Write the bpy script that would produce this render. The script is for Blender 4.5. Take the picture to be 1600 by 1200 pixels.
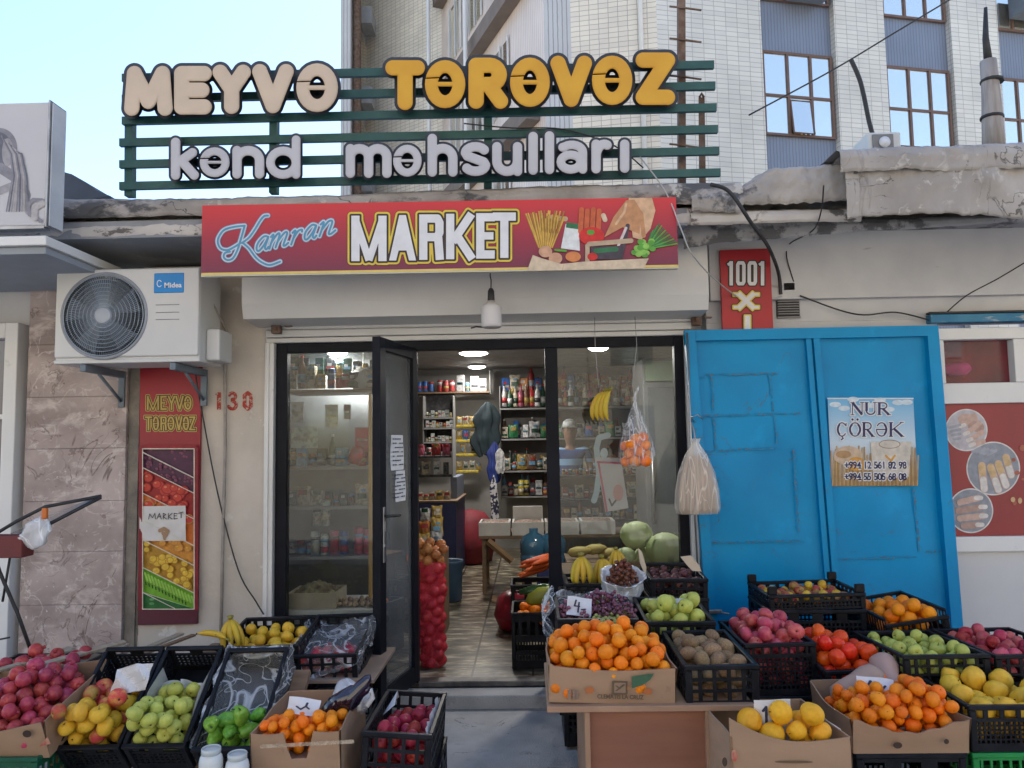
import bpy, bmesh, math, random
import numpy as np
from mathutils import Vector, Matrix, Euler
from mathutils.geometry import tessellate_polygon
R=math.radians; PI=math.pi
random.seed(7); rs=np.random.RandomState(7)
for o in list(bpy.data.objects): bpy.data.objects.remove(o)
S=bpy.context.scene; COL=S.collection
# ---------------------------------------------------------------- camera
F=1180.0                      # focal length in pixels of a 1600 px wide frame
CAML=Vector((0,-4.85,1.58))
CAMR=Matrix.Rotation(R(1.2),3,'Z')@Matrix.Rotation(R(90+4.6),3,'X')@Matrix.Rotation(R(-0.95),3,'Z')
cd=bpy.data.cameras.new('camera'); cam=bpy.data.objects.new('camera',cd); COL.objects.link(cam)
cd.sensor_width=36; cd.lens=36*F/1600; cd.clip_end=600; cd.clip_start=.05
cam.matrix_world=Matrix.Translation(CAML)@CAMR.to_4x4(); S.camera=cam
# ---------------------------------------------------------------- sky, sun, exposure
SUN_EL,SUN_AZ=60,20
w=bpy.data.worlds.new('World'); S.world=w; w.use_nodes=True
nt=w.node_tree; sk=nt.nodes.new('ShaderNodeTexSky'); sk.sky_type='NISHITA'; sk.sun_disc=False
sk.sun_elevation=R(SUN_EL); sk.sun_rotation=R(SUN_AZ); sk.air_density=1.0; sk.dust_density=.6; sk.ozone_density=1.2
nt.links.new(sk.outputs[0],nt.nodes['Background'].inputs[0]); nt.nodes['Background'].inputs[1].default_value=.11
sl=bpy.data.lights.new('sun','SUN'); sl.energy=4.6; sl.angle=R(.5); sl.color=(1,.93,.82)
so=bpy.data.objects.new('sun',sl); COL.objects.link(so)
sd=Vector((math.sin(R(SUN_AZ))*math.cos(R(SUN_EL)),math.cos(R(SUN_AZ))*math.cos(R(SUN_EL)),math.sin(R(SUN_EL))))
so.rotation_euler=sd.to_track_quat('Z','Y').to_euler()
S.view_settings.view_transform='Standard'; S.view_settings.look='None'; S.view_settings.gamma=1
S.view_settings.exposure=1.65
S.render.engine='CYCLES'; S.cycles.use_denoising=True; S.cycles.max_bounces=7; S.cycles.transparent_max_bounces=12
S.cycles.caustics_reflective=False; S.cycles.caustics_refractive=False; S.cycles.sample_clamp_indirect=4
# ---------------------------------------------------------------- helpers
def P(px,py,Y):               # pixel of the 1600x1200 frame -> point on the plane y=Y
    d=CAMR@Vector(((px-800)/F,-(py-600)/F,-1)); t=(Y-CAML.y)/d.y
    return CAML+d*t
def PZ(px,py,z):              # pixel -> point on the plane z
    d=CAMR@Vector(((px-800)/F,-(py-600)/F,-1)); t=(z-CAML.z)/d.z
    return CAML+d*t
def D2Y(D): return D-4.85
MATS={}
def mk(name,c1,c2=None,scale=6,detail=5,rough=.6,bump=0,bscale=40,metal=0,rnd=0,spec=.4,st=(.35,.65),coat=0,sx=(1,1,1),hue=0,trans=0,sss=0):
    if name in MATS: return MATS[name]
    m=bpy.data.materials.new(name); m.use_nodes=True; n=m.node_tree.nodes; l=m.node_tree.links; b=n['Principled BSDF']
    b.inputs['Roughness'].default_value=rough; b.inputs['Metallic'].default_value=metal
    b.inputs['Specular IOR Level'].default_value=spec; b.inputs['Coat Weight'].default_value=coat
    b.inputs['Transmission Weight'].default_value=trans
    if sss: b.inputs['Subsurface Weight'].default_value=sss; b.inputs['Subsurface Radius'].default_value=(.01,.005,.003)
    if c2 is None: c2=tuple(x*.82 for x in c1)
    tc=n.new('ShaderNodeTexCoord'); mp=n.new('ShaderNodeMapping'); mp.inputs['Scale'].default_value=sx
    l.new(tc.outputs['Object'],mp.inputs[0])
    no=n.new('ShaderNodeTexNoise'); no.inputs['Scale'].default_value=scale; no.inputs['Detail'].default_value=detail
    cr=n.new('ShaderNodeValToRGB'); cr.color_ramp.elements[0].position=st[0]; cr.color_ramp.elements[1].position=st[1]
    cr.color_ramp.elements[0].color=(*c1,1); cr.color_ramp.elements[1].color=(*c2,1)
    if rnd or hue:
        oi=n.new('ShaderNodeObjectInfo'); va=n.new('ShaderNodeVectorMath'); va.operation='ADD'
        sc_=n.new('ShaderNodeVectorMath'); sc_.operation='SCALE'; sc_.inputs[0].default_value=(37,19,53); l.new(oi.outputs['Random'],sc_.inputs['Scale'])
        l.new(mp.outputs[0],va.inputs[0]); l.new(sc_.outputs[0],va.inputs[1]); l.new(va.outputs[0],no.inputs['Vector'])
        hs=n.new('ShaderNodeHueSaturation'); mr=n.new('ShaderNodeMapRange'); mr.inputs['To Min'].default_value=1-rnd; mr.inputs['To Max'].default_value=1+rnd*.6
        l.new(oi.outputs['Random'],mr.inputs['Value']); l.new(mr.outputs[0],hs.inputs['Value'])
        mh=n.new('ShaderNodeMapRange'); mh.inputs['To Min'].default_value=.5-hue; mh.inputs['To Max'].default_value=.5+hue
        fr=n.new('ShaderNodeMath'); fr.operation='MULTIPLY'; fr.inputs[1].default_value=7.3; f2=n.new('ShaderNodeMath'); f2.operation='FRACT'
        l.new(oi.outputs['Random'],fr.inputs[0]); l.new(fr.outputs[0],f2.inputs[0]); l.new(f2.outputs[0],mh.inputs['Value']); l.new(mh.outputs[0],hs.inputs['Hue'])
        l.new(no.outputs['Fac'],cr.inputs[0]); l.new(cr.outputs[0],hs.inputs['Color']); l.new(hs.outputs[0],b.inputs['Base Color'])
    else:
        l.new(mp.outputs[0],no.inputs['Vector']); l.new(no.outputs['Fac'],cr.inputs[0]); l.new(cr.outputs[0],b.inputs['Base Color'])
    if bump:
        n2=n.new('ShaderNodeTexNoise'); n2.inputs['Scale'].default_value=bscale; n2.inputs['Detail'].default_value=4
        l.new(mp.outputs[0],n2.inputs['Vector']); bp=n.new('ShaderNodeBump'); bp.inputs['Strength'].default_value=min(1,bump); bp.inputs['Distance'].default_value=.01
        l.new(n2.outputs['Fac'],bp.inputs['Height']); l.new(bp.outputs[0],b.inputs['Normal'])
    MATS[name]=m; return m
def add_layer(m,c,scale,lo,hi,detail=8,sx=(1,1,1),off=0,rough=None):   # stains / worn patches with a shape of their own
    n=m.node_tree.nodes; l=m.node_tree.links; b=n['Principled BSDF']; src=b.inputs['Base Color'].links[0].from_socket
    tc=n.new('ShaderNodeTexCoord'); mp=n.new('ShaderNodeMapping'); mp.inputs['Scale'].default_value=sx; mp.inputs['Location'].default_value=(off,off,off)
    no=n.new('ShaderNodeTexNoise'); no.inputs['Scale'].default_value=scale; no.inputs['Detail'].default_value=detail; no.inputs['Roughness'].default_value=.65
    l.new(tc.outputs['Object'],mp.inputs[0]); l.new(mp.outputs[0],no.inputs['Vector'])
    mr=n.new('ShaderNodeMapRange'); mr.inputs['From Min'].default_value=lo; mr.inputs['From Max'].default_value=hi
    l.new(no.outputs['Fac'],mr.inputs['Value'])
    mx=n.new('ShaderNodeMix'); mx.data_type='RGBA'; l.new(mr.outputs[0],mx.inputs['Factor']); l.new(src,mx.inputs['A']); mx.inputs['B'].default_value=(*c,1)
    l.new(mx.outputs['Result'],b.inputs['Base Color']); return m
def add_vein(m,c,scale,width,dist=1,sx=(1,1,1),off=0,amt=1,detail=6):   # thin wandering veins or cracks, broken up along their length
    n=m.node_tree.nodes; l=m.node_tree.links; b=n['Principled BSDF']; src=b.inputs['Base Color'].links[0].from_socket
    tc=n.new('ShaderNodeTexCoord'); mp=n.new('ShaderNodeMapping'); mp.inputs['Scale'].default_value=sx; mp.inputs['Location'].default_value=(off,off,off); mp.inputs['Rotation'].default_value=(0,.6,0); l.new(tc.outputs['Object'],mp.inputs[0])
    no=n.new('ShaderNodeTexNoise'); no.inputs['Scale'].default_value=scale; no.inputs['Detail'].default_value=detail; no.inputs['Distortion'].default_value=dist; l.new(mp.outputs[0],no.inputs['Vector'])
    sb=n.new('ShaderNodeMath'); sb.operation='SUBTRACT'; sb.inputs[1].default_value=.5; l.new(no.outputs['Fac'],sb.inputs[0]); ab=n.new('ShaderNodeMath'); ab.operation='ABSOLUTE'; l.new(sb.outputs[0],ab.inputs[0])
    mr=n.new('ShaderNodeMapRange'); mr.inputs['From Min'].default_value=0; mr.inputs['From Max'].default_value=width; mr.inputs['To Min'].default_value=amt; mr.inputs['To Max'].default_value=0; l.new(ab.outputs[0],mr.inputs['Value'])
    n2=n.new('ShaderNodeTexNoise'); n2.inputs['Scale'].default_value=scale*1.7; l.new(mp.outputs[0],n2.inputs['Vector']); m2=n.new('ShaderNodeMapRange'); m2.inputs['From Min'].default_value=.48; m2.inputs['From Max'].default_value=.58; l.new(n2.outputs['Fac'],m2.inputs['Value'])
    mu=n.new('ShaderNodeMath'); mu.operation='MULTIPLY'; l.new(mr.outputs[0],mu.inputs[0]); l.new(m2.outputs[0],mu.inputs[1])
    mx=n.new('ShaderNodeMix'); mx.data_type='RGBA'; l.new(mu.outputs[0],mx.inputs['Factor']); l.new(src,mx.inputs['A']); mx.inputs['B'].default_value=(*c,1); l.new(mx.outputs['Result'],b.inputs['Base Color']); return m
def flat(c,rough=.5):         # printed ink / plain paint
    k='ink_%d_%d_%d'%tuple(int(x*255) for x in c)
    return mk(k,c,tuple(x*.9 for x in c),scale=15,rough=rough,spec=.3)
def flatv(c):                 # photographic print: mottled ink
    k='print_%d_%d_%d'%tuple(int(x*255) for x in c)
    return add_layer(mk(k,tuple(min(1,x*1.12) for x in c),tuple(x*.78 for x in c),scale=26,detail=7,rough=.4,spec=.3,st=(.3,.7)),tuple(x*.62 for x in c),70,.62,.78)
def emis(name,c,s):
    m=bpy.data.materials.new(name); m.use_nodes=True; n=m.node_tree.nodes; l=m.node_tree.links
    e=n.new('ShaderNodeEmission'); e.inputs[0].default_value=(*c,1); e.inputs[1].default_value=s
    l.new(e.outputs[0],n['Material Output'].inputs[0]); return m
def film(name,tint=(.9,.93,.96),lo=.08,hi=.75,scale=9,gl=.25,sx=(1,1,1)):     # crinkled clear plastic
    m=bpy.data.materials.new(name); m.use_nodes=True; n=m.node_tree.nodes; l=m.node_tree.links
    tr=n.new('ShaderNodeBsdfTransparent'); pr=n['Principled BSDF']; pr.inputs['Base Color'].default_value=(*tint,1); pr.inputs['Roughness'].default_value=.25
    tc0=n.new('ShaderNodeTexCoord'); tc=n.new('ShaderNodeMapping'); tc.inputs['Scale'].default_value=sx; l.new(tc0.outputs['Object'],tc.inputs[0]); prev=None
    for k,(s_,w_) in enumerate(((scale,.030),(scale*1.8,.016))):      # creases : thin bright ridges where the film folds
        no=n.new('ShaderNodeTexNoise'); no.inputs['Scale'].default_value=s_; no.inputs['Detail'].default_value=1.2; no.inputs['Distortion'].default_value=.8; l.new(tc.outputs[0],no.inputs['Vector'])
        sb=n.new('ShaderNodeMath'); sb.operation='SUBTRACT'; sb.inputs[1].default_value=.5; l.new(no.outputs['Fac'],sb.inputs[0]); ab=n.new('ShaderNodeMath'); ab.operation='ABSOLUTE'; l.new(sb.outputs[0],ab.inputs[0])
        mr=n.new('ShaderNodeMapRange'); mr.inputs['From Min'].default_value=0; mr.inputs['From Max'].default_value=w_; mr.inputs['To Min'].default_value=hi; mr.inputs['To Max'].default_value=lo; l.new(ab.outputs[0],mr.inputs['Value'])
        if prev is not None: q=n.new('ShaderNodeMath'); q.operation='MAXIMUM'; l.new(prev.outputs[0],q.inputs[0]); l.new(mr.outputs[0],q.inputs[1]); mr=q
        prev=mr
    mx=n.new('ShaderNodeMixShader'); l.new(mr.outputs[0],mx.inputs[0]); l.new(tr.outputs[0],mx.inputs[1]); l.new(pr.outputs[0],mx.inputs[2])
    bp=n.new('ShaderNodeBump'); bp.inputs['Strength'].default_value=.8; bp.inputs['Distance'].default_value=.01; l.new(no.outputs['Fac'],bp.inputs['Height']); l.new(bp.outputs[0],pr.inputs['Normal'])
    l.new(mx.outputs[0],n['Material Output'].inputs[0]); return m
def glassm(name,refl=1.0,dust_glare=.03,tint=(.93,.96,.96)):
    m=bpy.data.materials.new(name); m.use_nodes=True; n=m.node_tree.nodes; l=m.node_tree.links
    tr=n.new('ShaderNodeBsdfTransparent'); tr.inputs[0].default_value=(*tint,1); g=n.new('ShaderNodeBsdfGlossy'); g.inputs['Roughness'].default_value=.015
    fr=n.new('ShaderNodeFresnel'); fr.inputs[0].default_value=1.5; mu=n.new('ShaderNodeMath'); mu.operation='MULTIPLY'; mu.inputs[1].default_value=refl; mu.use_clamp=True
    l.new(fr.outputs[0],mu.inputs[0]); mx=n.new('ShaderNodeMixShader'); l.new(mu.outputs[0],mx.inputs[0]); l.new(tr.outputs[0],mx.inputs[1]); l.new(g.outputs[0],mx.inputs[2])
    d=n.new('ShaderNodeBsdfDiffuse'); d.inputs[0].default_value=(.7,.7,.7,1); no=n.new('ShaderNodeTexNoise'); no.inputs['Scale'].default_value=3; no.inputs['Detail'].default_value=8
    tc=n.new('ShaderNodeTexCoord'); l.new(tc.outputs['Object'],no.inputs['Vector']); m3=n.new('ShaderNodeMath'); m3.operation='MULTIPLY'; m3.inputs[1].default_value=dust_glare*2; l.new(no.outputs['Fac'],m3.inputs[0])
    m2=n.new('ShaderNodeMixShader'); l.new(m3.outputs[0],m2.inputs[0]); l.new(mx.outputs[0],m2.inputs[1]); l.new(d.outputs[0],m2.inputs[2])
    l.new(m2.outputs[0],n['Material Output'].inputs[0]); return m

class MB:
    def __init__(s): s.v=[]; s.f=[]; s.m=[]; s.sm=[]
    def add(s,vs,fs,mi=0,smooth=False):
        b=len(s.v); s.v+= [tuple(v) for v in vs]; s.f+=[tuple(i+b for i in f) for f in fs]; s.m+=[mi]*len(fs); s.sm+=[smooth]*len(fs); return s
    def box(s,x0,x1,y0,y1,z0,z1,mi=0,M=None):
        vs=[Vector((x,y,z)) for z in (z0,z1) for y in (y0,y1) for x in (x0,x1)]
        if M is not None: vs=[M@v for v in vs]
        return s.add(vs,[(0,2,3,1),(4,5,7,6),(0,1,5,4),(2,6,7,3),(0,4,6,2),(1,3,7,5)],mi)
    def bbox(s,x0,x1,y0,y1,z0,z1,b=.004,mi=0,seg=2,M=None,smooth=True):
        bm=bmesh.new(); bmesh.ops.create_cube(bm,size=1)
        for v in bm.verts: v.co=Vector(((x0+x1)/2+v.co.x*(x1-x0),(y0+y1)/2+v.co.y*(y1-y0),(z0+z1)/2+v.co.z*(z1-z0)))
        bmesh.ops.bevel(bm,geom=bm.edges[:],offset=b,segments=seg,affect='EDGES',profile=.5)
        bm.verts.index_update(); vs=[(M@v.co if M is not None else v.co.copy()) for v in bm.verts]; fs=[[v.index for v in f.verts] for f in bm.faces]; bm.free()
        return s.add(vs,fs,mi)
    def tube(s,pts,r,n=8,mi=0,cap=True,smooth=True):
        pts=[Vector(p) for p in pts]; rr=r if isinstance(r,(list,tuple)) else [r]*len(pts); vs=[];fs=[]; up=None
        for i,p in enumerate(pts):
            t=(pts[min(i+1,len(pts)-1)]-pts[max(i-1,0)]).normalized()
            if up is None:
                up=Vector((0,0,1)) if abs(t.z)<.9 else Vector((1,0,0))
            a=t.cross(up).normalized(); bb=a.cross(t).normalized(); up=bb
            for k in range(n):
                th=2*PI*k/n; vs.append(p+(a*math.cos(th)+bb*math.sin(th))*rr[i])
        for i in range(len(pts)-1):
            for k in range(n): fs.append((i*n+k,i*n+(k+1)%n,(i+1)*n+(k+1)%n,(i+1)*n+k))
        s.add(vs,fs,mi,smooth)
        if cap:
            b=len(s.v)-len(vs); s.f+=[tuple(b+k for k in range(n))[::-1],tuple(b+(len(pts)-1)*n+k for k in range(n))]; s.m+=[mi]*2; s.sm+=[False]*2
        return s
    def lathe(s,prof,n=20,M=None,mi=0,lobe=None,smooth=True):   # prof: (r,z) list
        vs=[];fs=[]
        for j,(r,z) in enumerate(prof):
            for k in range(n):
                th=2*PI*k/n; q=r*(1+(lobe(th,j/(len(prof)-1)) if lobe else 0)); vs.append(Vector((q*math.cos(th),q*math.sin(th),z)))
        if M is not None: vs=[M@v for v in vs]
        for j in range(len(prof)-1):
            for k in range(n): fs.append((j*n+k,j*n+(k+1)%n,(j+1)*n+(k+1)%n,(j+1)*n+k))
        fs.append(tuple(range(n))[::-1]); fs.append(tuple((len(prof)-1)*n+k for k in range(n)))
        return s.add(vs,fs,mi,smooth)
    def quad(s,a,b,c,d,mi=0): return s.add([a,b,c,d],[(0,1,2,3)],mi)
    def grid(s,fn,nu,nv,mi=0,smooth=True):
        vs=[fn(i/nu,j/nv) for j in range(nv+1) for i in range(nu+1)]
        fs=[(j*(nu+1)+i,j*(nu+1)+i+1,(j+1)*(nu+1)+i+1,(j+1)*(nu+1)+i) for j in range(nv) for i in range(nu)]
        return s.add(vs,fs,mi,smooth)
    def mesh(s,name,mats):
        me=bpy.data.meshes.new(name); me.from_pydata([tuple(v) for v in s.v],[],s.f); 
        for m in (mats if isinstance(mats,(list,tuple)) else [mats]): me.materials.append(m)
        me.polygons.foreach_set('material_index',s.m); me.polygons.foreach_set('use_smooth',s.sm); me.update(); return me
    def obj(s,name,mats,parent=None):
        o=bpy.data.objects.new(name,s.mesh(name,mats)); COL.objects.link(o)
        if parent is not None: o.parent=parent
        return o
def tag(o,label=None,cat=None,group=None,kind=None):
    if label: o['label']=label
    if cat: o['category']=cat
    if group: o['group']=group
    if kind: o['kind']=kind
    return o
def thing(name,label,cat,loc=(0,0,0),group=None,M=None):
    o=bpy.data.objects.new(name,None); COL.objects.link(o); o.empty_display_size=.05
    if M is not None: o.matrix_world=M
    else: o.location=loc
    return tag(o,label,cat,group)
def copytree(o,parent=None):
    c=o.copy(); COL.objects.link(c)
    if parent is not None: c.parent=parent
    for ch in [x for x in bpy.data.objects if x.parent==o]: copytree(ch,c)
    return c
def wob(p,a,s,seed=0):
    x,y,z=p; return a*(math.sin(x*s+seed)+math.sin(y*s*1.3+seed*2.1)+math.sin(z*s*.9+seed*.7)+.6*math.sin((x+y-z)*s*2.3+seed))/3
# ---------------------------------------------------------------- signed distance lettering
def sdf(prims,sub,box,res):
    x0,y0,x1,y1=box; xs=np.arange(x0,x1+res,res); ys=np.arange(y0,y1+res,res); X,Y=np.meshgrid(xs,ys)
    def one(p):
        if p[0]=='s':      # round capped, tapered
            _,ax,ay,bx,by,r1,r2=p; dx,dy=bx-ax,by-ay; L=dx*dx+dy*dy+1e-9
            t=np.clip(((X-ax)*dx+(Y-ay)*dy)/L,0,1); return np.hypot(X-ax-t*dx,Y-ay-t*dy)-(r1+(r2-r1)*t)
        if p[0]=='b':      # butt-ended bar
            _,ax,ay,bx,by,hw=p; L=math.hypot(bx-ax,by-ay); ux,uy=(bx-ax)/L,(by-ay)/L
            u=(X-(ax+bx)/2)*ux+(Y-(ay+by)/2)*uy; v=-(X-(ax+bx)/2)*uy+(Y-(ay+by)/2)*ux
            qx=np.abs(u)-L/2; qy=np.abs(v)-hw
            return np.hypot(np.maximum(qx,0),np.maximum(qy,0))+np.minimum(np.maximum(qx,qy),0)
        if p[0]=='p':
            pts=p[1]; d=np.full(X.shape,1e9); ins=np.zeros(X.shape,bool); n=len(pts)
            for i in range(n):
                ax,ay=pts[i]; bx,by=pts[(i+1)%n]; dx,dy=bx-ax,by-ay; L=dx*dx+dy*dy+1e-12
                t=np.clip(((X-ax)*dx+(Y-ay)*dy)/L,0,1); d=np.minimum(d,np.hypot(X-ax-t*dx,Y-ay-t*dy))
                c=((ay>Y)!=(by>Y)); 
                if ay!=by: ins^= c&(X<(bx-ax)*(Y-ay)/(by-ay)+ax)
            return np.where(ins,-d,d)
        if p[0]=='e':
            _,cx,cy,rx,ry=p; k=np.hypot((X-cx)/rx,(Y-cy)/ry); return (k-1)*min(rx,ry)
    Fd=np.full(X.shape,1e9)
    for p in prims: Fd=np.minimum(Fd,one(p))
    for p in sub: Fd=np.maximum(Fd,-one(p))
    return Fd,xs,ys
def contours(Fd,xs,ys,level):
    A=Fd-level; A=np.where(A==0,1e-6,A); A[0,:]=A[-1,:]=1; A[:,0]=A[:,-1]=1; I=A<0
    seg={}
    h,w_=A.shape
    def ex(kind,i,j):
        if kind==0: t=A[i,j]/(A[i,j]-A[i,j+1]); return (xs[j]+t*(xs[j+1]-xs[j]),ys[i])
        t=A[i,j]/(A[i,j]-A[i+1,j]); return (xs[j],ys[i]+t*(ys[i+1]-ys[i]))
    c=I[:-1,:-1].astype(int)+I[:-1,1:]*2+I[1:,1:]*4+I[1:,:-1]*8
    ii,jj=np.nonzero((c>0)&(c<15))
    T={1:[(3,0)],2:[(0,1)],3:[(3,1)],4:[(1,2)],5:[(3,0),(1,2)],6:[(0,2)],7:[(3,2)],8:[(2,3)],9:[(2,0)],10:[(0,1),(2,3)],11:[(2,1)],12:[(1,3)],13:[(1,0)],14:[(0,3)]}
    for i,j in zip(ii,jj):
        E=[(0,i,j),(1,i,j+1),(0,i+1,j),(1,i,j)]
        for a,b in T[c[i,j]]: seg[E[a]]=E[b]
    loops=[]
    while seg:
        s0,_=next(iter(seg.items())); lp=[]; k=s0
        while k in seg: lp.append(ex(*k)); k=seg.pop(k)
        if len(lp)>3: loops.append(lp)
    out=[]
    res=xs[1]-xs[0]
    for lp in loops:
        n=len(lp); keep=[lp[0]]
        for i in range(1,n):
            a=keep[-1]; b=lp[i]; c_=lp[(i+1)%n]
            cr=abs((b[0]-a[0])*(c_[1]-a[1])-(b[1]-a[1])*(c_[0]-a[0])); L=math.hypot(c_[0]-a[0],c_[1]-a[1])+1e-9
            if cr/L>.06*res or math.hypot(b[0]-a[0],b[1]-a[1])>12*res: keep.append(b)
        if len(keep)>=3:
            ar=abs(sum(keep[i][0]*keep[(i+1)%len(keep)][1]-keep[(i+1)%len(keep)][0]*keep[i][1] for i in range(len(keep))))/2
            if ar>res*res*2: out.append(keep)
    return out
def fillmesh(Fd,xs,ys,level):     # filled marching squares, full cells merged into runs
    A=Fd-level; A=np.where(A==0,1e-6,A); A[0,:]=A[-1,:]=1; A[:,0]=A[:,-1]=1; I=A<0
    c=I[:-1,:-1].astype(int)+I[:-1,1:]*2+I[1:,1:]*4+I[1:,:-1]*8; V=[];Fc=[]
    full=(c==15)
    for i in range(c.shape[0]):
        d=np.diff(np.concatenate([[0],full[i].astype(int),[0]])); s=np.nonzero(d==1)[0]; e=np.nonzero(d==-1)[0]
        for a_,b_ in zip(s,e):
            k=len(V); V+=[(xs[a_],ys[i]),(xs[b_],ys[i]),(xs[b_],ys[i+1]),(xs[a_],ys[i+1])]; Fc.append((k,k+1,k+2,k+3))
    ii,jj=np.nonzero((c>0)&(c<15))
    for i,j in zip(ii,jj):
        q=[(i,j),(i,j+1),(i+1,j+1),(i+1,j)]; pts=[]
        for k in range(4):
            p,r_=q[k],q[(k+1)%4]
            if A[p]<0: pts.append((xs[p[1]],ys[p[0]]))
            if (A[p]<0)!=(A[r_]<0):
                t=A[p]/(A[p]-A[r_]); pts.append((xs[p[1]]+t*(xs[r_[1]]-xs[p[1]]),ys[p[0]]+t*(ys[r_[0]]-ys[p[0]])))
        if len(pts)>=3: k=len(V); V+=pts; Fc.append(tuple(range(k,k+len(pts))))
    return V,Fc
def plate(mb,G_,level,mapf,y0,y1=None,mi=0,bev=0,mis=None):
    mis=mi if mis is None else mis; Fd,xs,ys=G_
    V,Fc=fillmesh(Fd,xs,ys,level); mb.add([mapf(x,y,y0) for x,y in V],Fc,mi)
    if y1 is not None:
        for l_ in contours(Fd,xs,ys,level):
            n=len(l_); mb.add([mapf(x,y,y0) for x,y in l_]+[mapf(x,y,y1) for x,y in l_],[(i,(i+1)%n,n+(i+1)%n,n+i) for i in range(n)],mis,False)
        mb.add([mapf(x,y,y1) for x,y in V],Fc,mis)
def bbx(prims,pad):
    X=[];Y=[]
    for p in prims:
        if p[0]=='s': X+=[p[1]-p[5],p[3]-p[6],p[1]+p[5],p[3]+p[6]]; Y+=[p[2]-p[5],p[4]-p[6],p[2]+p[5],p[4]+p[6]]
        elif p[0]=='b': X+=[p[1]-p[5],p[3]-p[5],p[1]+p[5],p[3]+p[5]]; Y+=[p[2]-p[5],p[4]-p[5],p[2]+p[5],p[4]+p[5]]
        elif p[0]=='p': X+=[q[0] for q in p[1]]; Y+=[q[1] for q in p[1]]
        else: X+=[p[1]-p[3],p[1]+p[3]]; Y+=[p[2]-p[4],p[2]+p[4]]
    return (min(X)-pad,min(Y)-pad,max(X)+pad,max(Y)+pad)
def shape(mb,prims,mapf,y0,y1=None,mi=0,level=0,sub=(),res=.5,bev=0,mis=None):
    G_=sdf(prims,sub,bbx(prims,max(level,0)+res*3),res); plate(mb,G_,level,mapf,y0,y1,mi,bev,mis)
    if bev:
        for k,(lv,dy) in enumerate(((.45,.0022),(1.0,.0038),(1.7,.0048))): plate(mb,G_,level-lv*bev,mapf,y0-dy,y0,mi)
def poly(pts,r,r2=None,close=False):
    n=len(pts); q=list(range(n-1)); o=[]
    for i in q: o.append(('s',*pts[i],*pts[i+1],r,r))
    if close: o.append(('s',*pts[-1],*pts[0],r,r))
    return o
def bars(pts,hw,close=False): return [('b',*pts[i],*pts[i+1],hw) for i in range(len(pts)-1)]
def arc(cx,cy,rx,ry,a0,a1,n=16): return [(cx+rx*math.cos(R(a0+(a1-a0)*i/n)),cy+ry*math.sin(R(a0+(a1-a0)*i/n))) for i in range(n+1)]
# centre lines in a unit box, y down
def G(ch):
    A=arc
    return {'M':[[(0,1),(.08,0),(.5,.8),(.92,0),(1,1)]],'E':[[(1,0),(0,0),(0,1),(1,1)],[(0,.5),(.9,.5)]],'Y':[[(0,0),(.5,.5),(.5,1)],[(1,0),(.5,.5)]],
    'V':[[(0,0),(.5,1),(1,0)]],'T':[[(0,0),(1,0)],[(.5,0),(.5,1)]],'R':[[(0,1),(0,0),(.55,0)]+A(.55,.27,.4,.27,-90,90,10)+[(0,.54)],[(.5,.54),(1,1)]],
    'Z':[[(0,0),(1,0),(0,1),(1,1)]],'ə':[A(.5,.5,.5,.5,0,360,28),[(0,.5),(1,.5)]],
    'k':[[(0,0),(0,1)],[(.9,.32),(0,.68)],[(.3,.56),(1,1)]],'n':[[(0,0),(0,1)],[(0,.45)]+A(.5,.42,.5,.42,180,360,14)+[(1,1)]],
    'd':[[(1,0),(1,1)],A(.5,.66,.5,.34,0,360,24)],'m':[[(0,0),(0,1)],[(0,.4)]+A(.25,.35,.25,.35,180,360,10)+[(.5,1)],[(.5,.4)]+A(.75,.35,.25,.35,180,360,10)+[(1,1)]],
    'h':[[(0,0),(0,1)],[(0,.62)]+A(.5,.6,.5,.3,180,360,14)+[(1,1)]],'s':[A(.5,.25,.5,.25,-30,-180,8)+[(.1,.38),(.9,.62)]+A(.5,.75,.5,.25,0,150,8)],
    'u':[[(0,0)]+A(.5,.58,.5,.42,180,0,14)+[(1,0)],[(1,0),(1,1)]],'l':[[(.5,0),(.5,1)]],'ı':[[(.5,0),(.5,1)]],
    'a':[[(.08,.1)]+A(.5,.3,.5,.3,-130,0,8)+[(1,1)],A(.45,.7,.45,.3,0,360,20)],'r':[[(0,0),(0,1)],[(0,.5)]+A(.6,.5,.6,.5,180,290,10)]}[ch]
def strokes(ch,x0,y0,x1,y1,r):
    o=[]
    for pl in G(ch):
        pts=[(x0+r+(x1-x0-2*r)*x,y0+r+(y1-y0-2*r)*y) for x,y in pl]; o+=poly(pts,r*.3 if ch=='ə' and len(pl)==2 else r*(.84 if ch=='ə' else .92 if ch in 'ad' else 1))
    return o
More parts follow.
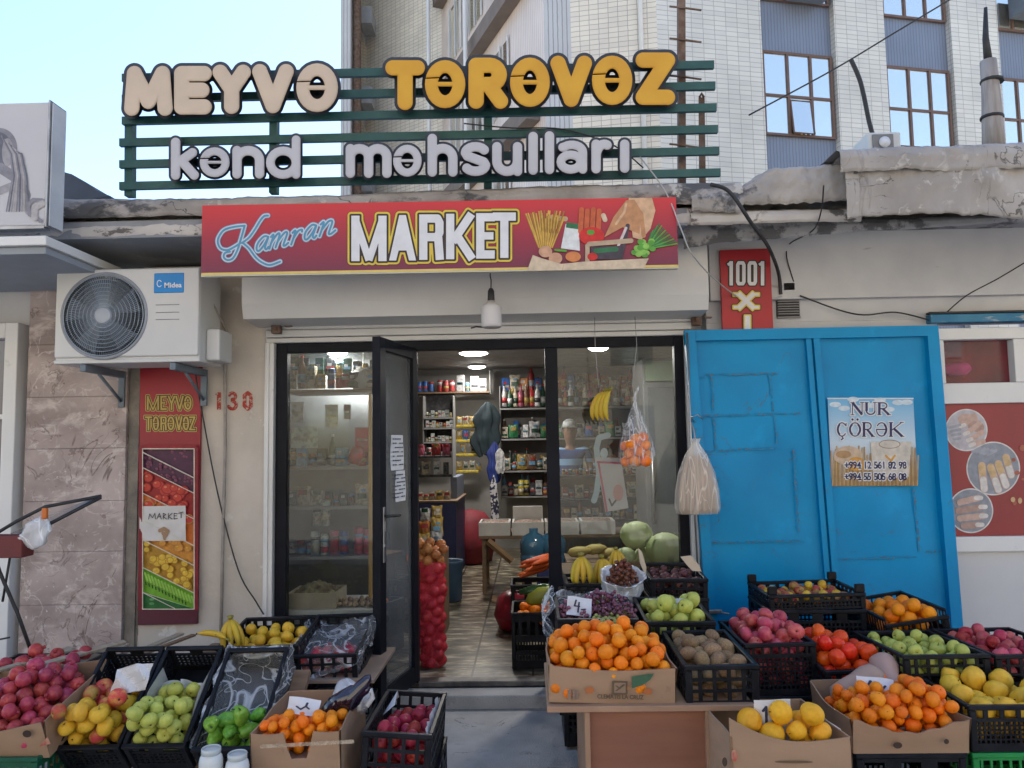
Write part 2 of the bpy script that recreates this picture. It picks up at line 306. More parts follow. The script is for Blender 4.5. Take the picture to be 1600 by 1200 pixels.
def block(ch,x0,y0,x1,y1,hw,sl=0):
    W,H=x1-x0,y1-y0; X=lambda t:x0+hw+(W-2*hw)*t; Yt,Yb=y0,y1
    L=X(0); Rr=X(1); c=[]
    if ch=='M': c=bars([(L,Yb),(L,Yt)],hw)+bars([(Rr,Yb),(Rr,Yt)],hw)+bars([(L,Yt+hw*.9),((L+Rr)/2,Yb-hw*.2)],hw*.85)+bars([(Rr,Yt+hw*.9),((L+Rr)/2,Yb-hw*.2)],hw*.85)
    if ch=='A': m=(L+Rr)/2; c=[('p',[(x0,Yb),(m-hw*.8,Yt),(m+hw*.8,Yt),(x1,Yb),(x1-hw*1.7,Yb),(m+hw*.95,Yb-H*.22),(m-hw*.95,Yb-H*.22),(x0+hw*1.7,Yb)])]
    if ch=='R': c=bars([(L,Yb),(L,Yt)],hw)+poly([(L+hw*.3,Yt+hw),(Rr-hw*.5,Yt+hw),(Rr,Yt+hw*2),(Rr,Yt+H*.4),(Rr-hw*.5,Yt+H*.5),(L,Yt+H*.5)],hw)+bars([(Rr-hw*.3,Yt+H*.5),(Rr+hw*.1,Yb)],hw)
    if ch=='K': c=bars([(L,Yb),(L,Yt)],hw)+bars([(Rr+hw*.2,Yt),(L+hw*.6,Yt+H*.62)],hw)+bars([(L+hw*1.2,Yt+H*.42),(Rr+hw*.4,Yb)],hw)
    if ch=='E': c=bars([(L,Yb),(L,Yt)],hw)+bars([(L,Yt+hw),(x1,Yt+hw)],hw)+bars([(L,Yb-hw),(x1,Yb-hw)],hw)+bars([(L,(Yt+Yb)/2),(x1-2,(Yt+Yb)/2)],hw*.9)
    if ch=='T': m=(x0+x1)/2; c=bars([(x0,Yt+hw),(x1,Yt+hw)],hw)+bars([(m,Yt),(m,Yb)],hw)
    if ch=='1': m=(x0+x1)/2; c=bars([(m,Yt),(m,Yb)],hw)+bars([(m-hw*2,Yt+hw*2.2),(m,Yt+hw*.8)],hw*.8)
    if ch=='0': c=poly([(L,Yt+hw*2.2),(L+hw*.6,Yt+hw),(Rr-hw*.6,Yt+hw),(Rr,Yt+hw*2.2),(Rr,Yb-hw*2.2),(Rr-hw*.6,Yb-hw),(L+hw*.6,Yb-hw),(L,Yb-hw*2.2)],hw,close=True)
    if ch=='X': c=bars([(L,Yt),(Rr,Yb)],hw)+bars([(Rr,Yt),(L,Yb)],hw)
    if ch=='I': m=(x0+x1)/2; c=bars([(m,Yt),(m,Yb)],hw)
    if ch=='Y': m=(x0+x1)/2; c=bars([(L,Yt),(m,Yt+H*.55)],hw)+bars([(Rr,Yt),(m,Yt+H*.55)],hw)+bars([(m,Yt+H*.5),(m,Yb)],hw)
    if ch=='V': m=(x0+x1)/2; c=bars([(L,Yt),(m,Yb-hw*.3)],hw)+bars([(Rr,Yt),(m,Yb-hw*.3)],hw)
    if ch=='ə': c=poly(arc((L+Rr)/2,(Yt+Yb)/2,(Rr-L)/2,H/2-hw,200,180+360,20),hw)+bars([(L,(Yt+Yb)/2),(Rr,(Yt+Yb)/2)],hw*.7)
    if ch=='Z': c=bars([(x0,Yt+hw),(x1,Yt+hw)],hw)+bars([(x0,Yb-hw),(x1,Yb-hw)],hw)+bars([(Rr,Yt+hw),(L,Yb-hw)],hw)
    return c
_font=None
def text(txt,h,mat,M,name='lettering',parent=None,off=0,sx=1,ext=0,align='CENTER'):
    cu=bpy.data.curves.new(name,'FONT'); cu.body=txt; cu.size=h/.73; cu.align_x=align; cu.offset=off; cu.extrude=ext; cu.resolution_u=3
    o=bpy.data.objects.new(name,cu); COL.objects.link(o); dg=bpy.context.evaluated_depsgraph_get(); me=bpy.data.meshes.new_from_object(o.evaluated_get(dg))
    bpy.data.objects.remove(o); me.transform(M@Matrix.Diagonal((sx,1,1,1))); me.materials.clear(); me.materials.append(mat)
    o=bpy.data.objects.new(name,me); COL.objects.link(o)
    if parent is not None: o.parent=parent
    return o
def wallM(px,py,Y,lean=0):    # text frame on a plane facing the camera side, lower centre at the pixel
    return Matrix.Translation(P(px,py,Y))@Matrix.Rotation(R(90),4,'X')@Matrix.Rotation(R(-lean),4,'Z')
def worldM(o):
    M=Matrix.Identity(4)
    while o is not None: M=o.matrix_basis@M; o=o.parent
    return M
def W(mb,name,mats,parent=None,label=None):      # mesh given in world coordinates, hung under its parent
    o=mb.obj(name,mats,parent)
    if parent is not None: o.data.transform(worldM(parent).inverted())
    if label: o['label']=label
    return o
def TH(name,label,cat,loc,group=None): return thing(name,label,cat,group=group,M=Matrix.Translation(Vector(loc)))
def tagw(mb,name,mats,label,cat,group=None,kind=None):   # a thing that is one mesh: origin moved to its base
    me=mb.mesh(name,mats); vs=np.array([tuple(v) for v in mb.v]); c=Vector(((vs[:,0].min()+vs[:,0].max())/2,(vs[:,1].min()+vs[:,1].max())/2,vs[:,2].min()))
    me.transform(Matrix.Translation(-c)); o=bpy.data.objects.new(name,me); COL.objects.link(o); o.location=c
    return tag(o,label,cat,group,kind)
# ---------------------------------------------------------------- materials
plaster=add_layer(add_layer(mk('cream_plaster',(.60,.54,.47),(.50,.45,.39),scale=3,rough=.85,bump=.35,bscale=25),(.30,.24,.19),2.2,.62,.72,sx=(1,1,.6)),(.62,.60,.55),5,.60,.64,off=3)
plaster_w=add_layer(mk('white_plaster',(.62,.62,.62),(.52,.52,.54),scale=2.5,rough=.85,bump=.25,bscale=18),(.36,.34,.33),3,.66,.72,sx=(.5,1,2))
cement=mk('raw_cement',(.27,.24,.20),(.16,.145,.125),scale=9,rough=.9,bump=.8,bscale=40)
white_paint=mk('white_sheet_metal',(.66,.66,.65),(.58,.58,.57),scale=2,rough=.45,bump=.05,bscale=4)
add_layer(white_paint,(.42,.40,.38),7,.68,.78,sx=(.4,1,1.5))
pvc=add_layer(mk('white_pvc',(.72,.72,.71),(.66,.66,.65),scale=3,rough=.35),(.4,.38,.35),9,.66,.8)
alu=mk('dark_aluminium',(.009,.010,.015),(.014,.016,.022),scale=5,rough=.4,spec=.08,bump=.02,bscale=6)
steel=mk('galvanised_metal',(.42,.42,.43),(.3,.3,.31),scale=12,rough=.4,metal=.8)
rust=mk('rusty_steel',(.10,.055,.035),(.20,.14,.11),scale=14,rough=.8,bump=.4,bscale=60)
black_rub=mk('black_rubber',(.02,.02,.022),(.035,.035,.037),scale=20,rough=.6)
bluep=add_layer(mk('blue_door_paint',(.002,.28,.56),(.004,.23,.48),scale=2.2,rough=.42,bump=.12,bscale=7,spec=.22),(.006,.33,.64),3.5,.6,.75,off=5)
bluep=add_vein(bluep,(.08,.12,.15),3.1,.005,.6,off=8,amt=.7); bluep=add_layer(bluep,(.05,.16,.24),11,.73,.76,off=2,sx=(1,1,.5))
conc=add_layer(add_layer(mk('roof_concrete',(.26,.24,.225),(.45,.42,.40),scale=4,rough=.95,bump=.9,bscale=22,st=(.3,.7)),(.10,.10,.105),3.2,.56,.62,sx=(.6,1,1.3),off=1),(.50,.48,.45),6,.6,.64,off=7)
concpaint=add_layer(add_layer(mk('painted_concrete',(.56,.53,.49),(.46,.43,.41),scale=5,rough=.9,bump=.5,bscale=16),(.14,.125,.115),5,.59,.62,off=4,sx=(.7,1,1.6)),(.30,.27,.25),2.4,.6,.7,off=9)
green_steel=mk('green_steel',(.018,.075,.075),(.03,.10,.095),scale=10,rough=.5,bump=.1)
add_layer(green_steel,(.10,.06,.04),16,.68,.74)
# ---------------------------------------------------------------- ground
mb=MB(); mb.quad((-60,-60,-.004),(60,-60,-.004),(60,80,-.004),(-60,80,-.004))
street_bounce=mk('bounce_paving',(.34,.32,.29),(.27,.255,.23),scale=30,rough=.9,bump=.5,bscale=120); tag(mb.obj('ground',street_bounce),kind='structure')  # unseen street made pale to bounce sunlight onto the shop front
mb=MB(); mb.box(-9,9,-3.6,-.22,-.1,.0); pav=add_layer(add_layer(add_layer(mk('concrete_pavement',(.50,.49,.47),(.40,.39,.375),scale=5,rough=.85,bump=.6,bscale=110),(.28,.275,.265),4,.56,.68),(.16,.15,.14),60,.66,.70,off=4),(.62,.60,.57),45,.70,.74,off=8)
add_vein(pav,(.10,.10,.10),1.1,.004,.8,off=1); add_vein(pav,(.17,.17,.165),2.7,.005,.8,off=6)
tag(mb.obj('pavement',pav),kind='structure')
mb=MB(); mb.bbox(-1.95,1.45,-.16,.0,-.02,.074,b=.01); tag(mb.obj('doorstep',pav),kind='structure')
# ---------------------------------------------------------------- shop interior shell
FZ=.08; CZ=2.72; BY=6.3; LX=-2.35; RX=2.1
def floor_mat():
    m=bpy.data.materials.new('stone_floor_tiles'); m.use_nodes=True; n=m.node_tree.nodes; l=m.node_tree.links; b=n['Principled BSDF']; b.inputs['Roughness'].default_value=.28
    tc=n.new('ShaderNodeTexCoord'); mp=n.new('ShaderNodeMapping'); mp.inputs['Scale'].default_value=(3.0,7.5,1); mp.inputs['Rotation'].default_value=(0,0,.12)
    no=n.new('ShaderNodeTexNoise'); no.inputs['Scale'].default_value=1.8; no.inputs['Detail'].default_value=5; no.inputs['Roughness'].default_value=.6
    l.new(tc.outputs['Object'],mp.inputs[0]); l.new(mp.outputs[0],no.inputs['Vector'])
    cr=n.new('ShaderNodeValToRGB'); e=cr.color_ramp.elements; e[0].position=.38; e[0].color=(.055,.045,.032,1); e[1].position=.66; e[1].color=(.52,.47,.38,1); e2=e.new(.5); e2.color=(.14,.12,.085,1)
    e3=e.new(.58); e3.color=(.33,.28,.20,1)
    l.new(no.outputs['Fac'],cr.inputs[0])
    br=n.new('ShaderNodeTexBrick'); br.inputs['Scale'].default_value=1; br.offset=0; br.inputs['Brick Width'].default_value=.4; br.inputs['Row Height'].default_value=.4; br.inputs['Mortar Size'].default_value=.008
    br.inputs['Color1'].default_value=(1,1,1,1); br.inputs['Color2'].default_value=(.8,.8,.8,1); br.inputs['Mortar'].default_value=(.12,.11,.1,1); l.new(tc.outputs['Object'],br.inputs['Vector'])
    mx=n.new('ShaderNodeMix'); mx.data_type='RGBA'; mx.blend_type='MULTIPLY'; mx.inputs['Factor'].default_value=1; l.new(cr.outputs[0],mx.inputs['A']); l.new(br.outputs['Color'],mx.inputs['B'])
    l.new(mx.outputs['Result'],b.inputs['Base Color']); return m
mb=MB(); mb.box(LX,RX,.0,BY,FZ-.1,FZ); tag(mb.obj('floor',floor_mat()),kind='structure')
wallin=mk('shop_wall_paint',(.32,.31,.29),(.26,.25,.235),scale=3,rough=.8)
mb=MB(); mb.box(LX-.1,LX,.05,BY,FZ,CZ); mb.box(RX,RX+.1,.05,BY,FZ,CZ); mb.box(LX-.1,RX+.1,BY,BY+.1,FZ,CZ); tagw(mb,'shop_wall',wallin,'pale inner walls of the shop behind the shelves','wall')
mb=MB(); mb.box(LX-.1,RX+.1,.05,BY+.1,CZ,CZ+.08); 
for k in range(30): mb.box(LX,RX,.15+k*.205,.15+k*.205+.19,CZ-.012,CZ-.001)
tag(mb.obj('ceiling',mk('ceiling_panels',(.45,.44,.42),rough=.6)),kind='structure')
# ---------------------------------------------------------------- front walls
WY=-.02
def pbox(mb,a,b,Ya,Yb,mi=0):    # axis aligned box whose front face spans two pixels
    p=P(*a,Ya); q=P(*b,Ya); mb.box(min(p.x,q.x),max(p.x,q.x),min(Ya,Yb),max(Ya,Yb),min(p.z,q.z),max(p.z,q.z),mi); return p,q
xm0=P(35,800,-.06).x; xm1=P(194,800,-.06).x; xc=P(215,800,-.03).x; xw=P(416,800,WY).x; xr=P(1100,700,WY).x
mb=MB()
mb.box(xc,xw,WY,.1,-.05,2.78); tagw(mb,'plaster_wall',plaster,'stained cream plaster wall with red stencilled number between air conditioner and shop window','wall')
# number stencilled on it : 130
mb=MB(); redp=add_layer(mk('stencil_red',(.42,.045,.03),(.34,.06,.05),scale=30,rough=.8),(.5,.42,.35),38,.52,.6)
def stamp(prims,Y,mi=0,res=.25,sub=()): shape(mb,prims,P,Y,None,mi,0,sub,res)
stamp(bars([(342,613),(342,640)],3.2)+bars([(337,617),(342,614)],1.6),WY-.003)
stamp(poly(arc(363,619,5,5,-160,90,8)+arc(363,633,6,6,-90,160,10),2.6),WY-.003)
stamp(poly([(382,618),(387,614),(392,618),(392,634),(387,639),(382,634)],3,close=True),WY-.003)
o=tagw(mb,'painted_number',redp,'red stencilled house number on the cream wall beside the banner','number')
# cement strip and marble cladding
mb=MB(); mb.box(xm1+.003,xc-.001,-.035,.1,-.05,2.72)
for k in range(60):
    z=.3+k*.04; mb.box(xc-.002,xc+.004+.014*(.5+.5*wob((k*.7,0,0),1,2.1,3)),WY-.004,WY+.01,z,z+.041)
tagw(mb,'cement_strip',cement,'rough grey cement strip between marble tiles and cream wall','wall')
def marble():
    m=mk('veined_marble',(.47,.385,.36),(.26,.205,.19),scale=3.2,detail=13,rough=.5,bump=.25,bscale=35)
    n=m.node_tree.nodes; l=m.node_tree.links
    add_layer(m,(.55,.47,.44),7,.55,.68,sx=(.6,1,1.2),off=2); add_layer(m,(.22,.16,.15),3.2,.63,.645,sx=(1,1,1.2),off=5); add_layer(m,(.62,.55,.52),26,.66,.7,off=1); add_layer(m,(.16,.12,.115),18,.68,.71,off=6)
    for nd in n:
        if nd.type=='TEX_NOISE' and nd.inputs['Scale'].default_value<=7: nd.inputs['Distortion'].default_value=.45
    add_vein(m,(.13,.09,.08),1.5,.007,1.2,off=3); add_vein(m,(.60,.53,.50),2.6,.022,1.5,off=7,amt=.8); add_vein(m,(.19,.14,.13),4,.012,1,off=11); add_vein(m,(.62,.56,.52),6,.02,1,off=15,amt=.6)
    return m
marb=marble(); mb=MB(); zs=[-.05]+[P(110,y,-.06).z for y in (945,862,783,701,620,538,455)]+[2.66]
for i in range(len(zs)-1):
    mb.bbox(xm0+.002,xm1-.001,-.06,.05,zs[i]+.0008,zs[i+1]-.0008,b=.0015,seg=1)
mb.box(xm0-.02,xm1+.01,.0,.12,-.05,2.7)
tagw(mb,'marble_wall',marb,'brown veined marble tile cladding behind the air conditioner','wall')
mb=MB(); mb.box(xm0-1.2,xm0-.001,0.02,.12,-.05,3.0); tagw(mb,'neighbour_wall',plaster_w,'pale wall behind the white window frame at the left edge','wall')
# left neighbour's pvc window
t=TH('window_frame','white plastic shopfront window frame at the left edge beside the marble','window',P(15,1000,-.06))
mb=MB(); a=P(36,505,-.06); b0=P(20,1060,-.06); x1=a.x-.004; x0=x1-.085
mb.bbox(x0,x1,-.10,.02,-.02,a.z,b=.006); mb.bbox(x0-1.0,x0-.002,-.095,.02,a.z-.10,a.z-.001,b=.006); mb.bbox(x0-1,x0-.002,-.09,.02,P(5,792,-.06).z-.06,P(5,792,-.06).z,b=.004); mb.bbox(x0-1,x0-.002,-.085,.02,P(5,650,-.06).z-.02,P(5,650,-.06).z+.01,b=.004)
W(mb,'frame',pvc,t)
mb=MB(); mb.box(x0-1,x0-.003,-.03,-.02,0,a.z-.101); W(mb,'pane',mk('dull_window_glass',(.10,.10,.13),(.16,.16,.19),scale=2,rough=.12,spec=.8),t)
# lower cladding right of the doors, upper white band
zsof=P(1300,345,-.02).z
mb=MB(); mb.box(xw+.001,P(1105,505,0).x-.001,.12,.3,P(700,526,0).z,2.8)     # lintel wall over the shop front
xe=P(1105,505,WY).x; zl=P(1500,497,WY).z
mb.box(xe,5.2,.0,.3,zl,2.99); mb.box(xe,P(1476,700,0).x,.0,.3,-.05,zl-.001)
mb.bbox(xe+.02,5.2,-.05,-.001,zl+.14,2.99,b=.004) ; o=tagw(mb,'upper_wall',plaster_w,'dirty white plaster wall above the blue metal doors','wall')
# soffit + slab
zS=P(200,372,-.65).z
mb=MB(); mb.box(-4.6,P(1060,350,-.65).x+.05,-.65,.1,zS+.001,zS+.1); 
def slab(x0,x1,yf,z0f,z1f,seed,name,mat,label,n=60,amp=.02,dy=.9):
    mb=MB(); prof=lambda u:[(yf+.01,z0f(u)),(yf,z0f(u)+.01),(yf-.004,(z0f(u)+z1f(u))/2),(yf+.01,z1f(u)-.02),(yf+.05,z1f(u)),(yf+dy,z1f(u)+.03),(yf+dy,z0f(u))]
    def sub(u,v):
        pr=prof(u); L=len(pr)-1; k=min(int(v*L),L-1); f=v*L-k; y=pr[k][0]*(1-f)+pr[k+1][0]*f; z=pr[k][1]*(1-f)+pr[k+1][1]*f; x=x0+(x1-x0)*u
        e=1 if v*L<4.6 else 0
        return (x,y+e*(wob((x,0,z),amp,9,seed)+wob((x,0,z),amp*.5,31,seed)+wob((x,0,z),amp*.35,83,seed)-amp*.8*max(0,math.sin(x*5.1+seed+z*6))**8),z+e*(wob((x,y,0),amp*.5,7,seed+2)+wob((x,y,0),amp*.45,41,seed)+wob((x,y,0),amp*.35,97,seed)+.7*amp*max(0,math.sin(x*7.3+seed))**5*(1 if v<.35 else 0)))
    mb.grid(sub,n,36); mb.v.append(mb.v[0]); return tagw(mb,name,mat,label,'roof edge')
o=tagw(mb,'soffit',add_layer(mk('grey_soffit',(.30,.31,.33),(.22,.23,.25),scale=2.5,rough=.9,bump=.4),(.42,.42,.43),2,.55,.7),'grey underside of the overhanging roof slab above the shopfront','soffit')
xA=P(97,340,-.65).x; xB=P(1062,340,-.65).x
zt=P(200,308,-.65).z; zm=P(200,341,-.65).z; zb=zS
slab(-4.6,xB+.3,-.65,lambda u:zb,lambda u:zm,1,'roof_slab',concpaint,'flaking whitish concrete slab edge behind the red shop sign',n=160,amp=.006,dy=3)
slab(-4.6,xB+.35,-.69,lambda u:zm+.002,lambda u:zt+.0+.012*math.sin(u*9),4,'roof_parapet',conc,'dark weathered concrete parapet course under the big letter sign',n=180,amp=.010,dy=.35)
# right hand roof edge : broken band and the heavy concrete mass
def zr(px,py,Y): return P(px,py,Y).z
x0,x1=xB+.06,P(1335,300,-.70).x
def interp(pts):
    def f(u):
        for i in range(len(pts)-1):
            if u<=pts[i+1][0]: t=(u-pts[i][0])/(pts[i+1][0]-pts[i][0]+1e-9); return pts[i][1]*(1-t)+pts[i+1][1]*t
        return pts[-1][1]
    return f
topR=interp([(0,zr(1062,296,-.7)),(.28,zr(1140,292,-.7)),(.40,zr(1165,268,-.7)),(.5,zr(1200,258,-.7)),(.85,zr(1300,252,-.7)),(1,zr(1335,245,-.7))])
slab(x0,x1+.05,-.70,lambda u:zr(1200,322,-.7)+(-.02 if u<.3 else .02),topR,7,'broken_roof_edge',add_layer(mk('tarred_concrete',(.30,.28,.265),(.46,.43,.40),scale=4,rough=.95,bump=.9,bscale=20),(.10,.10,.105),3,.54,.6,off=3),'crumbling tar covered roof edge left of the heavy concrete fascia',n=90,amp=.016,dy=.8)
slab(x0,x1+.05,-.66,lambda u:zr(1200,348,-.66),lambda u:zr(1200,324,-.66),9,'peeling_slab',concpaint,'peeling cream painted slab edge under the crumbling tarred roof edge',n=90,amp=.006,dy=.8)
slab(x0,x1+1.6,-.45,lambda u:zr(1200,388,-.45)+.14*u**.6,lambda u:zr(1200,347,-.45)+.02,12,'patched_render',add_layer(mk('patched_render_mat',(.42,.42,.43),(.34,.34,.35),scale=3,rough=.95,bump=.6),(.13,.13,.135),2.6,.5,.54,off=8),'dark patched render strip under the peeling slab above the narrow red sign',n=60,amp=.008,dy=.5)
add_vein(conc,(.06,.055,.05),2,.008,1,off=2); add_vein(concpaint,(.12,.10,.09),2.2,.008,1,off=5)
tp=interp([(0,zr(1335,236,-.85)),(.1,zr(1345,232,-.85)),(.2,zr(1380,230,-.85)),(1,zr(1600,232,-.85))])
mb=MB()
mass=add_layer(add_layer(mk('heavy_concrete',(.44,.415,.395),(.30,.28,.265),scale=2.5,detail=8,rough=.95,bump=1,bscale=14,sx=(1,1,.7)),(.24,.225,.215),2.2,.60,.68,sx=(3,1,.5),off=3),(.60,.57,.54),9,.6,.7,off=6)
add_vein(mass,(.10,.095,.09),1.6,.006,1.2,sx=(1,1,2.2),off=4); add_vein(mass,(.16,.15,.14),3.4,.008,.8,sx=(2,1,.7),off=9); add_vein(mass,(.60,.57,.54),4,.02,1,off=12,amt=.6)
slab(P(1322,300,-.85).x,6.2,-.85,lambda u:zr(1340,338,-.85)+.02*math.sin(u*23),tp,15,'concrete_fascia',mass,'heavy lumpy grey concrete fascia along the roof at the right',n=240,amp=.022,dy=1.2)
slab(P(1322,300,-.85).x-.03,6.2,-.875,lambda u:zr(1450,268,-.85),lambda u:tp(u)+.012,18,'fascia_cap',mass,'overlapping cracked concrete cap on top of the heavy fascia',n=240,amp=.014,dy=1.15)
# ---------------------------------------------------------------- the building behind
def brickmat(name,c1,c2,mort,bw=.26,rh=.105,ms=.007,bump=.3):
    m=bpy.data.materials.new(name); m.use_nodes=True; n=m.node_tree.nodes; l=m.node_tree.links; b=n['Principled BSDF']; b.inputs['Roughness'].default_value=.4
    uv=n.new('ShaderNodeUVMap'); br=n.new('ShaderNodeTexBrick'); br.offset=0; br.inputs['Scale'].default_value=1; br.inputs['Brick Width'].default_value=bw; br.inputs['Row Height'].default_value=rh; br.inputs['Mortar Size'].default_value=ms; br.inputs['Bias'].default_value=-.1
    no=n.new('ShaderNodeTexNoise'); no.inputs['Scale'].default_value=6; mp=n.new('ShaderNodeVectorMath'); mp.operation='MULTIPLY_ADD'; mp.inputs[1].default_value=(.025,.012,0); l.new(uv.outputs[0],no.inputs['Vector']); l.new(no.outputs['Color'],mp.inputs[0]); l.new(uv.outputs[0],mp.inputs[2]); l.new(mp.outputs[0],br.inputs['Vector'])
    br.inputs['Color1'].default_value=(*c1,1); br.inputs['Color2'].default_value=(*c2,1); br.inputs['Mortar'].default_value=(*mort,1)
    n2=n.new('ShaderNodeTexNoise'); n2.inputs['Scale'].default_value=.9; n2.inputs['Detail'].default_value=8; l.new(uv.outputs[0],n2.inputs['Vector']); mr=n.new('ShaderNodeMapRange'); mr.inputs['To Min'].default_value=.72; mr.inputs['To Max'].default_value=1.15; l.new(n2.outputs['Fac'],mr.inputs['Value'])
    mx=n.new('ShaderNodeVectorMath'); mx.operation='SCALE'; l.new(br.outputs['Color'],mx.inputs[0]); l.new(mr.outputs[0],mx.inputs['Scale']); l.new(mx.outputs[0],b.inputs['Base Color'])
    bp=n.new('ShaderNodeBump'); bp.inputs['Strength'].default_value=bump; bp.inputs['Distance'].default_value=.02; bp.invert=True; l.new(br.outputs['Fac'],bp.inputs['Height']); l.new(bp.outputs[0],b.inputs['Normal']); return m
brick=brickmat('white_glazed_brick',(.72,.69,.62),(.64,.615,.56),(.37,.35,.31),ms=.006)
cream_brick=brickmat('cream_glazed_brick',(.86,.77,.63),(.76,.68,.57),(.40,.35,.28),bw=.2,rh=.11,ms=.006)
corr=brickmat('blue_ribbed_panel',(.215,.245,.32),(.20,.23,.30),(.15,.18,.24),bw=.075,rh=50,ms=.012)
corrw=brickmat('white_ribbed_panel',(.58,.57,.56),(.54,.53,.52),(.32,.31,.31),bw=.10,rh=50,ms=.012)
warmlit=brickmat('warm_lit_panel',(.78,.66,.58),(.74,.64,.57),(.50,.43,.39),bw=.10,rh=50,ms=.010)  # pinkish sunlight on the side wall is put into the panel colour
mirror=bpy.data.materials.new('mirroring_window'); mirror.use_nodes=True; _b=mirror.node_tree.nodes['Principled BSDF']; _b.inputs['Base Color'].default_value=(.98,.93,.82,1); _b.inputs['Metallic'].default_value=.92; _b.inputs['Roughness'].default_value=.03
_n=mirror.node_tree.nodes.new('ShaderNodeTexNoise'); _n.inputs['Scale'].default_value=1.2; _bp=mirror.node_tree.nodes.new('ShaderNodeBump'); _bp.inputs['Strength'].default_value=.12; mirror.node_tree.links.new(_n.outputs['Fac'],_bp.inputs['Height']); mirror.node_tree.links.new(_bp.outputs[0],_b.inputs['Normal'])
brown=mk('brown_window_frame',(.17,.10,.075),(.13,.08,.06),scale=8,rough=.5)
class Wall:      # a vertical wall plane through plan points A->B
    def __init__(s,A,B): s.A=Vector((*A,0)); s.B=Vector((*B,0)); s.L=(s.B-s.A).length; s.u=(s.B-s.A).normalized(); s.n=Vector((s.u.y,-s.u.x,0))
    def at(s,px,py=0):   # pixel -> (s,z) on the wall
        d=CAMR@Vector(((px-800)/F,-(py-600)/F,-1)); t=(s.A-CAML).dot(s.n)/d.dot(s.n); p=CAML+d*t; return (p-s.A).dot(s.u),p.z
    def pt(s,a,z,o=0): return s.A+s.u*a+s.n*o+Vector((0,0,z))
    def rect(s,mb,a0,a1,z0,z1,o=0,mi=0,th=None):
        if th is None: mb.quad(s.pt(a0,z0,o),s.pt(a1,z0,o),s.pt(a1,z1,o),s.pt(a0,z1,o),mi)
        else:
            f=[s.pt(a,z,q) for q in (o,o-th) for (a,z) in ((a0,z0),(a1,z0),(a1,z1),(a0,z1))]
            mb.add(f,[(0,1,2,3),(7,6,5,4),(0,4,5,1),(1,5,6,2),(2,6,7,3),(3,7,4,0)],mi)
    def uv(s,o):
        me=o.data; uvl=me.uv_layers.new(name='UVMap')
        for lp in me.loops:
            co=me.vertices[lp.vertex_index].co+Vector(o.location); uvl.data[lp.index].uv=((co-s.A).dot(s.u)+ (co-s.A).dot(s.n),co.z)
def px2plan(px,D): d=CAMR@Vector(((px-800)/F,0,-1)); d.z=0; d*=D/d.y; return (CAML.x+d.x,CAML.y+d.y)
HT=34
bt=TH('apartment_block','tall white glazed brick apartment block with blue ribbed panels behind the shop roof','building',(2,12,0))
A0=px2plan(548,21.5); A1=px2plan(573,24); A2=px2plan(696,22); A3=px2plan(862,15.2); A4=px2plan(905,15.3)
B0=px2plan(1045,15.0); B1=(13.6,12.6)
w0=Wall(A0,A1); w1=Wall(A1,A2); w2=Wall(A2,A3); w3=Wall(A3,A4); w4=Wall(A4,B0); w5=Wall(B0,B1)
def wallpart(wl,mat,name='wall',z0=0,z1=HT,a0=0,a1=None,o=0,th=.3):
    mb=MB(); wl.rect(mb,a0,wl.L if a1 is None else a1,z0,z1,o,0,th); ob=mb.obj(name,mat); wl.uv(ob); ob.data.transform(worldM(bt).inverted()); ob.parent=bt; return ob
wallpart(w0,corrw,'end_wall'); wallpart(w1,cream_brick); wallpart(w2,warmlit,'side_wall'); wallpart(w3,corrw,'panel_wall'); wallpart(w4,cream_brick)
# body so that the sun cannot pass behind the facade
mb=MB(); mb.box(A0[0]+.6,16,20.5,27,0,HT-1); W(mb,'rear_mass',mk('rear_wall_mat',(.4,.4,.4)),bt)
# end wall: pipe, balconies with air conditioners
mb=MB(); mb.tube([w0.pt(.3,0,.12),w0.pt(.3,HT,.12)],.13,10); W(mb,'drainpipe',rust,bt)
for k,z in enumerate((4.2,7.2,10.2,13.0,15.6)):
    mb=MB(); w0.rect(mb,1.0,w0.L-.2,z,z+1.7,.03,0,.02); W(mb,'window',mirror,bt)
    mb=MB(); w0.rect(mb,1.1,1.9,z-.75,z-.2,.42,0,.35); W(mb,'outdoor_unit',mk('old_unit_grey',(.35,.35,.36)),bt)
# side wall : slab bands, windows, drain pipes
slab_brown=mk('brown_soffit',(.20,.165,.145),(.17,.14,.125),scale=4,rough=.9)  # one even brown for the slab bands
for k,z in enumerate((5.2,8.4,11.6,14.8,18.0)):
    mb=MB(); w2.rect(mb,.1,w2.L-.3,z,z+.42,.32,0,.315); W(mb,'floor_band',slab_brown,bt)
    for a in (.9,2.6,4.4,6.1):
        if a+1.0<w2.L-.3:
            mb=MB(); w2.rect(mb,a,a+1.0,z+1.1,z+2.7,.02,0,.015); W(mb,'window',mirror,bt)
            mb=MB()
            for q in (a-.05,a+.48,a+1.0): w2.rect(mb,q,q+.05,z+1.05,z+2.75,.06,0,.035)
            W(mb,'window_frame',pvc,bt)
for a in (.25,w2.L*.5):
    mb=MB(); mb.tube([w2.pt(a,0,.5),w2.pt(a,HT-8,.5)],.06,8); W(mb,'drainpipe',pvc,bt)
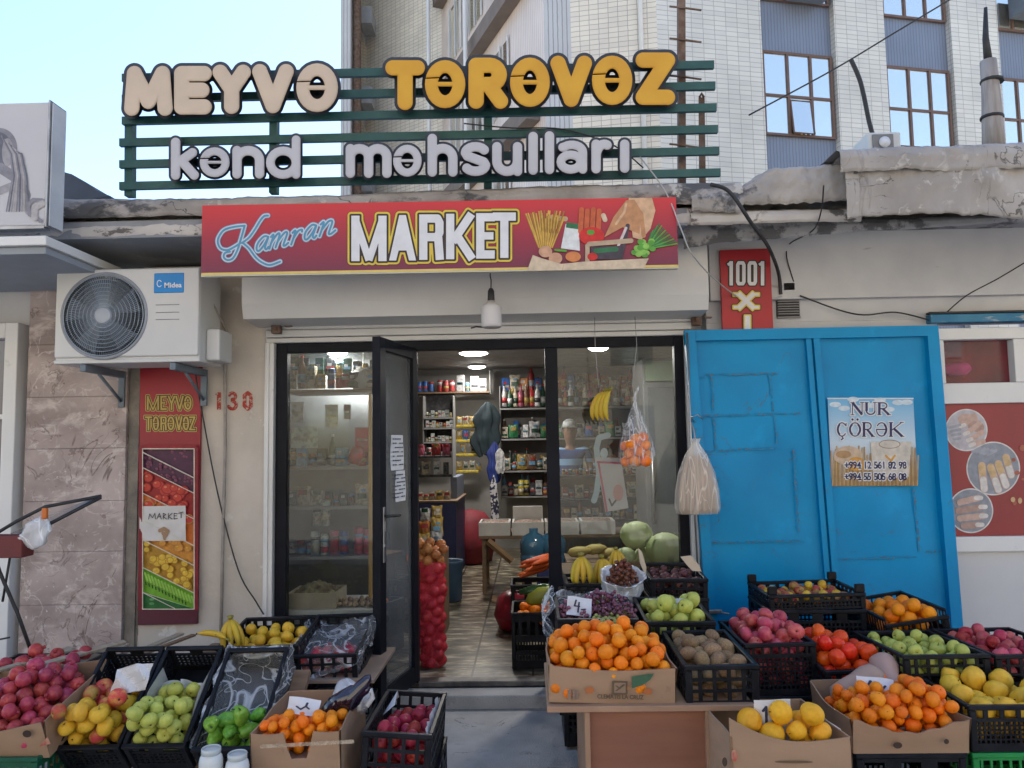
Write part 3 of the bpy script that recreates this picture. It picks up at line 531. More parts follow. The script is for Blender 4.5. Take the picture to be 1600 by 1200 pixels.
# right facade: brick piers and recessed blue strips with windows
def z_at(px,py): return w5.at(px,py)[1]
def s_at(px,py=150): return w5.at(px,py)[0]
strips=[(s_at(1192,100),s_at(1307,100)),(s_at(1388,150),s_at(1493,150)),(s_at(1567,150),s_at(1568,150)+1.36)]
prev=0
for k,(a,b) in enumerate(strips):
    wallpart(w5,brick,'brick_pier',a0=prev,a1=a); prev=b
    wallpart(w5,corr,'blue_panel',a0=a+.001,a1=b-.001,o=-.16,z0=0,z1=HT,th=.1)
    py0=[75,99,118][k]; px0=[1200,1395,1570][k]
    zt_=z_at(px0,py0); hgt=1.86
    for m_,z1_ in ((0,zt_),(1,zt_+3.0),(2,zt_-3.0)):
        z0_=z1_-hgt
        fr=MB()
        for q in (a+.03,a+(b-a)*.345,a+(b-a)*.66,b-.10): w5.rect(fr,q,q+.055,z0_,z1_,-.08,0,.06)
        for q0,q1 in ((a+.085,a+(b-a)*.345),(a+(b-a)*.345+.055,a+(b-a)*.66),(a+(b-a)*.66+.055,b-.10)):
            for zz in (z0_,z1_-.05,z0_+hgt*.46): w5.rect(fr,q0,q1,zz,zz+.05,-.082,0,.055)
        f=W(fr,'window_frame',brown,bt)
        g=MB(); w5.rect(g,a+.05,b-.07,z0_+.02,z1_-.02,-.115,0,.005); W(g,'pane',mirror,f)
        if m_==0 and k==0:
            g=MB(); q0,q1=a+(b-a)*.345+.06,a+(b-a)*.66
            g.quad(w5.pt(q0,z0_+.05,-.02),w5.pt(q1,z0_+.05,-.02),w5.pt(q1,z0_+.8,-.10),w5.pt(q0,z0_+.8,-.10)); W(g,'tilted_sash',mirror,f,label='tilted open pane')
            g=MB(); g.tube([w5.pt(q0,z0_+.05,-.01),w5.pt(q1,z0_+.05,-.01),w5.pt(q1,z0_+.8,-.09),w5.pt(q0,z0_+.8,-.09),w5.pt(q0,z0_+.05,-.01)],.02,4,smooth=False); W(g,'sash_frame',brown,f)
wallpart(w5,brick,'brick_pier',a0=prev,a1=w5.L)
for px_ in (1003,):
    mb=MB(); a,_=w4.at(px_,100); mb.tube([w4.pt(a,0,.08),w4.pt(a,HT,.08)],.05,8); W(mb,'drainpipe',pvc,bt)
# stub units on facade top
for px_,py_ in ((1255,2),(1600,30)):
    a,z=w5.at(px_,py_); mb=MB(); w5.rect(mb,a-.42,a+.42,z-.05,z+.5,.42,0,.4); W(mb,'outdoor_unit',mk('unit_dark',(.16,.19,.23),rough=.6),bt)
# a building over the street (seen only in reflections and as what shades the street from low sky)
ob=TH('street_building','plain beige block across the street behind the photographer','building',(0,-26,0))
mb=MB(); mb.box(-34,30,-34,-24,0,15); W(mb,'wall',mk('beige_render',(.60,.53,.43),rough=.9),ob)
mb=MB()
for i in range(14):
    for j in range(4): mb.box(-28+i*3.9,-26.4+i*3.9,-24,-23.97,1.2+j*3.4,3.0+j*3.4)
W(mb,'window',mirror,ob)
# ---------------------------------------------------------------- shop front
fx0=P(430,750,0).x; fx1=P(1075,750,0).x; ftop=P(750,531,0).z; pw=.05
sx_h=P(647,750,0).x; sx_p0=P(855,750,0).x; sx_p1=P(875,750,0).x
sf=TH('shop_front','dark aluminium framed glass front of the grocery shop','shop front',((fx0+fx1)/2,0,.08))
mb=MB(); mb.bbox(fx0,fx0+.072,0,.07,.08,ftop,b=.003); mb.bbox(fx1-.06,fx1,0,.07,.08,ftop,b=.003)
mb.bbox(sx_h-.03,sx_h+.02,0.002,.07,.10,ftop-.062,b=.003); mb.bbox(sx_p0,sx_p1,-.004,.07,.10,ftop-.062,b=.003)
mb.bbox(fx0+.0725,fx1-.0605,0,.07,ftop-.06,ftop,b=.003); mb.bbox(fx0+.0725,sx_h-.031,0,.068,.081,.16,b=.003); mb.bbox(sx_p1+.001,fx1-.0605,0,.068,.081,.16,b=.003)
W(mb,'frame',alu,sf)
mb=MB(); mb.bbox(sx_h+.021,sx_p0-.001,-.01,.09,.0785,.112,b=.006); W(mb,'threshold',mk('worn_threshold',(.05,.05,.055),(.16,.15,.14),scale=9,rough=.5,metal=.4),sf)
gl=glassm('shop_window_glass',.75,.010,(.90,.93,.93))
mb=MB(); mb.box(fx0+.073,sx_h-.031,.03,.034,.161,ftop-.061); W(mb,'window_pane',gl,sf)
mb=MB(); mb.box(sx_p1+.001,fx1-.061,.03,.034,.161,ftop-.061); W(mb,'window_pane',gl,sf)
# white shutter housing
a=P(380,418,-.32); b_=P(1106,490,-.32)
sh=TH('roller_shutter','white metal roller shutter box above the shop windows','shutter',((fx0+fx1)/2,-.1,ftop))
mb=MB(); zb0=P(745,490,-.32).z; zt0=P(745,410,-.32).z+.12
X0,X1=P(378,440,-.32).x,P(1107,440,-.32).x
pr=[(-.32,zt0),(-.32,zb0+.09),(-.29,zb0),(-.012,zb0-.012),(-.012,zt0)]
n=len(pr); vs=[(X0 if s==0 else X1,y,z) for s in (0,1) for y,z in pr]
mb.add(vs,[tuple(range(n)),tuple(range(2*n-1,n-1,-1))]+[(i,i+n,(i+1)%n+n,(i+1)%n) for i in range(n)])
for x in (X0+.9,X0+1.8): mb.box(x,x+.003,-.3215,-.31,zb0+.09,zt0)
W(mb,'housing',white_paint,sh)
mb=MB(); zz=ftop+.002; xg0,xg1=fx0-.06,fx1+.05
for k,h in enumerate((.035,.05,.05,.06)):
    mb.bbox(xg0,xg1,-.03-.01*(k%2),.06,zz,zz+h-.004,b=.004,seg=1); zz+=h
mb.box(xg0,xg1,.01,.06,zz,zb0+.05); W(mb,'slats',white_paint,sh)
mb=MB(); mb.bbox(fx0-.062,fx0-.002,-.04,.05,.02,ftop,b=.004); mb.bbox(fx0-.05,fx0-.03,-.05,-.041,.02,ftop,b=.002,seg=1); W(mb,'guide_rail',pvc,sh)
mb=MB(); mb.bbox(fx1+.002,fx1+.05,-.04,.05,.02,ftop,b=.004); W(mb,'guide_rail',pvc,sh)
for px,py in ((432,513),(1088,500)):
    mb=MB(); c=P(px,py,-.07); mb.bbox(c.x-.03,c.x+.03,-.09,-.045,c.z-.035,c.z+.03,b=.006); mb.bbox(c.x-.012,c.x+.012,-.10,-.088,c.z-.015,c.z+.012,b=.003); mb.bbox(c.x+.05,c.x+.10,-.075,-.05,c.z+.01,c.z+.02,b=.003,seg=1); W(mb,'lock_bracket',rust,sh)
# open door leaf
hx=sx_h; fr_=P(588,800,-.58); L=math.hypot(fr_.x-hx,.58); ang=math.atan2(-.58,fr_.x-hx)
dm=Matrix.Translation((hx,.0,.0))@Matrix.Rotation(ang,4,'Z')
zt1=ftop-.05
door=TH('glass_door','dark framed glass shop door standing open towards the street','door',(hx,0,.1)); door.matrix_world=dm
mb=MB(); mb.bbox(.0,.07,-.025,.025,.12,zt1,b=.004); mb.bbox(L-.085,L,-.025,.025,.12,zt1,b=.004); mb.bbox(.0702,L-.0852,-.025,.025,.12,.22,b=.004); mb.bbox(.0702,L-.0852,-.025,.025,zt1-.075,zt1,b=.004)
dfr=mb.obj('frame',alu,door)
mb=MB(); mb.box(.0705,L-.0855,-.004,.004,.221,zt1-.076); mb.obj('pane',glassm('door_glass',3.2,.12,(.85,.9,.9)),door)  # diffuse veil raised on the door to paint in its pale reflection
mb=MB(); mb.bbox(L-.058,L-.030,.0255,.031,.93,1.24,b=.002,seg=1); mb.bbox(L-.05,L-.038,.0312,.036,1.10,1.16,b=.002,seg=1); mb.lathe([(.001,.034),(.011,.034),(.011,.02)],12,Matrix.Translation((L-.044,0,1.02))@Matrix.Rotation(R(-90),4,'X')); mb.obj('lock_plate',steel,dfr)
mb=MB(); mb.tube([(L-.044,.034,1.19),(L-.044,.075,1.19),(L-.06,.082,1.19),(L-.15,.082,1.185)],.009); mb.obj('handle',black_rub,dfr)
for z in (.4,1.1,1.9): mb=MB(); mb.tube([(0,-.035,z),(0,-.035,z+.09)],.012); mb.obj('hinge',steel,dfr)
paper=mk('white_paper',(.68,.69,.72),(.6,.61,.66),scale=14,rough=.8,bump=.3,bscale=12)
inkm=mk('blue_black_ink',(.03,.035,.08),scale=30)
for z0,z1,x0,x1 in ((1.44,1.65,.20,.40),(1.25,1.435,.17,.33)):
    mb=MB(); mb.grid(lambda u,v:(x0+(x1-x0)*u,.0075+.003*math.sin(u*9+v*5),z0+(z1-z0)*v),6,8)
    for i in range(7):
        zz=z1-.02-i*(z1-z0-.03)/7
        for j in range(5):
            if (i*3+j)%5: mb.box(x0+.02+j*.034,x0+.045+j*.034,.0125,.0132,zz-.007,zz,1)
    mb.obj('notice',[paper,inkm],door)
# ---------------------------------------------------------------- MARKET sign
SY=-.76
grad=mk('red_sign_print',(.45,.02,.03),(.40,.02,.03),scale=3,rough=.35)
def zgrad(m,z0,z1,c0,c1,mid=None):
    n=m.node_tree.nodes; l=m.node_tree.links; g=n.new('ShaderNodeNewGeometry'); s=n.new('ShaderNodeSeparateXYZ'); l.new(g.outputs['Position'],s.inputs[0])
    mr=n.new('ShaderNodeMapRange'); mr.inputs['From Min'].default_value=z0; mr.inputs['From Max'].default_value=z1; l.new(s.outputs['Z'],mr.inputs['Value'])
    cr=n.new('ShaderNodeValToRGB'); cr.color_ramp.elements[0].color=(*c0,1); cr.color_ramp.elements[1].color=(*c1,1)
    if mid: e=cr.color_ramp.elements.new(mid[0]); e.color=(*mid[1],1)
    l.new(mr.outputs[0],cr.inputs[0]); l.new(cr.outputs[0],n['Principled BSDF'].inputs['Base Color']); return m
zgrad(grad,P(690,430,SY).z,P(690,315,SY).z,(.13,.02,.06),(.58,.03,.04),(.5,(.30,.02,.05)))
def pq(mb,q,Y,th=.02,mi=0):    # slab with four pixel corners (tl,tr,br,bl)
    f=[P(*p,Y) for p in q]; b=[v+Vector((0,th,0)) for v in f]; mb.add(f+b,[(3,2,1,0),(4,5,6,7),(0,1,5,4),(1,2,6,5),(2,3,7,6),(3,0,4,7)],mi)
ms=TH('market_sign','long red sign reading Kamran MARKET with a grocery bag picture','sign',P(690,430,SY))
mb=MB(); pq(mb,[(316,321),(1056,308),(1060,417),(314,430)],SY,.03); gpan=W(mb,'sign_panel',grad,ms)
mb=MB(); pq(mb,[(315,426.5),(1060,413.5),(1060,417),(314,430)],SY-.004,.002,0); pq(mb,[(314.5,429.6),(1060,417),(1060,419.3),(314,432.3)],SY-.001,.036,1); W(mb,'trim',[flat((.72,.55,.16)),flat((.62,.6,.5))],ms)
yel=flat((.74,.55,.08)); drk=flat((.05,.035,.03)); wht=flat((.74,.74,.76)); dred=flat((.25,.015,.02))
def sheet(layers,Y,name,mats,parent,res=.4,step=.0012,M=P):
    mb=MB()
    for k,(pr,lev,mi) in enumerate(layers): shape(mb,pr,M,Y-step*(k+1),None,mi,lev,(),res)
    return W(mb,name,mats,parent)
mk_l=[('M',549,337,604,408),('A',608,336,650,407),('R',655,335,693,406),('K',697,334,742,405),('E',744,333,773,404),('T',770,332,806,403)]
ap=[]
for ch,x0,y0,x1,y1 in mk_l: ap+=block(ch,x0,y0,x1,y1,6.4)
sheet([(ap,6.6,1),(ap,6.0,0),(ap,3.0,1),(ap,0,2)],SY-.001,'lettering',[yel,drk,wht],gpan)
def zt_(p): return [(320+x/4.21,300+y/4.21) for x,y in p]
K=[zt_([(262,222),(200,228),(130,248),(95,290),(85,330),(105,372),(150,382),(200,358),(235,335)]),zt_([(262,222),(240,300),(215,380),(185,435),(150,448),(125,430),(132,402),(165,392)]),
   zt_([(415,155),(388,160),(360,195),(330,245),(290,300),(245,335)]),zt_([(250,335),(290,370),(335,430),(380,465),(430,480),(495,458)])]
def scr(ch,x,y,wd,h):
    q={'a':[[(.9,.1),(.5,.0),(.1,.4),(.1,.85),(.35,1),(.7,.6),(.9,.1),(.8,.8),(.95,1),(1.1,.85)]],
       'm':[[(0,.15),(.12,.05),(.05,1)],[(.08,.6),(.3,.05),(.45,.1),(.38,1)],[(.42,.6),(.68,.05),(.85,.12),(.78,.9),(.88,1),(1.02,.85)]],
       'r':[[(0,.15),(.25,.05),(.12,1)],[(.18,.6),(.5,.1),(.85,.05),(.9,.2)]],'n':[[(0,.15),(.2,.05),(.1,1)],[(.15,.6),(.5,.05),(.8,.12),(.72,.9),(.88,1),(1.15,.8)]]}[ch]
    return [zt_([(x+px*wd+(1-py)*h*.22,y+py*h-px*wd*.2) for px,py in s]) for s in q]
for ch,x,y,wd in (('a',330,300,78),('m',418,282,125),('r',560,255,70),('a',645,225,78),('n',745,200,95)): K+=scr(ch,x,y,wd,92)
ks=[]
for s in K:
    # smooth with catmull
    pts=[]
    for i in range(len(s)-1):
        p0,p1,p2,p3=s[max(i-1,0)],s[i],s[i+1],s[min(i+2,len(s)-1)]
        for t in (0,.25,.5,.75):
            pts.append(tuple(.5*((2*p1[k])+(-p0[k]+p2[k])*t+(2*p0[k]-5*p1[k]+4*p2[k]-p3[k])*t*t+(-p0[k]+3*p1[k]-3*p2[k]+p3[k])*t**3) for k in (0,1)))
    pts.append(s[-1]); ks+=poly(pts,1.5)
sheet([(ks,2.8,0),(ks,1.9,1),(ks,.1,2)],SY-.001,'script_lettering',[flat((.10,.28,.48)),flat((.60,.66,.72)),flat((.10,.30,.46))],gpan,res=.3)
# printed groceries
pal={'paper':(.62,.50,.36),'paper2':(.50,.38,.26),'wheat':(.62,.38,.08),'wheat2':(.35,.18,.04),'milk':(.72,.74,.74),'green':(.03,.16,.07),'leaf':(.10,.33,.05),'leaf2':(.25,.50,.10),'carrot':(.55,.12,.05),'pepper':(.60,.03,.03),'bread':(.52,.26,.13),'bread2':(.66,.42,.26),'egg':(.60,.34,.22),'onion':(.62,.22,.08),'dark':(.06,.05,.07),'pinkish':(.60,.50,.50)}
pk=list(pal); pm=[flatv(pal[k]) for k in pk]
def z3(x,y): return (700+x/3.81,300+y/3.81)
def S3(pts,r): return poly([z3(*p) for p in pts],r/3.81)
L_=[]
L_.append((S3([(600,150),(700,160)],14),0,'paper2'))
for i in range(26):
    u=i/25; L_.append((S3([(540+u*80,330),(462+u*235+6*math.sin(i*5),120+18*math.sin(i*3.1)+25*abs(u-.45))],4.2),0,'wheat' if i%3 else 'wheat2'))
for i in range(14): L_.append((S3([(545+i*9,150+10*math.sin(i*2)),(550+i*8,230+15*math.sin(i*3))],3),0,'wheat2' if i%2 else 'wheat'))
L_+= [([('p',[z3(*p) for p in ((700,190),(778,200),(785,350),(672,335))])],0,'milk'),([('p',[z3(*p) for p in ((705,180),(780,190),(776,222),(702,212))])],0,'green')]
for i,x in enumerate((795,830,865,900)): L_.append((S3([(x,105+8*(i%2)),(x-6,235)],15),0,'carrot'))
L_.append((S3([(925,140),(935,165)],14),0,'paper')); 
L_+= [([('e',*z3(855,262),20,14)],0,'pepper'),([('e',*z3(850,240),6,4)],0,'leaf'),([('p',[z3(*p) for p in ((1075,35),(1215,35),(1235,110),(1205,220),(1150,285),(1100,270),(1085,150))])],0,'bread2'),
 ([('p',[z3(*p) for p in ((1060,50),(1110,45),(1150,110),(1140,250),(1040,210),(930,270),(985,150))])],0,'bread'),(S3([(1090,60),(1150,130),(1165,260)],13),0,'bread'),(S3([(1000,190),(1050,120),(1060,70)],7),0,'bread2')]
for i in range(14):
    L_.append((S3([(1180,340),(1210+i*12,190+abs(i-4)*13)],4),0,'leaf' if i%2 else 'green'))
for i in range(22): L_.append(([('e',*z3(1100+rs.rand()*120,290+rs.rand()*90),5,4)],0,'leaf2' if i%2 else 'leaf'))
L_+= [(S3([(1070,200),(1040,340)],12),0,'dark'),(S3([(1060,215),(1010,330)],8),0,'pinkish'),(S3([(840,310),(1090,290)],14),0,'paper2'),(S3([(830,320),(830,410)],13),0,'paper2'),([('p',[z3(*p) for p in ((850,325),(1050,320),(1040,400),(850,400))])],0,'dark'),
 (S3([(880,350),(1000,340)],14),0,'green'),([('e',*z3(860,385),8,6)],0,'pepper'),([('e',*z3(580,355),10.5,9)],0,'egg'),([('e',*z3(745,385),12,8)],0,'onion'),([('e',*z3(640,395),10.5,9)],0,'egg'),
 (S3([(640,345),(700,350)],7),0,'leaf'),([('p',[z3(*p) for p in ((505,375),(560,395),(675,428),(800,415),(1195,395),(1165,455),(470,470))])],0,'paper'),(S3([(690,430),(680,465)],2),0,'paper2')]
sheet([(a_,b__,pk.index(c)) for a_,b__,c in L_],SY-.001,'grocery_picture',pm,gpan,res=.4,step=.00012)
# ---------------------------------------------------------------- big letter sign
BYp=-.70
bs=TH('letter_sign','big raised letter sign on green steel bars above the shop roof','sign',P(650,300,BYp))
def sl(x): return -.0226*(x-190)
for yl in (121,154,188,222,256,290):
    mb=MB(); xl=190 if yl<200 else 186; xr_=1116+ (yl-121)*.06
    pq(mb,[(xl,yl-6+sl(xl)),(xr_,yl-6+sl(xr_)),(xr_,yl+6+sl(xr_)),(xl,yl+6+sl(xl))],-.60,.025); W(mb,'bar',green_steel,bs)
for x,y0 in ((201,112),(427,118),(763,100)):
    mb=MB(); pq(mb,[(x-6,y0),(x+6,y0),(x+5,306+sl(x)),(x-7,306+sl(x))],-.573,.05); W(mb,'post',green_steel,bs)
Lw=mk('cream_letter_face',(.60,.49,.38),(.54,.44,.345),scale=5,rough=.4); Ly=mk('yellow_letter_face',(.66,.36,.03),(.60,.31,.025),scale=5,rough=.4); Lg=mk('grey_letter_face',(.50,.50,.535),(.46,.46,.50),scale=5,rough=.4)
lback=mk('dark_letter_backing',(.025,.035,.055),(.04,.05,.07),scale=6,rough=.5)
def word(ls,r,mat,bl,mside=None):
    allp=[]
    for ch,x0,y0,x1,y1 in ls:
        pr=strokes(ch,x0,y0,x1,y1,r); allp+=pr; sub=[]
        if ch=='ə': 
            ym=y0+(y1-y0)*.5; sub=[('s',x0-3,ym-r*.75,x0+(x1-x0)*.42,ym-r*.85,.9,.9)]
            pr=[p for p in pr]; 
        mb=MB(); shape(mb,pr,P,BYp-.085,BYp+.004,0,0,sub,.5,bev=1.5,mis=1); W(mb,'letter',[mat,mside or mat],bs)
    mb=MB(); shape(mb,allp,P,BYp+.005,-.601,0,bl,(),.8); W(mb,'letter_backing',lback,bs)
word([('M',194,103,270,181),('E',272,103,331,179),('Y',332,101,392,178),('V',394,100,459,177),('ə',461,97,530,177)],12,Lw,4.8)
word([('T',602,94,664,172),('ə',662,92,729,171),('R',732,90,794,170),('ə',795,88,861,169),('V',860,87,925,167),('ə',923,85,990,166),('Z',993,82,1055,164)],12,Ly,4.8,mk('ochre_letter_side',(.34,.19,.03)))
sg=mk('grey_letter_side',(.30,.30,.31))
word([('k',267,215,311,281),('ə',311,229,360,278),('n',363,228,413,279),('d',415,211,470,280)],7.4,Lg,3.6,sg)
word([('m',540,225,612,278),('ə',613,225,660,277),('h',668,209,715,276),('s',720,222,766,275),('u',769,222,816,275),('l',820,206,846,273),('l',846,205,871,272),('a',869,219,918,272),('r',924,218,960,271),('ı',962,218,990,270)],7.4,Lg,3.6,sg)
# rusty pole and strap beside the sign
mb=MB(); pq(mb,[(1060,-30),(1071,-30),(1072,296),(1061,296)],-.50,.05)
for y in (10,60,118,225): mb.tube([P(1046,y,-.51),P(1067,y+2,-.51),P(1096,y+6,-.51)],.006,6)
tagw(mb,'rusty_pole',rust,'tall rusty steel pole with short cross rods behind the big letter sign','pole')
mb=MB(); pq(mb,[(1092,152),(1101,152),(1103,290),(1093,290)],-.45,.012); mb.tube([P(1093,152,-.45),P(1096,146,-.45),P(1100,152,-.45)],.008,6)
tagw(mb,'steel_strap',rust,'short rusted perforated steel strap right of the tall rusty pole','post')
# red narrow sign 1001 XI
ns=TH('price_sign','narrow red vertical sign reading 1001 XI half hidden by the blue door','sign',P(1165,512,-.09))
redp2=mk('red_panel',(.42,.015,.02),(.33,.02,.03),scale=4,rough=.4)
mb=MB(); pq(mb,[(1125,391),(1203,388),(1209,530),(1130,532)],-.09,.03); npan=W(mb,'sign_panel',redp2,ns)
a1=[]; 
for ch,x in (('1',1135),('0',1150),('0',1168),('1',1184)): a1+=block(ch,x,408,x+15,446,2.7)
a1=[tuple(list(p)) for p in a1]
a2=block('X',1150,458,1182,482,3.6)+bars([(1146,460),(1158,460)],2)+bars([(1174,460),(1186,460)],2)+bars([(1146,480),(1158,480)],2)+bars([(1174,480),(1186,480)],2)
a3=bars([(1168,493),(1168,526)],4.2)
sheet([(a1,2,0),(a1,0,2),(a2,3.4,0),(a2,2,1),(a2,0,2),(a3,3.6,0),(a3,2,1),(a3,0,2)],-.091,'lettering',[drk,yel,wht],npan,res=.35)
# ---------------------------------------------------------------- vertical banner
vb=TH('vertical_banner','tall dark red banner reading MEYVƏ TƏRƏVƏZ over strips of fruit pictures','banner',P(262,976,-.04))
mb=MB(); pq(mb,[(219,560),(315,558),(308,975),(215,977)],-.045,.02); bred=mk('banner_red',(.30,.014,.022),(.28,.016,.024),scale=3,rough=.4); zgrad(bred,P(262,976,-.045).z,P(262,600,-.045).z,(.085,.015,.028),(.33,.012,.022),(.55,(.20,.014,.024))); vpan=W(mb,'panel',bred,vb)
tx=[]; 
for ch,x,wd in (('M',229,20),('E',250,11),('Y',261,14),('V',273,15),('ə',287,13)): tx+=block(ch,x,618,x+wd,641,1.9)
t2=[]
for ch,x,wd in (('T',226,12),('ə',238,11),('R',250,11),('ə',261,12),('V',273,13),('ə',285,11),('Z',295,11)): t2+=block(ch,x,650,x+wd,673,1.9)
sheet([(tx,1.9,0),(tx,.9,1),(tx,-.6,2),(t2,1.9,0),(t2,.9,1),(t2,-.6,2)],-.046,'lettering',[flat((.55,.42,.13)),flat((.10,.05,.02)),flat((.5,.36,.10))],vpan,res=.2,step=.0008)
BX0,BX1,Y0b,Y1b=223.5,302.5,702,951
def clipband(ya,yb,slope=.5):    # band between two slanted lines inside the picture
    pts=[(BX0,max(Y0b,min(Y1b,ya))),]
    A=[(BX0,ya),(BX1,ya+(BX1-BX0)*slope),(BX1,yb+(BX1-BX0)*slope),(BX0,yb)]
    return [(x,max(Y0b,min(Y1b,y))) for x,y in A]
bl=[([('p',[(BX0-1.5,Y0b-1.5),(BX1+1.5,Y0b-1.5),(BX1+1.5,Y1b+1.5),(BX0-1.5,Y1b+1.5)])],0,'cream')]
pal2={'cream':(.62,.56,.46),'grape':(.07,.02,.05),'grape2':(.16,.04,.08),'grape3':(.28,.08,.12),'cherry':(.30,.02,.02),'cherry2':(.50,.05,.03),'cherry3':(.62,.18,.10),'orange':(.62,.16,.03),'orange2':(.60,.26,.04),'orange3':(.45,.20,.05),'mango':(.66,.42,.04),'mango2':(.70,.50,.10),'mango3':(.45,.24,.03),'kiwi':(.16,.40,.03),'kiwi2':(.30,.55,.08),'kiwi3':(.02,.05,.01),'mint':(.03,.15,.04),'mint2':(.10,.30,.10),'darkr':(.12,.01,.015),'edge':(.20,.014,.024),'edge2':(.26,.013,.023)}
bk=list(pal2); bm_=[flatv(pal2[k]) for k in bk]
bands=[(640,700,'darkr'),(700,730,'grape'),(731,762,'cherry'),(763,806,'orange'),(806,842,'orange3'),(846,886,'mango3'),(888,926,'kiwi'),(927,990,'mint')]
for ya,yb,c in [(660,706,'grape'),(708,730,'grape'),(731.5,770,'cherry'),(771.5,812,'orange'),(813,843,'orange2'),(844.5,886,'mango3'),(887.5,925,'kiwi'),(926.5,990,'mint')]: bl.append(([('p',clipband(ya,yb))],0,c))
def inb(x,y,ya,yb,m): 
    s=(x-BX0)*.5; return BX0+m<x<BX1-m and max(Y0b,ya+s)+m<y<min(Y1b,yb+s)-m
r3=random.Random(3)
def dots(n,ya,yb,r,cols,m=None):
    for i in range(n*9):
        x=r3.uniform(BX0,BX1); y=r3.uniform(Y0b,Y1b)
        if inb(x,y,ya,yb,(m or r)*.35):
            q=r*r3.uniform(.7,1.1); bl.append(([('e',x,y,q,q*.9)],0,cols[0])); bl.append(([('e',x,y,q*.8,q*.72)],0,cols[1])); bl.append(([('e',x-q*.3,y-q*.3,q*.25,q*.2)],0,cols[2]))
dots(16,662,706,3,('grape','grape2','grape3')); dots(50,708,730,3.4,('grape','grape2','grape3')); dots(14,731,770,9,('cherry','cherry2','cherry3')); dots(10,771,812,10,('orange3','cherry2','cherry3'),8)
dots(10,813,843,7,('orange3','orange2','mango')); dots(28,844,886,7,('mango3','mango','mango2'))
for i in range(15):
    x=BX0+3+i*5.2; y=900+(x-BX0)*.5; bl.append((poly([(x,y-6),(x+4,y+6)],1.5),0,'kiwi2'))
    if y+12<Y1b-4: bl.append((poly([(x+1,y+8),(x+1.6,y+12)],.9),0,'kiwi3'))
for i in range(16):
    x=r3.uniform(BX0+5,BX1-8); y=r3.uniform(930,947)
    if inb(x,y,926,990,3): bl.append(([('e',x,y,4,2)],0,'mint2'))
for y in (707,731,771,813,844,887,926):
    e_=min(1,(Y1b-y)/((BX1-BX0)*.5)); bl.append((bars([(BX0,y),(BX0+(BX1-BX0)*e_,y+(BX1-BX0)*.5*e_)],.6),0,'cream'))
for p_,q_ in (((BX0-.8,Y0b-1),(BX0-.8,Y1b+1)),((BX1+.8,Y0b-1),(BX1+.8,Y1b+1)),((BX0-1,Y0b-.8),(BX1+1,Y0b-.8)),((BX0-1,Y1b+.8),(BX1+1,Y1b+.8))): bl.append((bars([p_,q_],.8),0,'cream'))
for x_ in (BX0-4.2,BX1+4.4): bl.append((bars([(x_,Y0b-3),(x_,Y1b+3)],2.7),0,'edge'))
bl.append((bars([(BX0-4,Y0b-4.2),(BX1+4,Y0b-4.2)],2.6),0,'edge2'))
sheet([(a_,b__,bk.index(c)) for a_,b__,c in bl],-.0462,'fruit_picture',bm_,vpan,res=.35,step=.00006)
# handwritten market sheet
hp=TH('handwritten_sheet','white paper sheet with handwritten word MARKET taped over the vertical banner','paper sign',P(255,848,-.06))
mb=MB(); c=[P(219,791,-.066),P(290,790,-.066),P(291,845,-.066),P(218,845,-.066)]
mb.grid(lambda u,v:(c[3]*(1-u)+c[2]*u)*(1-v)+(c[0]*(1-u)+c[1]*u)*v+Vector((0,-.006*math.sin(u*7+v*3)**2,0)),14,10); W(mb,'sheet',mk('cream_paper',(.66,.63,.60),(.58,.55,.52),scale=12,rough=.8),hp)
hw=[]
for p in ([(232,811),(234,803),(238,809),(242,802),(243,811)],[(245,811),(249,802),(252,811)],[(246,808),(251,807)],[(255,811),(255,802),(259,804),(255,807),(260,811)],[(263,811),(263,802)],[(269,802),(263,807),(269,811)],[(277,803),(272,802),(272,811),(277,810)],[(272,806),(276,806)],[(279,802),(286,800)],[(283,801),(283,809)]): hw+=poly(p,.6)
st_=[]
mb=MB(); shape(mb,hw,P,-.0745,None,0,0,(),.2); 
shape(mb,poly([(250,829),(256,826),(262,830),(258,838),(255,833)],3)+poly([(256,838),(257,842)],2),P,-.0743,None,1,0,(),.4); W(mb,'handwriting',[flat((.06,.06,.07)),flat((.36,.22,.13))],hp)
# ---------------------------------------------------------------- air conditioner
ac=TH('air_conditioner','white outdoor air conditioner unit with round fan grille on wall brackets','air conditioner',P(200,566,-.35))
acm=mk('unit_white',(.60,.60,.58),(.55,.55,.54),scale=2,rough=.4,bump=.03,bscale=3); add_layer(acm,(.42,.39,.34),7,.70,.85)
q0=P(87,420,-.52); q1=P(309,563,-.52); ax0,ax1,az0,az1=q0.x,q1.x,q1.z,P(200,418,-.52).z
mb=MB(); mb.bbox(ax0,ax1,-.50,-.20,az0,az1,b=.012,seg=3); mb.bbox(ax0-.004,ax1+.004,-.505,-.195,az0-.004,az0+.018,b=.004); mb.bbox(ax0+.002,ax1-.002,-.515,-.49,az0+.03,az1-.006,b=.010,seg=3); accas=W(mb,'casing',acm,ac)
mb=MB(); mb.bbox(ax1+.001,ax1+.085,-.42,-.22,az0+.01,az0+.20,b=.012); W(mb,'side_cover',acm,ac)
fc=P(162,493,-.52); fr0=68/F*(4.85-.52)
mb=MB(); 
Mf=Matrix.Translation((fc.x,-.516,fc.z))@Matrix.Rotation(R(90),4,'X')
mb.lathe([(fr0*1.04,-.012),(fr0*1.04,.002),(fr0*.985,.006),(fr0*.97,-.004),(fr0*.97,-.012)],48,Mf); W(mb,'grille_rim',mk('unit_grey_rim',(.30,.33,.38)),ac)
mb=MB(); mb.lathe([(fr0*.965,-.001),(.001,-.001)],48,Mf); W(mb,'fan_opening',mk('fan_dark',(.05,.075,.11),(.03,.05,.08),scale=6),ac)
mb=MB()
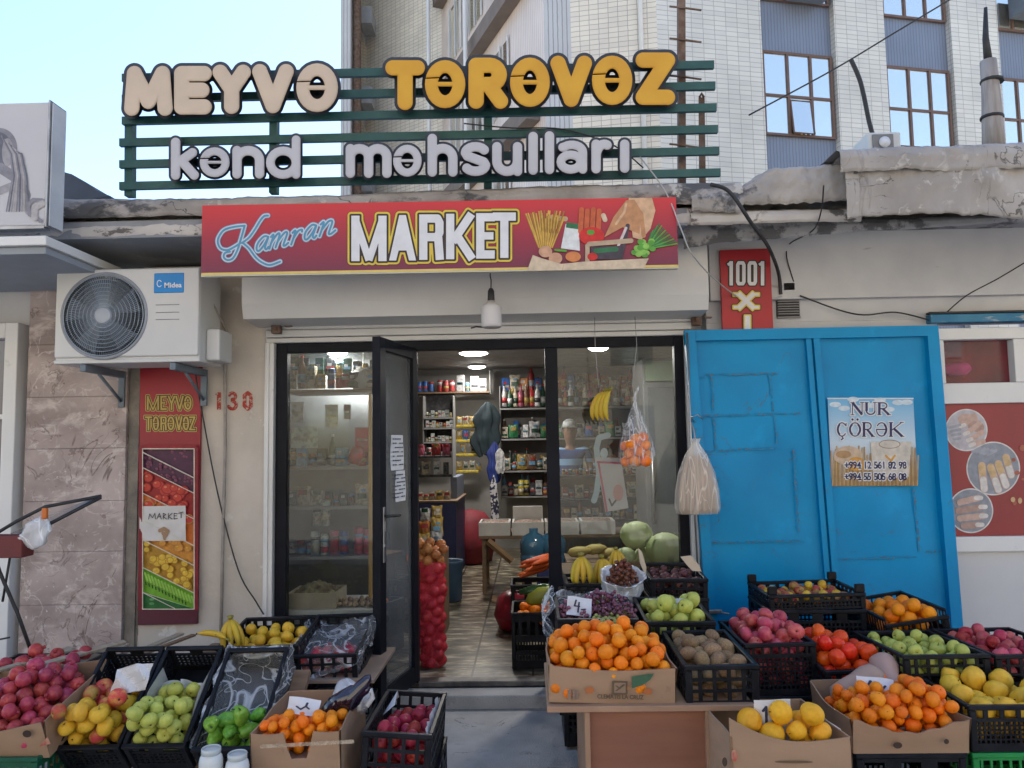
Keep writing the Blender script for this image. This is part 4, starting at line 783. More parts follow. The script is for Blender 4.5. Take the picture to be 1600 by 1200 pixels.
for k in range(5):
    a0=k*2*PI/5
    mb.add([Mf@Vector((r*math.cos(a0+t),r*math.sin(a0+t),.0015+.004*t)) for r,t in ((.03,0),(fr0*.9,.1),(fr0*.93,.75),(fr0*.5,.75),(.035,.5))],[(0,1,2,3,4)])
W(mb,'fan',mk('fan_grey',(.06,.085,.12),rough=.4),ac)
mb=MB()
for rr in np.linspace(.2,.95,9): mb.tube([Mf@Vector((fr0*rr*math.cos(t),fr0*rr*math.sin(t),.010)) for t in np.linspace(0,2*PI,49)],.0018 if rr<.9 else .0026,4,cap=False)
for k in range(110):
    t=k*2*PI/110; t2=t+.25
    mb.tube([Mf@Vector((fr0*.17*math.cos(t),fr0*.17*math.sin(t),.009)),Mf@Vector((fr0*.6*math.cos(t+.15),fr0*.6*math.sin(t+.15),.012)),Mf@Vector((fr0*.97*math.cos(t2),fr0*.97*math.sin(t2),.006))],.0015,3,cap=False)
W(mb,'grille',mk('grille_wire',(.36,.42,.5),rough=.3,metal=.3),ac)
mb=MB(); mb.lathe([(fr0*.19,.006),(fr0*.19,.014),(fr0*.17,.018),(.001,.018)],32,Mf); W(mb,'hub_cap',mk('hub_grey',(.42,.45,.5)),ac)
mb=MB(); a=P(241,427,-.517);b=P(287,457,-.517); mb.bbox(a.x,b.x,-.5185,-.512,b.z,a.z,b=.004); lg=W(mb,'badge',mk('badge_blue',(.0,.22,.58),rough=.3),ac)
text('Midea',.030,wht,wallM(270,449,-.5200),'badge_text',lg,off=.0012,sx=1.05); lg2=bpy.data.objects['badge_text']; lg2.data.transform(worldM(lg).inverted())
mb=MB(); shape(mb,poly(arc(249,443,3.6,5,40,320,14),.6),P,-.5192,None,0,0,(),.2); W(mb,'badge_emblem',wht,lg)
mb=MB()
for y in (476,488,499): 
    a=P(243,y,-.517);b=P(280,y,-.517); mb.bbox(a.x,b.x,-.5175,-.51,a.z-.004,a.z+.001,b=.0015,seg=1)
W(mb,'vent_slot',mk('slot_grey',(.30,.30,.32)),accas)
brk=mk('bracket_grey',(.16,.20,.24),(.12,.15,.18),rough=.5)
for px in (132,272):
    mb=MB(); c=P(px,572,-.48); mb.bbox(c.x-.018,c.x+.018,-.50,-.062,az0-.05,az0-.008,b=.003); mb.bbox(c.x-.02,c.x+.02,-.075,-.055,az0-.24,az0-.008,b=.003); mb.tube([(c.x,-.33,az0-.05),(c.x,-.07,az0-.2)],.010,6); W(mb,'bracket',brk,ac)
mb=MB(); mb.tube([P(318,470,-.35),P(330,500,-.3),P(350,540,-.1),P(352,560,-.06),P(352,700,-.045),P(348,850,-.045),P(345,1000,-.045)],[.016,.016,.014,.012,.010,.010,.010],8); mb.tube([P(316,440,-.35),P(335,480,-.3),P(355,520,-.1),P(360,545,-.06),P(352,560,-.055)],.008,6); mb.bbox(P(350,0,-.06).x,P(366,0,-.06).x,-.09,-.05,P(350,550,-.06).z,P(350,535,-.06).z,b=.006)
W(mb,'pipe',[mk('pipe_insulation',(.36,.32,.29),(.28,.25,.22),scale=20,rough=.8)],ac)
# ---------------------------------------------------------------- bulb
bu=TH('light_bulb','large white unlit lamp hanging from a black socket under the red sign','lamp',P(768,512,-.5))
c=P(768,512,-.5); k=(4.35/F); Mb=Matrix.Translation(c)
mb=MB(); mb.lathe([(.001,0),(.05,.0),(.058,.006),(.060,.02),(.060,.115),(.055,.128),(.03,.142),(.022,.158)],28,Mb); W(mb,'bulb_shade',mk('milky_plastic',(.62,.60,.60),(.58,.56,.56),scale=3,rough=.35),bu)
mb=MB(); mb.lathe([(.018,.155),(.021,.165),(.019,.215),(.012,.23),(.004,.235)],16,Mb); W(mb,'socket',black_rub,bu)
mb=MB(); mb.tube([c+Vector((0,0,.23)),c+Vector((.002,-.01,.28)),P(766,432,-.55),P(766,420,-.6)],.004,6); mb.tube([c+Vector((-.12,0,.0)),c+Vector((-.09,0,.008)),c+Vector((-.05,0,.004))],.005,6); W(mb,'cord',black_rub,bu)
# ---------------------------------------------------------------- cables
def cable(pts,r,name,label,mat=black_rub,n=6):
    q=[P(x,y,Y) for x,y,Y in pts]; o=[]
    for i in range(len(q)-1):
        p0,p1,p2,p3=q[max(i-1,0)],q[i],q[i+1],q[min(i+2,len(q)-1)]
        for t in np.linspace(0,1,7)[:-1]: t=float(t); o.append(.5*((2*p1)+(-p0+p2)*t+(2*p0-5*p1+4*p2-p3)*t*t+(-p0+3*p1-3*p2+p3)*t**3))
    o.append(q[-1]); mb=MB(); mb.tube(o,r,n); return tagw(mb,name,mat,label,'cable')
cable([(303,570,-.12),(315,640,-.05),(340,770,-.05),(372,890,-.05),(400,940,-.06),(412,960,-.07)],.0045,'cable','thin black cable sagging across the cream wall from the air conditioner')
cable([(1000,245,-.72),(1040,300,-.74),(1065,360,-.80),(1080,395,-.8),(1110,430,-.45),(1150,462,-.1),(1180,472,-.08),(1222,463,-.08)],.004,'cable','pale cable looping from the letter sign past the shutter box to the narrow red sign',mk('pale_cable',(.45,.45,.43)))
cable([(1110,288,-.78),(1140,300,-.8),(1175,350,-.75),(1200,385,-.3),(1216,425,-.1),(1220,460,-.06)],.011,'cable','thick black cable dropping from the roof edge to the small vent')
cable([(1287,290,-.9),(1283,330,-.75),(1270,360,-.5),(1235,380,-.06),(1229,400,-.06),(1240,440,-.05)],.004,'cable','thin black wire bending under the roof slab above the vent')
cable([(1250,462,-.06),(1310,484,-.05),(1350,492,-.06),(1400,488,-.05),(1452,500,-.06)],.005,'cable','dark cable running along the white wall above the blue doors')
cable([(1475,492,-.05),(1510,462,-.05),(1560,435,-.05),(1605,408,-.05)],.004,'cable','dark cable rising to the right above the blue lintel')
cable([(1330,94,2),(1345,130,2),(1358,190,2),(1365,215,2)],.02,'cable','thick black hose standing up behind the heavy concrete fascia')
cable([(1170,180,4),(1300,110,4),(1400,50,4),(1500,-10,4)],.010,'cable','thin overhead wire in front of the blue ribbed panels')
cable([(725,193,-.62),(800,200,-.62),(880,202,-.62),(960,228,-.62),(1005,262,-.66)],.004,'cable','loose wire crossing between the two rows of big letters')
# wooden post with hose over the roof, small AC on roof
mb=MB(); pts=[P(1553,235,.6),P(1551,190,.6),P(1548,140,.6),P(1544,95,.6)]; mb.tube(pts,[.075,.07,.06,.055],12); mb.tube([P(1544,95,.6),P(1540,60,.6),P(1540,12,.6)],[.03,.022,.012],8,mi=1)
for y in (125,182): mb.tube([P(1550,y,.6),P(1550,y+4,.6)],.078,12,mi=1)
tagw(mb,'wooden_post',[mk('grey_wood',(.27,.24,.22),(.38,.35,.33),scale=8,sx=(4,4,.5),rough=.85,bump=.5),black_rub],'weathered wooden post with wire bands rising behind the concrete fascia','post')
rc=TH('roof_unit','small white air conditioner unit half hidden behind the roof fascia','air conditioner',P(1383,228,1.2))
mb=MB(); a=P(1356,206,1.2);b=P(1410,240,1.2); mb.bbox(a.x,b.x,1.2,1.5,b.z,a.z,b=.02); W(mb,'casing',acm,rc)
mb=MB(); a=P(1363,210,1.19); b=P(1397,236,1.19); mb.bbox(a.x,b.x,1.185,1.199,b.z,a.z,b=.004); W(mb,'grille',mk('dark_grille_grey',(.22,.22,.22)),rc)
mb=MB(); c=P(1382,222,1.18); mb.lathe([(.001,0),(.045,0),(.045,.01)],16,Matrix.Translation(c)@Matrix.Rotation(R(90),4,'X')); W(mb,'fan_hub',wht,rc)
# vent
ve=TH('wall_vent','small louvred vent grille in the white wall right of the narrow red sign','vent',P(1232,494,-.02))
mb=MB(); a=P(1213,440,-.03);b=P(1252,494,-.03); mb.box(a.x,b.x,-.006,.0-.001,b.z,a.z,0)
mb.bbox(a.x,b.x,-.03,-.006,b.z-.008,b.z,b=.002,seg=1,mi=1)
for k in range(9):
    z=b.z+.015+k*(a.z-b.z-.08)/9; mb.bbox(a.x+.006,b.x-.004,-.028,-.008,z,z+.006,b=.001,seg=1,mi=1)
mb.bbox(a.x+.03,b.x-.03,-.05,-.007,a.z-.07,a.z-.005,b=.01,mi=0); W(mb,'grille',[mk('vent_dark',(.03,.03,.035)),mk('vent_blade',(.32,.31,.30),rough=.6)],ve)
# ---------------------------------------------------------------- blue doors
bd=TH('metal_shutter_door','pair of bright blue painted metal doors folded open against the wall','door',P(1290,975,-.14))
def lerp(a,b,t): return (a[0]+(b[0]-a[0])*t,a[1]+(b[1]-a[1])*t)
TL,TR,BR,BL=(1070,516),(1466,508),(1512,1060),(1112,1066)
def strip(u0,u1,v0,v1,Y,th,mb):
    f=lambda u,v: lerp(lerp(TL,TR,u),lerp(BL,BR,u),v); pq(mb,[f(u0,v0),f(u1,v0),f(u1,v1),f(u0,v1)],Y,th)
def dented(u0,u1,v0,v1,Y,mb,seed):
    f=lambda u,v: lerp(lerp(TL,TR,u),lerp(BL,BR,u),v)
    mb.grid(lambda a,b: P(*f(u0+(u1-u0)*a,v1+(v0-v1)*b),Y)+Vector((0,.006*math.sin(a*5+seed)*math.sin(b*7+seed)+.004*math.sin(b*17+a*6),0)),24,40)
mb=MB(); dented(.035,.475,.03,1,-.10,mb,1); W(mb,'left_leaf',bluep,bd); mb=MB(); dented(.525,.96,.03,1,-.105,mb,4); W(mb,'right_leaf',bluep,bd)
mb=MB(); strip(0,.04,0,1,-.16,.05,mb); strip(.0405,1,0,.03,-.145,.05,mb); strip(.475,.495,.03,1,-.13,.04,mb); strip(.505,.53,.03,1,-.14,.05,mb); strip(.955,1,.03,1,-.15,.06,mb); strip(.495,.505,.03,1,-.112,.01,mb); W(mb,'folded_edge',bluep,bd)
# patched weld seams
sm_=add_layer(mk('seam_grey_blue',(.003,.23,.46),(.008,.17,.34),scale=26,rough=.6,bump=.5),(.09,.14,.18),44,.54,.58)
seams=[([(1088,588),(1100,590)],[(1105,585),(1210,584)],[(1203,588),(1208,640)],[(1112,590),(1118,700)],[(1085,650),(1248,646)],[(1210,650),(1214,690)],[(1098,706),(1212,700)],[(1240,700),(1248,830)],[(1098,792),(1104,850)],[(1110,848),(1260,845)],[(1428,765),(1436,858)],[(1310,874),(1430,870)],[(1440,862),(1475,862)])]
mb=MB()
for grp in seams:
    for a_ in grp:
        (x0,y0),(x1,y1)=a_; n=max(2,int(math.hypot(x1-x0,y1-y0)/6)); pr=[]
        for i in range(n):
            if r3.random()<.9: t=i/n; t1=(i+1.2)/n; pr.append(('s',x0+(x1-x0)*t+r3.uniform(-1,1),y0+(y1-y0)*t+r3.uniform(-1,1),x0+(x1-x0)*t1+r3.uniform(-1,1),y0+(y1-y0)*t1+r3.uniform(-1,1),r3.uniform(.5,2.0),r3.uniform(.5,2.0)))
        if pr: shape(mb,pr,P,-.1118,None,0,0,(),.4)
for x,y in ((1330,862),(1336,862),(1333,873),(1336,892)): shape(mb,[('e',x,y,1.3,1.3)],P,-.113,None,0,0,(),.3)
W(mb,'weld_seams',sm_,bd)
mb=MB(); c=P(1112,955,-.17); mb.bbox(c.x-.03,c.x+.06,-.19,-.165,c.z-.012,c.z+.012,b=.004); mb.tube([(c.x+.05,-.19,c.z),(c.x+.05,-.22,c.z),(c.x+.09,-.225,c.z-.005)],.007); W(mb,'latch',steel,bd)
mb=MB(); mb.tube([P(1086,660,-.16),P(1080,652,-.2),P(1090,648,-.22),P(1098,655,-.21)],.004); mb.tube([P(1074,520,-.165),P(1080,700,-.165),P(1094,960,-.165)],.006); W(mb,'hook',steel,bd)
# poster on the door
po=TH('bakery_poster','square poster reading NUR ÇÖRƏK with two phone numbers on the blue door','poster',P(1364,760,-.118))
f=lambda u,v: lerp(lerp((1293,622),(1427,622),u),lerp((1300,760),(1434,759),u),v)
mb=MB(); sky_p=mk('poster_print',(.5,.6,.7),(.45,.55,.66)); zgrad(sky_p,P(1364,760,-.12).z,P(1364,622,-.12).z,(.30,.18,.09),(.16,.44,.68),(.50,(.55,.66,.74)))
mb.grid(lambda a,b:P(*f(a,1-b),-.1195),10,10); psh=W(mb,'sheet',sky_p,po)
pp={'w':(.72,.72,.74),'n':(.03,.03,.10),'wh':(.50,.33,.14),'wh2':(.36,.22,.09),'br':(.42,.25,.12),'br2':(.56,.42,.30),'cup':(.60,.55,.48),'cup2':(.30,.22,.16),'or':(.6,.3,.06),'cl':(.62,.70,.76)}
pk2=list(pp); pm2=[(flat if k in 'wn' else flatv)(pp[k]) for k in pk2]; LL=[]
LL.append(([('p',[(1292.5,621.5),(1427.5,621.5),(1427.5,623.5),(1292.5,623.5)])],0,'w'))
for i in range(9): LL.append(([('e',1305+i*14,632+8*math.sin(i*2.3),9,4)],0,'cl'))
for i in range(46):
    x=1298+i*3; y=705+8*math.sin(i*1.7); LL.append((poly([(x,758),(x+2*math.sin(i),y)],1.1),0,'wh' if i%2 else 'wh2'))
LL+=[([('e',1325,712,23,15)],0,'br2'),([('e',1318,710,12,6)],0,'br'),([('e',1338,725,14,11)],0,'or'),([('p',[(1360,690),(1424,690),(1420,745),(1364,745)])],0,'cup'),([('e',1390,694,17,7)],0,'cup2'),([('e',1390,694,15.5,5.8)],0,'cup'),(poly([(1384,712),(1392,720),(1398,712)],1.6),0,'or')]
def serif(ch,x0,y0,x1,y1):
    w_=x1-x0; h=y1-y0; c=[]
    th,tn=2.0,.75; sf=lambda x,y:[('b',x-3.2,y,x+3.2,y,.6)]
    L=x0+th+1; Rr=x1-th-1
    if ch=='N': c=bars([(L,y0),(L,y1)],tn)+bars([(Rr,y0),(Rr,y1)],tn)+bars([(L,y0),(Rr,y1)],th)+sf(L,y0)+sf(L,y1)+sf(Rr,y0)
    if ch=='U': c=bars([(L,y0),(L,y1-h*.3)],th)+bars([(Rr,y0),(Rr,y1-h*.3)],tn)+poly(arc((L+Rr)/2,y1-h*.3,(Rr-L)/2,h*.27,0,180,8),1.1)+sf(L,y0)+sf(Rr,y0)
    if ch in 'RK':
        c=bars([(L,y0),(L,y1)],th)+sf(L,y0)+sf(L,y1)+sf(Rr,y1)
        if ch=='R': c+=poly([(L,y0+.6)]+arc(L+w_*.28,y0+h*.26,w_*.28,h*.24,-90,90,8)+[(L,y0+h*.5)],1)+bars([(L+w_*.25,y0+h*.5),(Rr,y1)],th*.9)
        else: c+=bars([(Rr-1,y0),(L,y0+h*.6)],tn)+bars([(L+w_*.18,y0+h*.42),(Rr,y1)],th*.95)+sf(Rr-1,y0)
    if ch in 'ÇÖ':
        cx,cy=(x0+x1)/2,(y0+y1)/2; rx,ry=w_/2-1.5,h/2-.6
        c=poly(arc(cx,cy,rx,ry,40 if ch=='Ç' else 0,320 if ch=='Ç' else 360,20),.9)+poly(arc(cx,cy,rx-.6,ry*.9,130,230,8),th*.8)
        if ch=='Ö': c+=poly(arc(cx,cy,rx-.6,ry*.9,-50,50,8),th*.8)+[('e',cx-4,y0-4.5,1.8,1.8),('e',cx+4,y0-4.5,1.8,1.8)]
        else: c+=bars([(x1-2,y0+1),(x1-2,y0+6)],.8)+poly([(cx,y1),(cx+2,y1+3),(cx-1,y1+5)],.9)
    if ch=='ə':
        cx,cy=(x0+x1)/2,(y0+y1)/2; rx,ry=w_/2-1.5,h/2-.6
        c=poly(arc(cx,cy,rx,ry,215,540,22),.9)+bars([(x0+1.5,cy),(x1-2,cy)],.9)+poly(arc(cx,cy,rx-.6,ry*.9,-50,50,8),th*.8)
    return c
tt=[]
for ch,x,wd,y0,y1 in (('N',1329,21,629,648),('U',1351,19,629,648),('R',1371,21,629,648),('Ç',1307,17,660,682),('Ö',1326,20,660,682),('R',1347,20,660,682),('ə',1368,19,660,682),('K',1389,24,660,682)): tt+=serif(ch,x,y0,x+wd,y1)
LL+=[(tt,1.6,'w'),(tt,0,'n')]
sheet([(a_,b__,pk2.index(c)) for a_,b__,c in LL],-.1196,'print',pm2,psh,res=.3,step=.00008)
for y,s_ in ((732,'+994 12 561 82 98'),(750,'+994 55 505 68 08')):
    for off,m_,dy in ((.0075,flat((.72,.72,.74)),.0),(.0016,flat((.03,.03,.09)),.0006)):
        o=text(s_,.044,m_,wallM(1368,y,-.1245-dy,1),'phone_number',None,off=off,sx=.82); o.data.transform(worldM(psh).inverted()); o.parent=psh
# ---------------------------------------------------------------- right neighbour window
nw=TH('salon_window','white plastic window with a red nail poster at the right edge','window',P(1540,862,-.02))
wx=P(1472,570,-.03).x
Z=lambda y:P(1545,y,-.04).z
mb=MB(); mb.bbox(wx-.03,5.4,-.05,.02,Z(530),Z(512),b=.005); mb.bbox(wx-.03,5.4,-.05,.02,Z(630),Z(598),b=.005); mb.bbox(wx-.03,5.4,-.045,.02,Z(862),Z(838),b=.005); xx=P(1584,560,-.04).x; mb.bbox(xx,xx+.09,-.048,.02,Z(598)+.001,Z(530)-.001,b=.005); mb.bbox(wx-.03,wx+.01,-.048,.02,Z(598)+.001,Z(530)-.001,b=.004); W(mb,'frame',pvc,nw)
mb=MB(); mb.box(wx-.03,5.4,.015,.03,Z(598),Z(530)); W(mb,'pane',glassm('salon_glass',.4,.01),nw)
mb=MB(); mb.box(wx-.4,5.4,-.02,.03,Z(838)+.001,Z(630)-.001); rp=mk('poster_dark_red',(.30,.035,.035),(.24,.03,.035),scale=3,rough=.35); npos=W(mb,'poster',rp,nw)
mb=MB(); mb.box(wx-.4,5.4,-.01,.03,-.02,Z(862)-.001); W(mb,'lower_panel',mk('lower_white_panel',(.60,.60,.60),(.55,.55,.56),scale=2,rough=.5),nw)
sk_={'rim':(.66,.64,.62),'bg1':(.50,.47,.50),'bg2':(.28,.30,.34),'skin':(.58,.40,.33),'skin2':(.46,.30,.25),'nail':(.68,.64,.60),'sweat':(.36,.37,.42),'dk':(.10,.08,.09),'gold':(.60,.42,.22),'spk':(.40,.12,.08)}
kk=list(sk_); km=[flatv(sk_[k]) for k in kk]; NL=[]
def clipc(x,y,cx,cy,r): return math.hypot(x-cx,y-cy)<r
for (cx,cy,r,bg) in ((1510,672,33,'bg1'),(1517,798,35,'bg2'),(1552,732,42,'bg2')):
    NL+=[([('e',cx,cy,r,r)],0,'rim'),([('e',cx,cy,r-2,r-2)],0,bg)]
NL+=[(poly([(1520,655),(1505,655)],8),0,'skin'),(poly([(1530,668),(1520,665)],8),0,'skin2')]
for k,(x0,y0,x1,y1) in enumerate(((1522,650,1506,664),(1530,662,1512,676),(1534,676,1517,686),(1536,690,1521,694))): NL+=[(poly([(x0,y0),(x1,y1)],4.2),0,'skin'),(poly([(x1+1,y1),(x1-5,y1+2)],3),0,'nail')]
for k in range(4): NL+=[(poly([(1484+k*2,668+k*6),(1500,664+k*7)],2),0,'sweat')]
for k,(x0,y0,x1,y1) in enumerate(((1572,715,1580,742),(1560,725,1572,758),(1548,730,1560,765),(1534,728,1538,764))): NL+=[(poly([(x0,y0),(x1,y1)],6),0,'skin'),(poly([(x0*.4+x1*.6,y0*.4+y1*.6),(x1,y1)],5),0,'nail'),(poly([(x0,y0),(x0*.7+x1*.3,y0*.7+y1*.3)],5.2),0,'gold')]
for k in range(5): NL+=[(poly([(1520+k*6,706+k*1),(1532+k*6,700+k)],2.4),0,'sweat')]
for k,(x0,y0,x1,y1) in enumerate(((1500,785,1528,778),(1498,798,1535,792),(1500,810,1536,806),(1506,822,1530,820))): NL+=[(poly([(x0,y0),(x1,y1)],5),0,'skin2' if k%2 else 'skin'),(poly([(x1-3,y1),(x1+5,y1)],3.4),0,'nail')]
for k in range(9): NL+=[([('e',1580+rs.rand()*30,660+rs.rand()*170,2+3*rs.rand(),2+3*rs.rand())],0,'spk' if k%3 else 'gold')]
sheet([(a_,b__,kk.index(c)) for a_,b__,c in NL],-.0202,'hand_picture',km,npos,res=.4,step=.00008)
bh=TH('salon_reflection','deep red curtain with a bright pink cloth behind the salon window','curtain',P(1540,600,.3))  # red and pink backing added for the reflection in this pane
mb=MB(); mb.grid(lambda u,v:(wx-.3+2*u,.22+.02*math.sin(u*60),Z(602)+(Z(515)-Z(602))*v),80,3); W(mb,'curtain',mk('red_reflection',(.36,.02,.04),(.2,.015,.03),scale=4,rough=.7),bh)
mb=MB(); c=P(1498,575,.16); mb.lathe([(.001,-.05),(.05,-.045),(.085,-.01),(.07,.02),(.05,.03),(.001,.03)],16,Matrix.Translation(c),lobe=lambda th,v:.2*math.sin(th*3)); W(mb,'cloth',mk('pink_reflection',(.75,.06,.25)),bh)  # pink lump added for the bright spot in that reflection
mb=MB(); a=P(1454,491,-.06); mb.bbox(a.x,5.4,-.06,.02,a.z-.055,a.z,b=.006); mb.bbox(a.x-.01,5.4,-.07,-.02,a.z+.001,a.z+.014,b=.003,mi=1)
tagw(mb,'door_lintel',[add_layer(mk('faded_blue',(.02,.16,.30),(.05,.22,.36),scale=6,rough=.5),(.35,.40,.44),7,.55,.6,sx=(.5,1,3)),black_rub],'faded blue metal lintel above the salon window','lintel')
# ---------------------------------------------------------------- left billboard and canopy
lb=TH('light_box','large white light box with a blurred grey hair portrait at the upper left','billboard',P(50,365,-.9))
f0=P(0,162,-.95);f1=P(78,165,-.95); zb_=P(60,352,-.95).z; ztp=P(60,160,-.95).z
bxm=mk('light_box_face',(.52,.52,.55),(.48,.48,.52),scale=2,rough=.35); bxs=mk('light_box_side',(.55,.58,.62),rough=.4)
mb=MB(); mb.bbox(-5.2,f1.x,-.95,-.81,zb_,ztp,b=.004); W(mb,'casing',bxm,lb)
mb=MB(); mb.bbox(f1.x-.006,f1.x+.004,-.955,-.81,zb_-.01,ztp+.012,b=.002,seg=1,mi=0); mb.bbox(-5.2,f1.x-.007,-.956,-.90,zb_-.02,zb_-.001,b=.002,seg=1); mb.bbox(f1.x+.005,f1.x+.012,-.94,-.82,zb_,ztp,b=.002,seg=1,mi=1); W(mb,'trim',[steel,bxs],lb)
hg={'h1':(.24,.24,.28),'h2':(.14,.145,.19),'h3':(.33,.32,.35),'h4':(.42,.40,.41)}; hk=list(hg); HL=[]
HL+=[([('e',0,232,27,32)],0,'h1'),([('e',-4,236,24,30)],0,'h2'),([('e',12,238,9,22)],0,'h3'),(poly([(0,262),(28,280),(40,305)],8),0,'h1'),(poly([(-5,300),(20,290),(40,310),(45,330)],6),0,'h3')]
for k in range(10): HL.append((poly([(2+k*3,212+k*3),(16+k*2,240),(20+k*2.4,275),(10+k*4,330)],1.1),0,hk[k%4]))
HL+=[(poly([(64,345),(46,335),(44,320),(52,312),(66,313)],3),0,'h1'),(poly([(54,340),(54,325),(66,318)],5),0,'h4')]
sheet([(a_,b__,hk.index(c)) for a_,b__,c in HL],-.9505,'portrait',[flatv(hg[k]) for k in hk],lb,res=.8,step=.0003)
mb=MB(); zc=P(60,368,-1.0).z; cx1=P(72,370,-1.0).x; mb.bbox(-5.2,cx1,-1.0,-.10,zc-.05,zc,b=.004); mb.bbox(-5.2,cx1-.02,-.97,-.05,zc-.09,zc-.052,b=.003,mi=1)
tagw(mb,'canopy',[pvc,mk('canopy_soffit',(.30,.33,.38),(.27,.3,.34),rough=.6)],'thin white canopy under the light box at the left edge','canopy')
mb=MB(); pts=[(97,268),(112,272),(135,285),(152,298),(172,306),(60,320),(60,265)]; f_=[P(x,y,1.2) for x,y in pts]; b2=[v+Vector((0,.6,0)) for v in f_]; n=len(pts)
mb.add(f_+b2,[tuple(range(n))[::-1],tuple(range(n,2*n))]+[(i,(i+1)%n,(i+1)%n+n,i+n) for i in range(n)]); tagw(mb,'tarpaulin',mk('dark_tarp',(.07,.085,.11),rough=.8,bump=.3),'dark sagging tarpaulin heap on the roof beside the light box','tarpaulin')
# ---------------------------------------------------------------- crates
blackp=mk('black_crate_plastic',(.008,.009,.012),(.017,.018,.022),scale=9,rough=.38,spec=.16,bump=.08,bscale=20); add_layer(blackp,(.06,.058,.056),12,.66,.85)
greenp=mk('green_crate_plastic',(.02,.28,.06),(.015,.22,.05),scale=8,rough=.4)
dgreenp=mk('dark_green_crate_plastic',(.01,.10,.05),(.008,.08,.04),scale=8,rough=.4)
card=mk('cardboard',(.40,.255,.16),(.33,.21,.13),scale=3,rough=.85,bump=.12,bscale=8,sx=(1,1,3)); add_layer(card,(.24,.14,.085),6,.64,.72)
cardin=mk('cardboard_inside',(.34,.22,.14),(.28,.18,.115),scale=3,rough=.9)
FR={}
def frame4(fl,fr,br,bl,Yf,Yb,lift=0):
    A=P(*fl,Yf);B=P(*fr,Yf);C=P(*br,Yb);D=P(*bl,Yb)
    c=(A+B+C+D)/4; X=((B-A)+(C-D)).normalized(); Yv=((D-A)+(C-B)); Yv=(Yv-X*Yv.dot(X)).normalized(); Zv=X.cross(Yv)
    w=((B-A).length+(C-D).length)/2; d=((D-A).length+(C-B).length)/2
    M=Matrix(((X.x,Yv.x,Zv.x,c.x),(X.y,Yv.y,Zv.y,c.y),(X.z,Yv.z,Zv.z,c.z+lift),(0,0,0,1))); return M,w,d
def panel(mb,w,h,rows,M,th=.008):
    """perforated panel in local x (width) and z (-h..0), thickness in y; rows: (height share, n holes, hole share)"""
    z=0
    for share,n,hs in rows:
        zh=h*share
        if n==0: mb.box(-w/2,w/2,0,th,z-zh,z,0,M)
        else:
            cw=w/n; bw=cw*(1-hs)
            for i in range(n+1):
                x=-w/2+i*cw; a=max(-w/2,x-bw/2); b=min(w/2,x+bw/2); mb.box(a,b,0.001,th-.001,z-zh,z,0,M)
        z-=zh
FINE=lambda n:[(.045,0,0)]+[(.05,n,.6),(.03,0,0)]*8+[(.3,0,0)]
def rows_std(w): 
    k=max(4,int(w/.055)); f=max(10,int(w/.022)); return [(.09,0,0),(.17,k//2,.55),(.07,0,0)]+[(.075,f,.6),(.04,0,0)]*4+[(.21,0,0)]
def rows_open(w):
    k=max(4,int(w/.05)); return [(.10,0,0),(.20,k,.72),(.07,0,0),(.20,k,.72),(.07,0,0),(.20,k,.72),(.16,0,0)]
def rows_low(w): k=max(4,int(w/.05)); f=max(10,int(w/.02)); return [(.16,0,0),(.24,k,.6),(.12,0,0),(.16,f,.6),(.07,0,0),(.1,f,.6),(.15,0,0)]
def crate(label,M,w,d,h,rows=rows_std,mat=None,group=None,front_cut=0,posts=0,name='plastic_crate'):
    mat=mat or blackp; t=thing(name,label,'crate',group=group,M=M@Matrix.Translation((0,0,-h)))
    L=lambda m:Matrix.Translation((0,0,h))@m
    for nm,wd,mm,cut in (('side_panel',w,Matrix.Translation((0,-d/2,0)),front_cut),('side_panel',w,Matrix.Translation((0,d/2-.008,0)),0),('end_panel',d-.018,Matrix.Translation((-w/2,0,0))@Matrix.Rotation(R(-90),4,'Z')@Matrix.Translation((0,0,0)),0),('end_panel',d-.018,Matrix.Translation((w/2-.008,0,0))@Matrix.Rotation(R(-90),4,'Z'),0)):
        mb=MB(); hh=h-cut; panel(mb,wd,hh,rows(wd),L(mm@Matrix.Translation((0,0,-cut))))
        if nm=='side_panel':
            y0=-.004; mb.bbox(-wd/2-.004,wd/2+.004,y0-.004,.014,-.014,.003,b=.003,seg=1,M=L(mm@Matrix.Translation((0,0,-cut))))
            for s in (-1,1): mb.bbox(s*(wd/2-.012)-.013,s*(wd/2-.012)+.013,-.005,.013,-hh,-.016,b=.003,seg=1,M=L(mm@Matrix.Translation((0,0,-cut))))
        else: mb.bbox(-wd/2+.008,wd/2-.008,-.006,.013,-.013,.0025,b=.003,seg=1,M=L(mm))
        mb.obj(nm,mat,t)
    mb=MB(); mb.box(-w/2+.009,w/2-.009,-d/2+.009,d/2-.009,0,.006); mb.obj('base',mat,t)
    if posts:
        for sx in (-1,1):
            for sy in (-1,1):
                mb=MB(); mb.bbox(sx*(w/2-.02)-.024,sx*(w/2-.02)+.024,sy*(d/2-.012)-.012,sy*(d/2-.012)+.012,h+.004,h+posts,b=.004,seg=1); mb.obj('corner_post',mat,t)
    return t
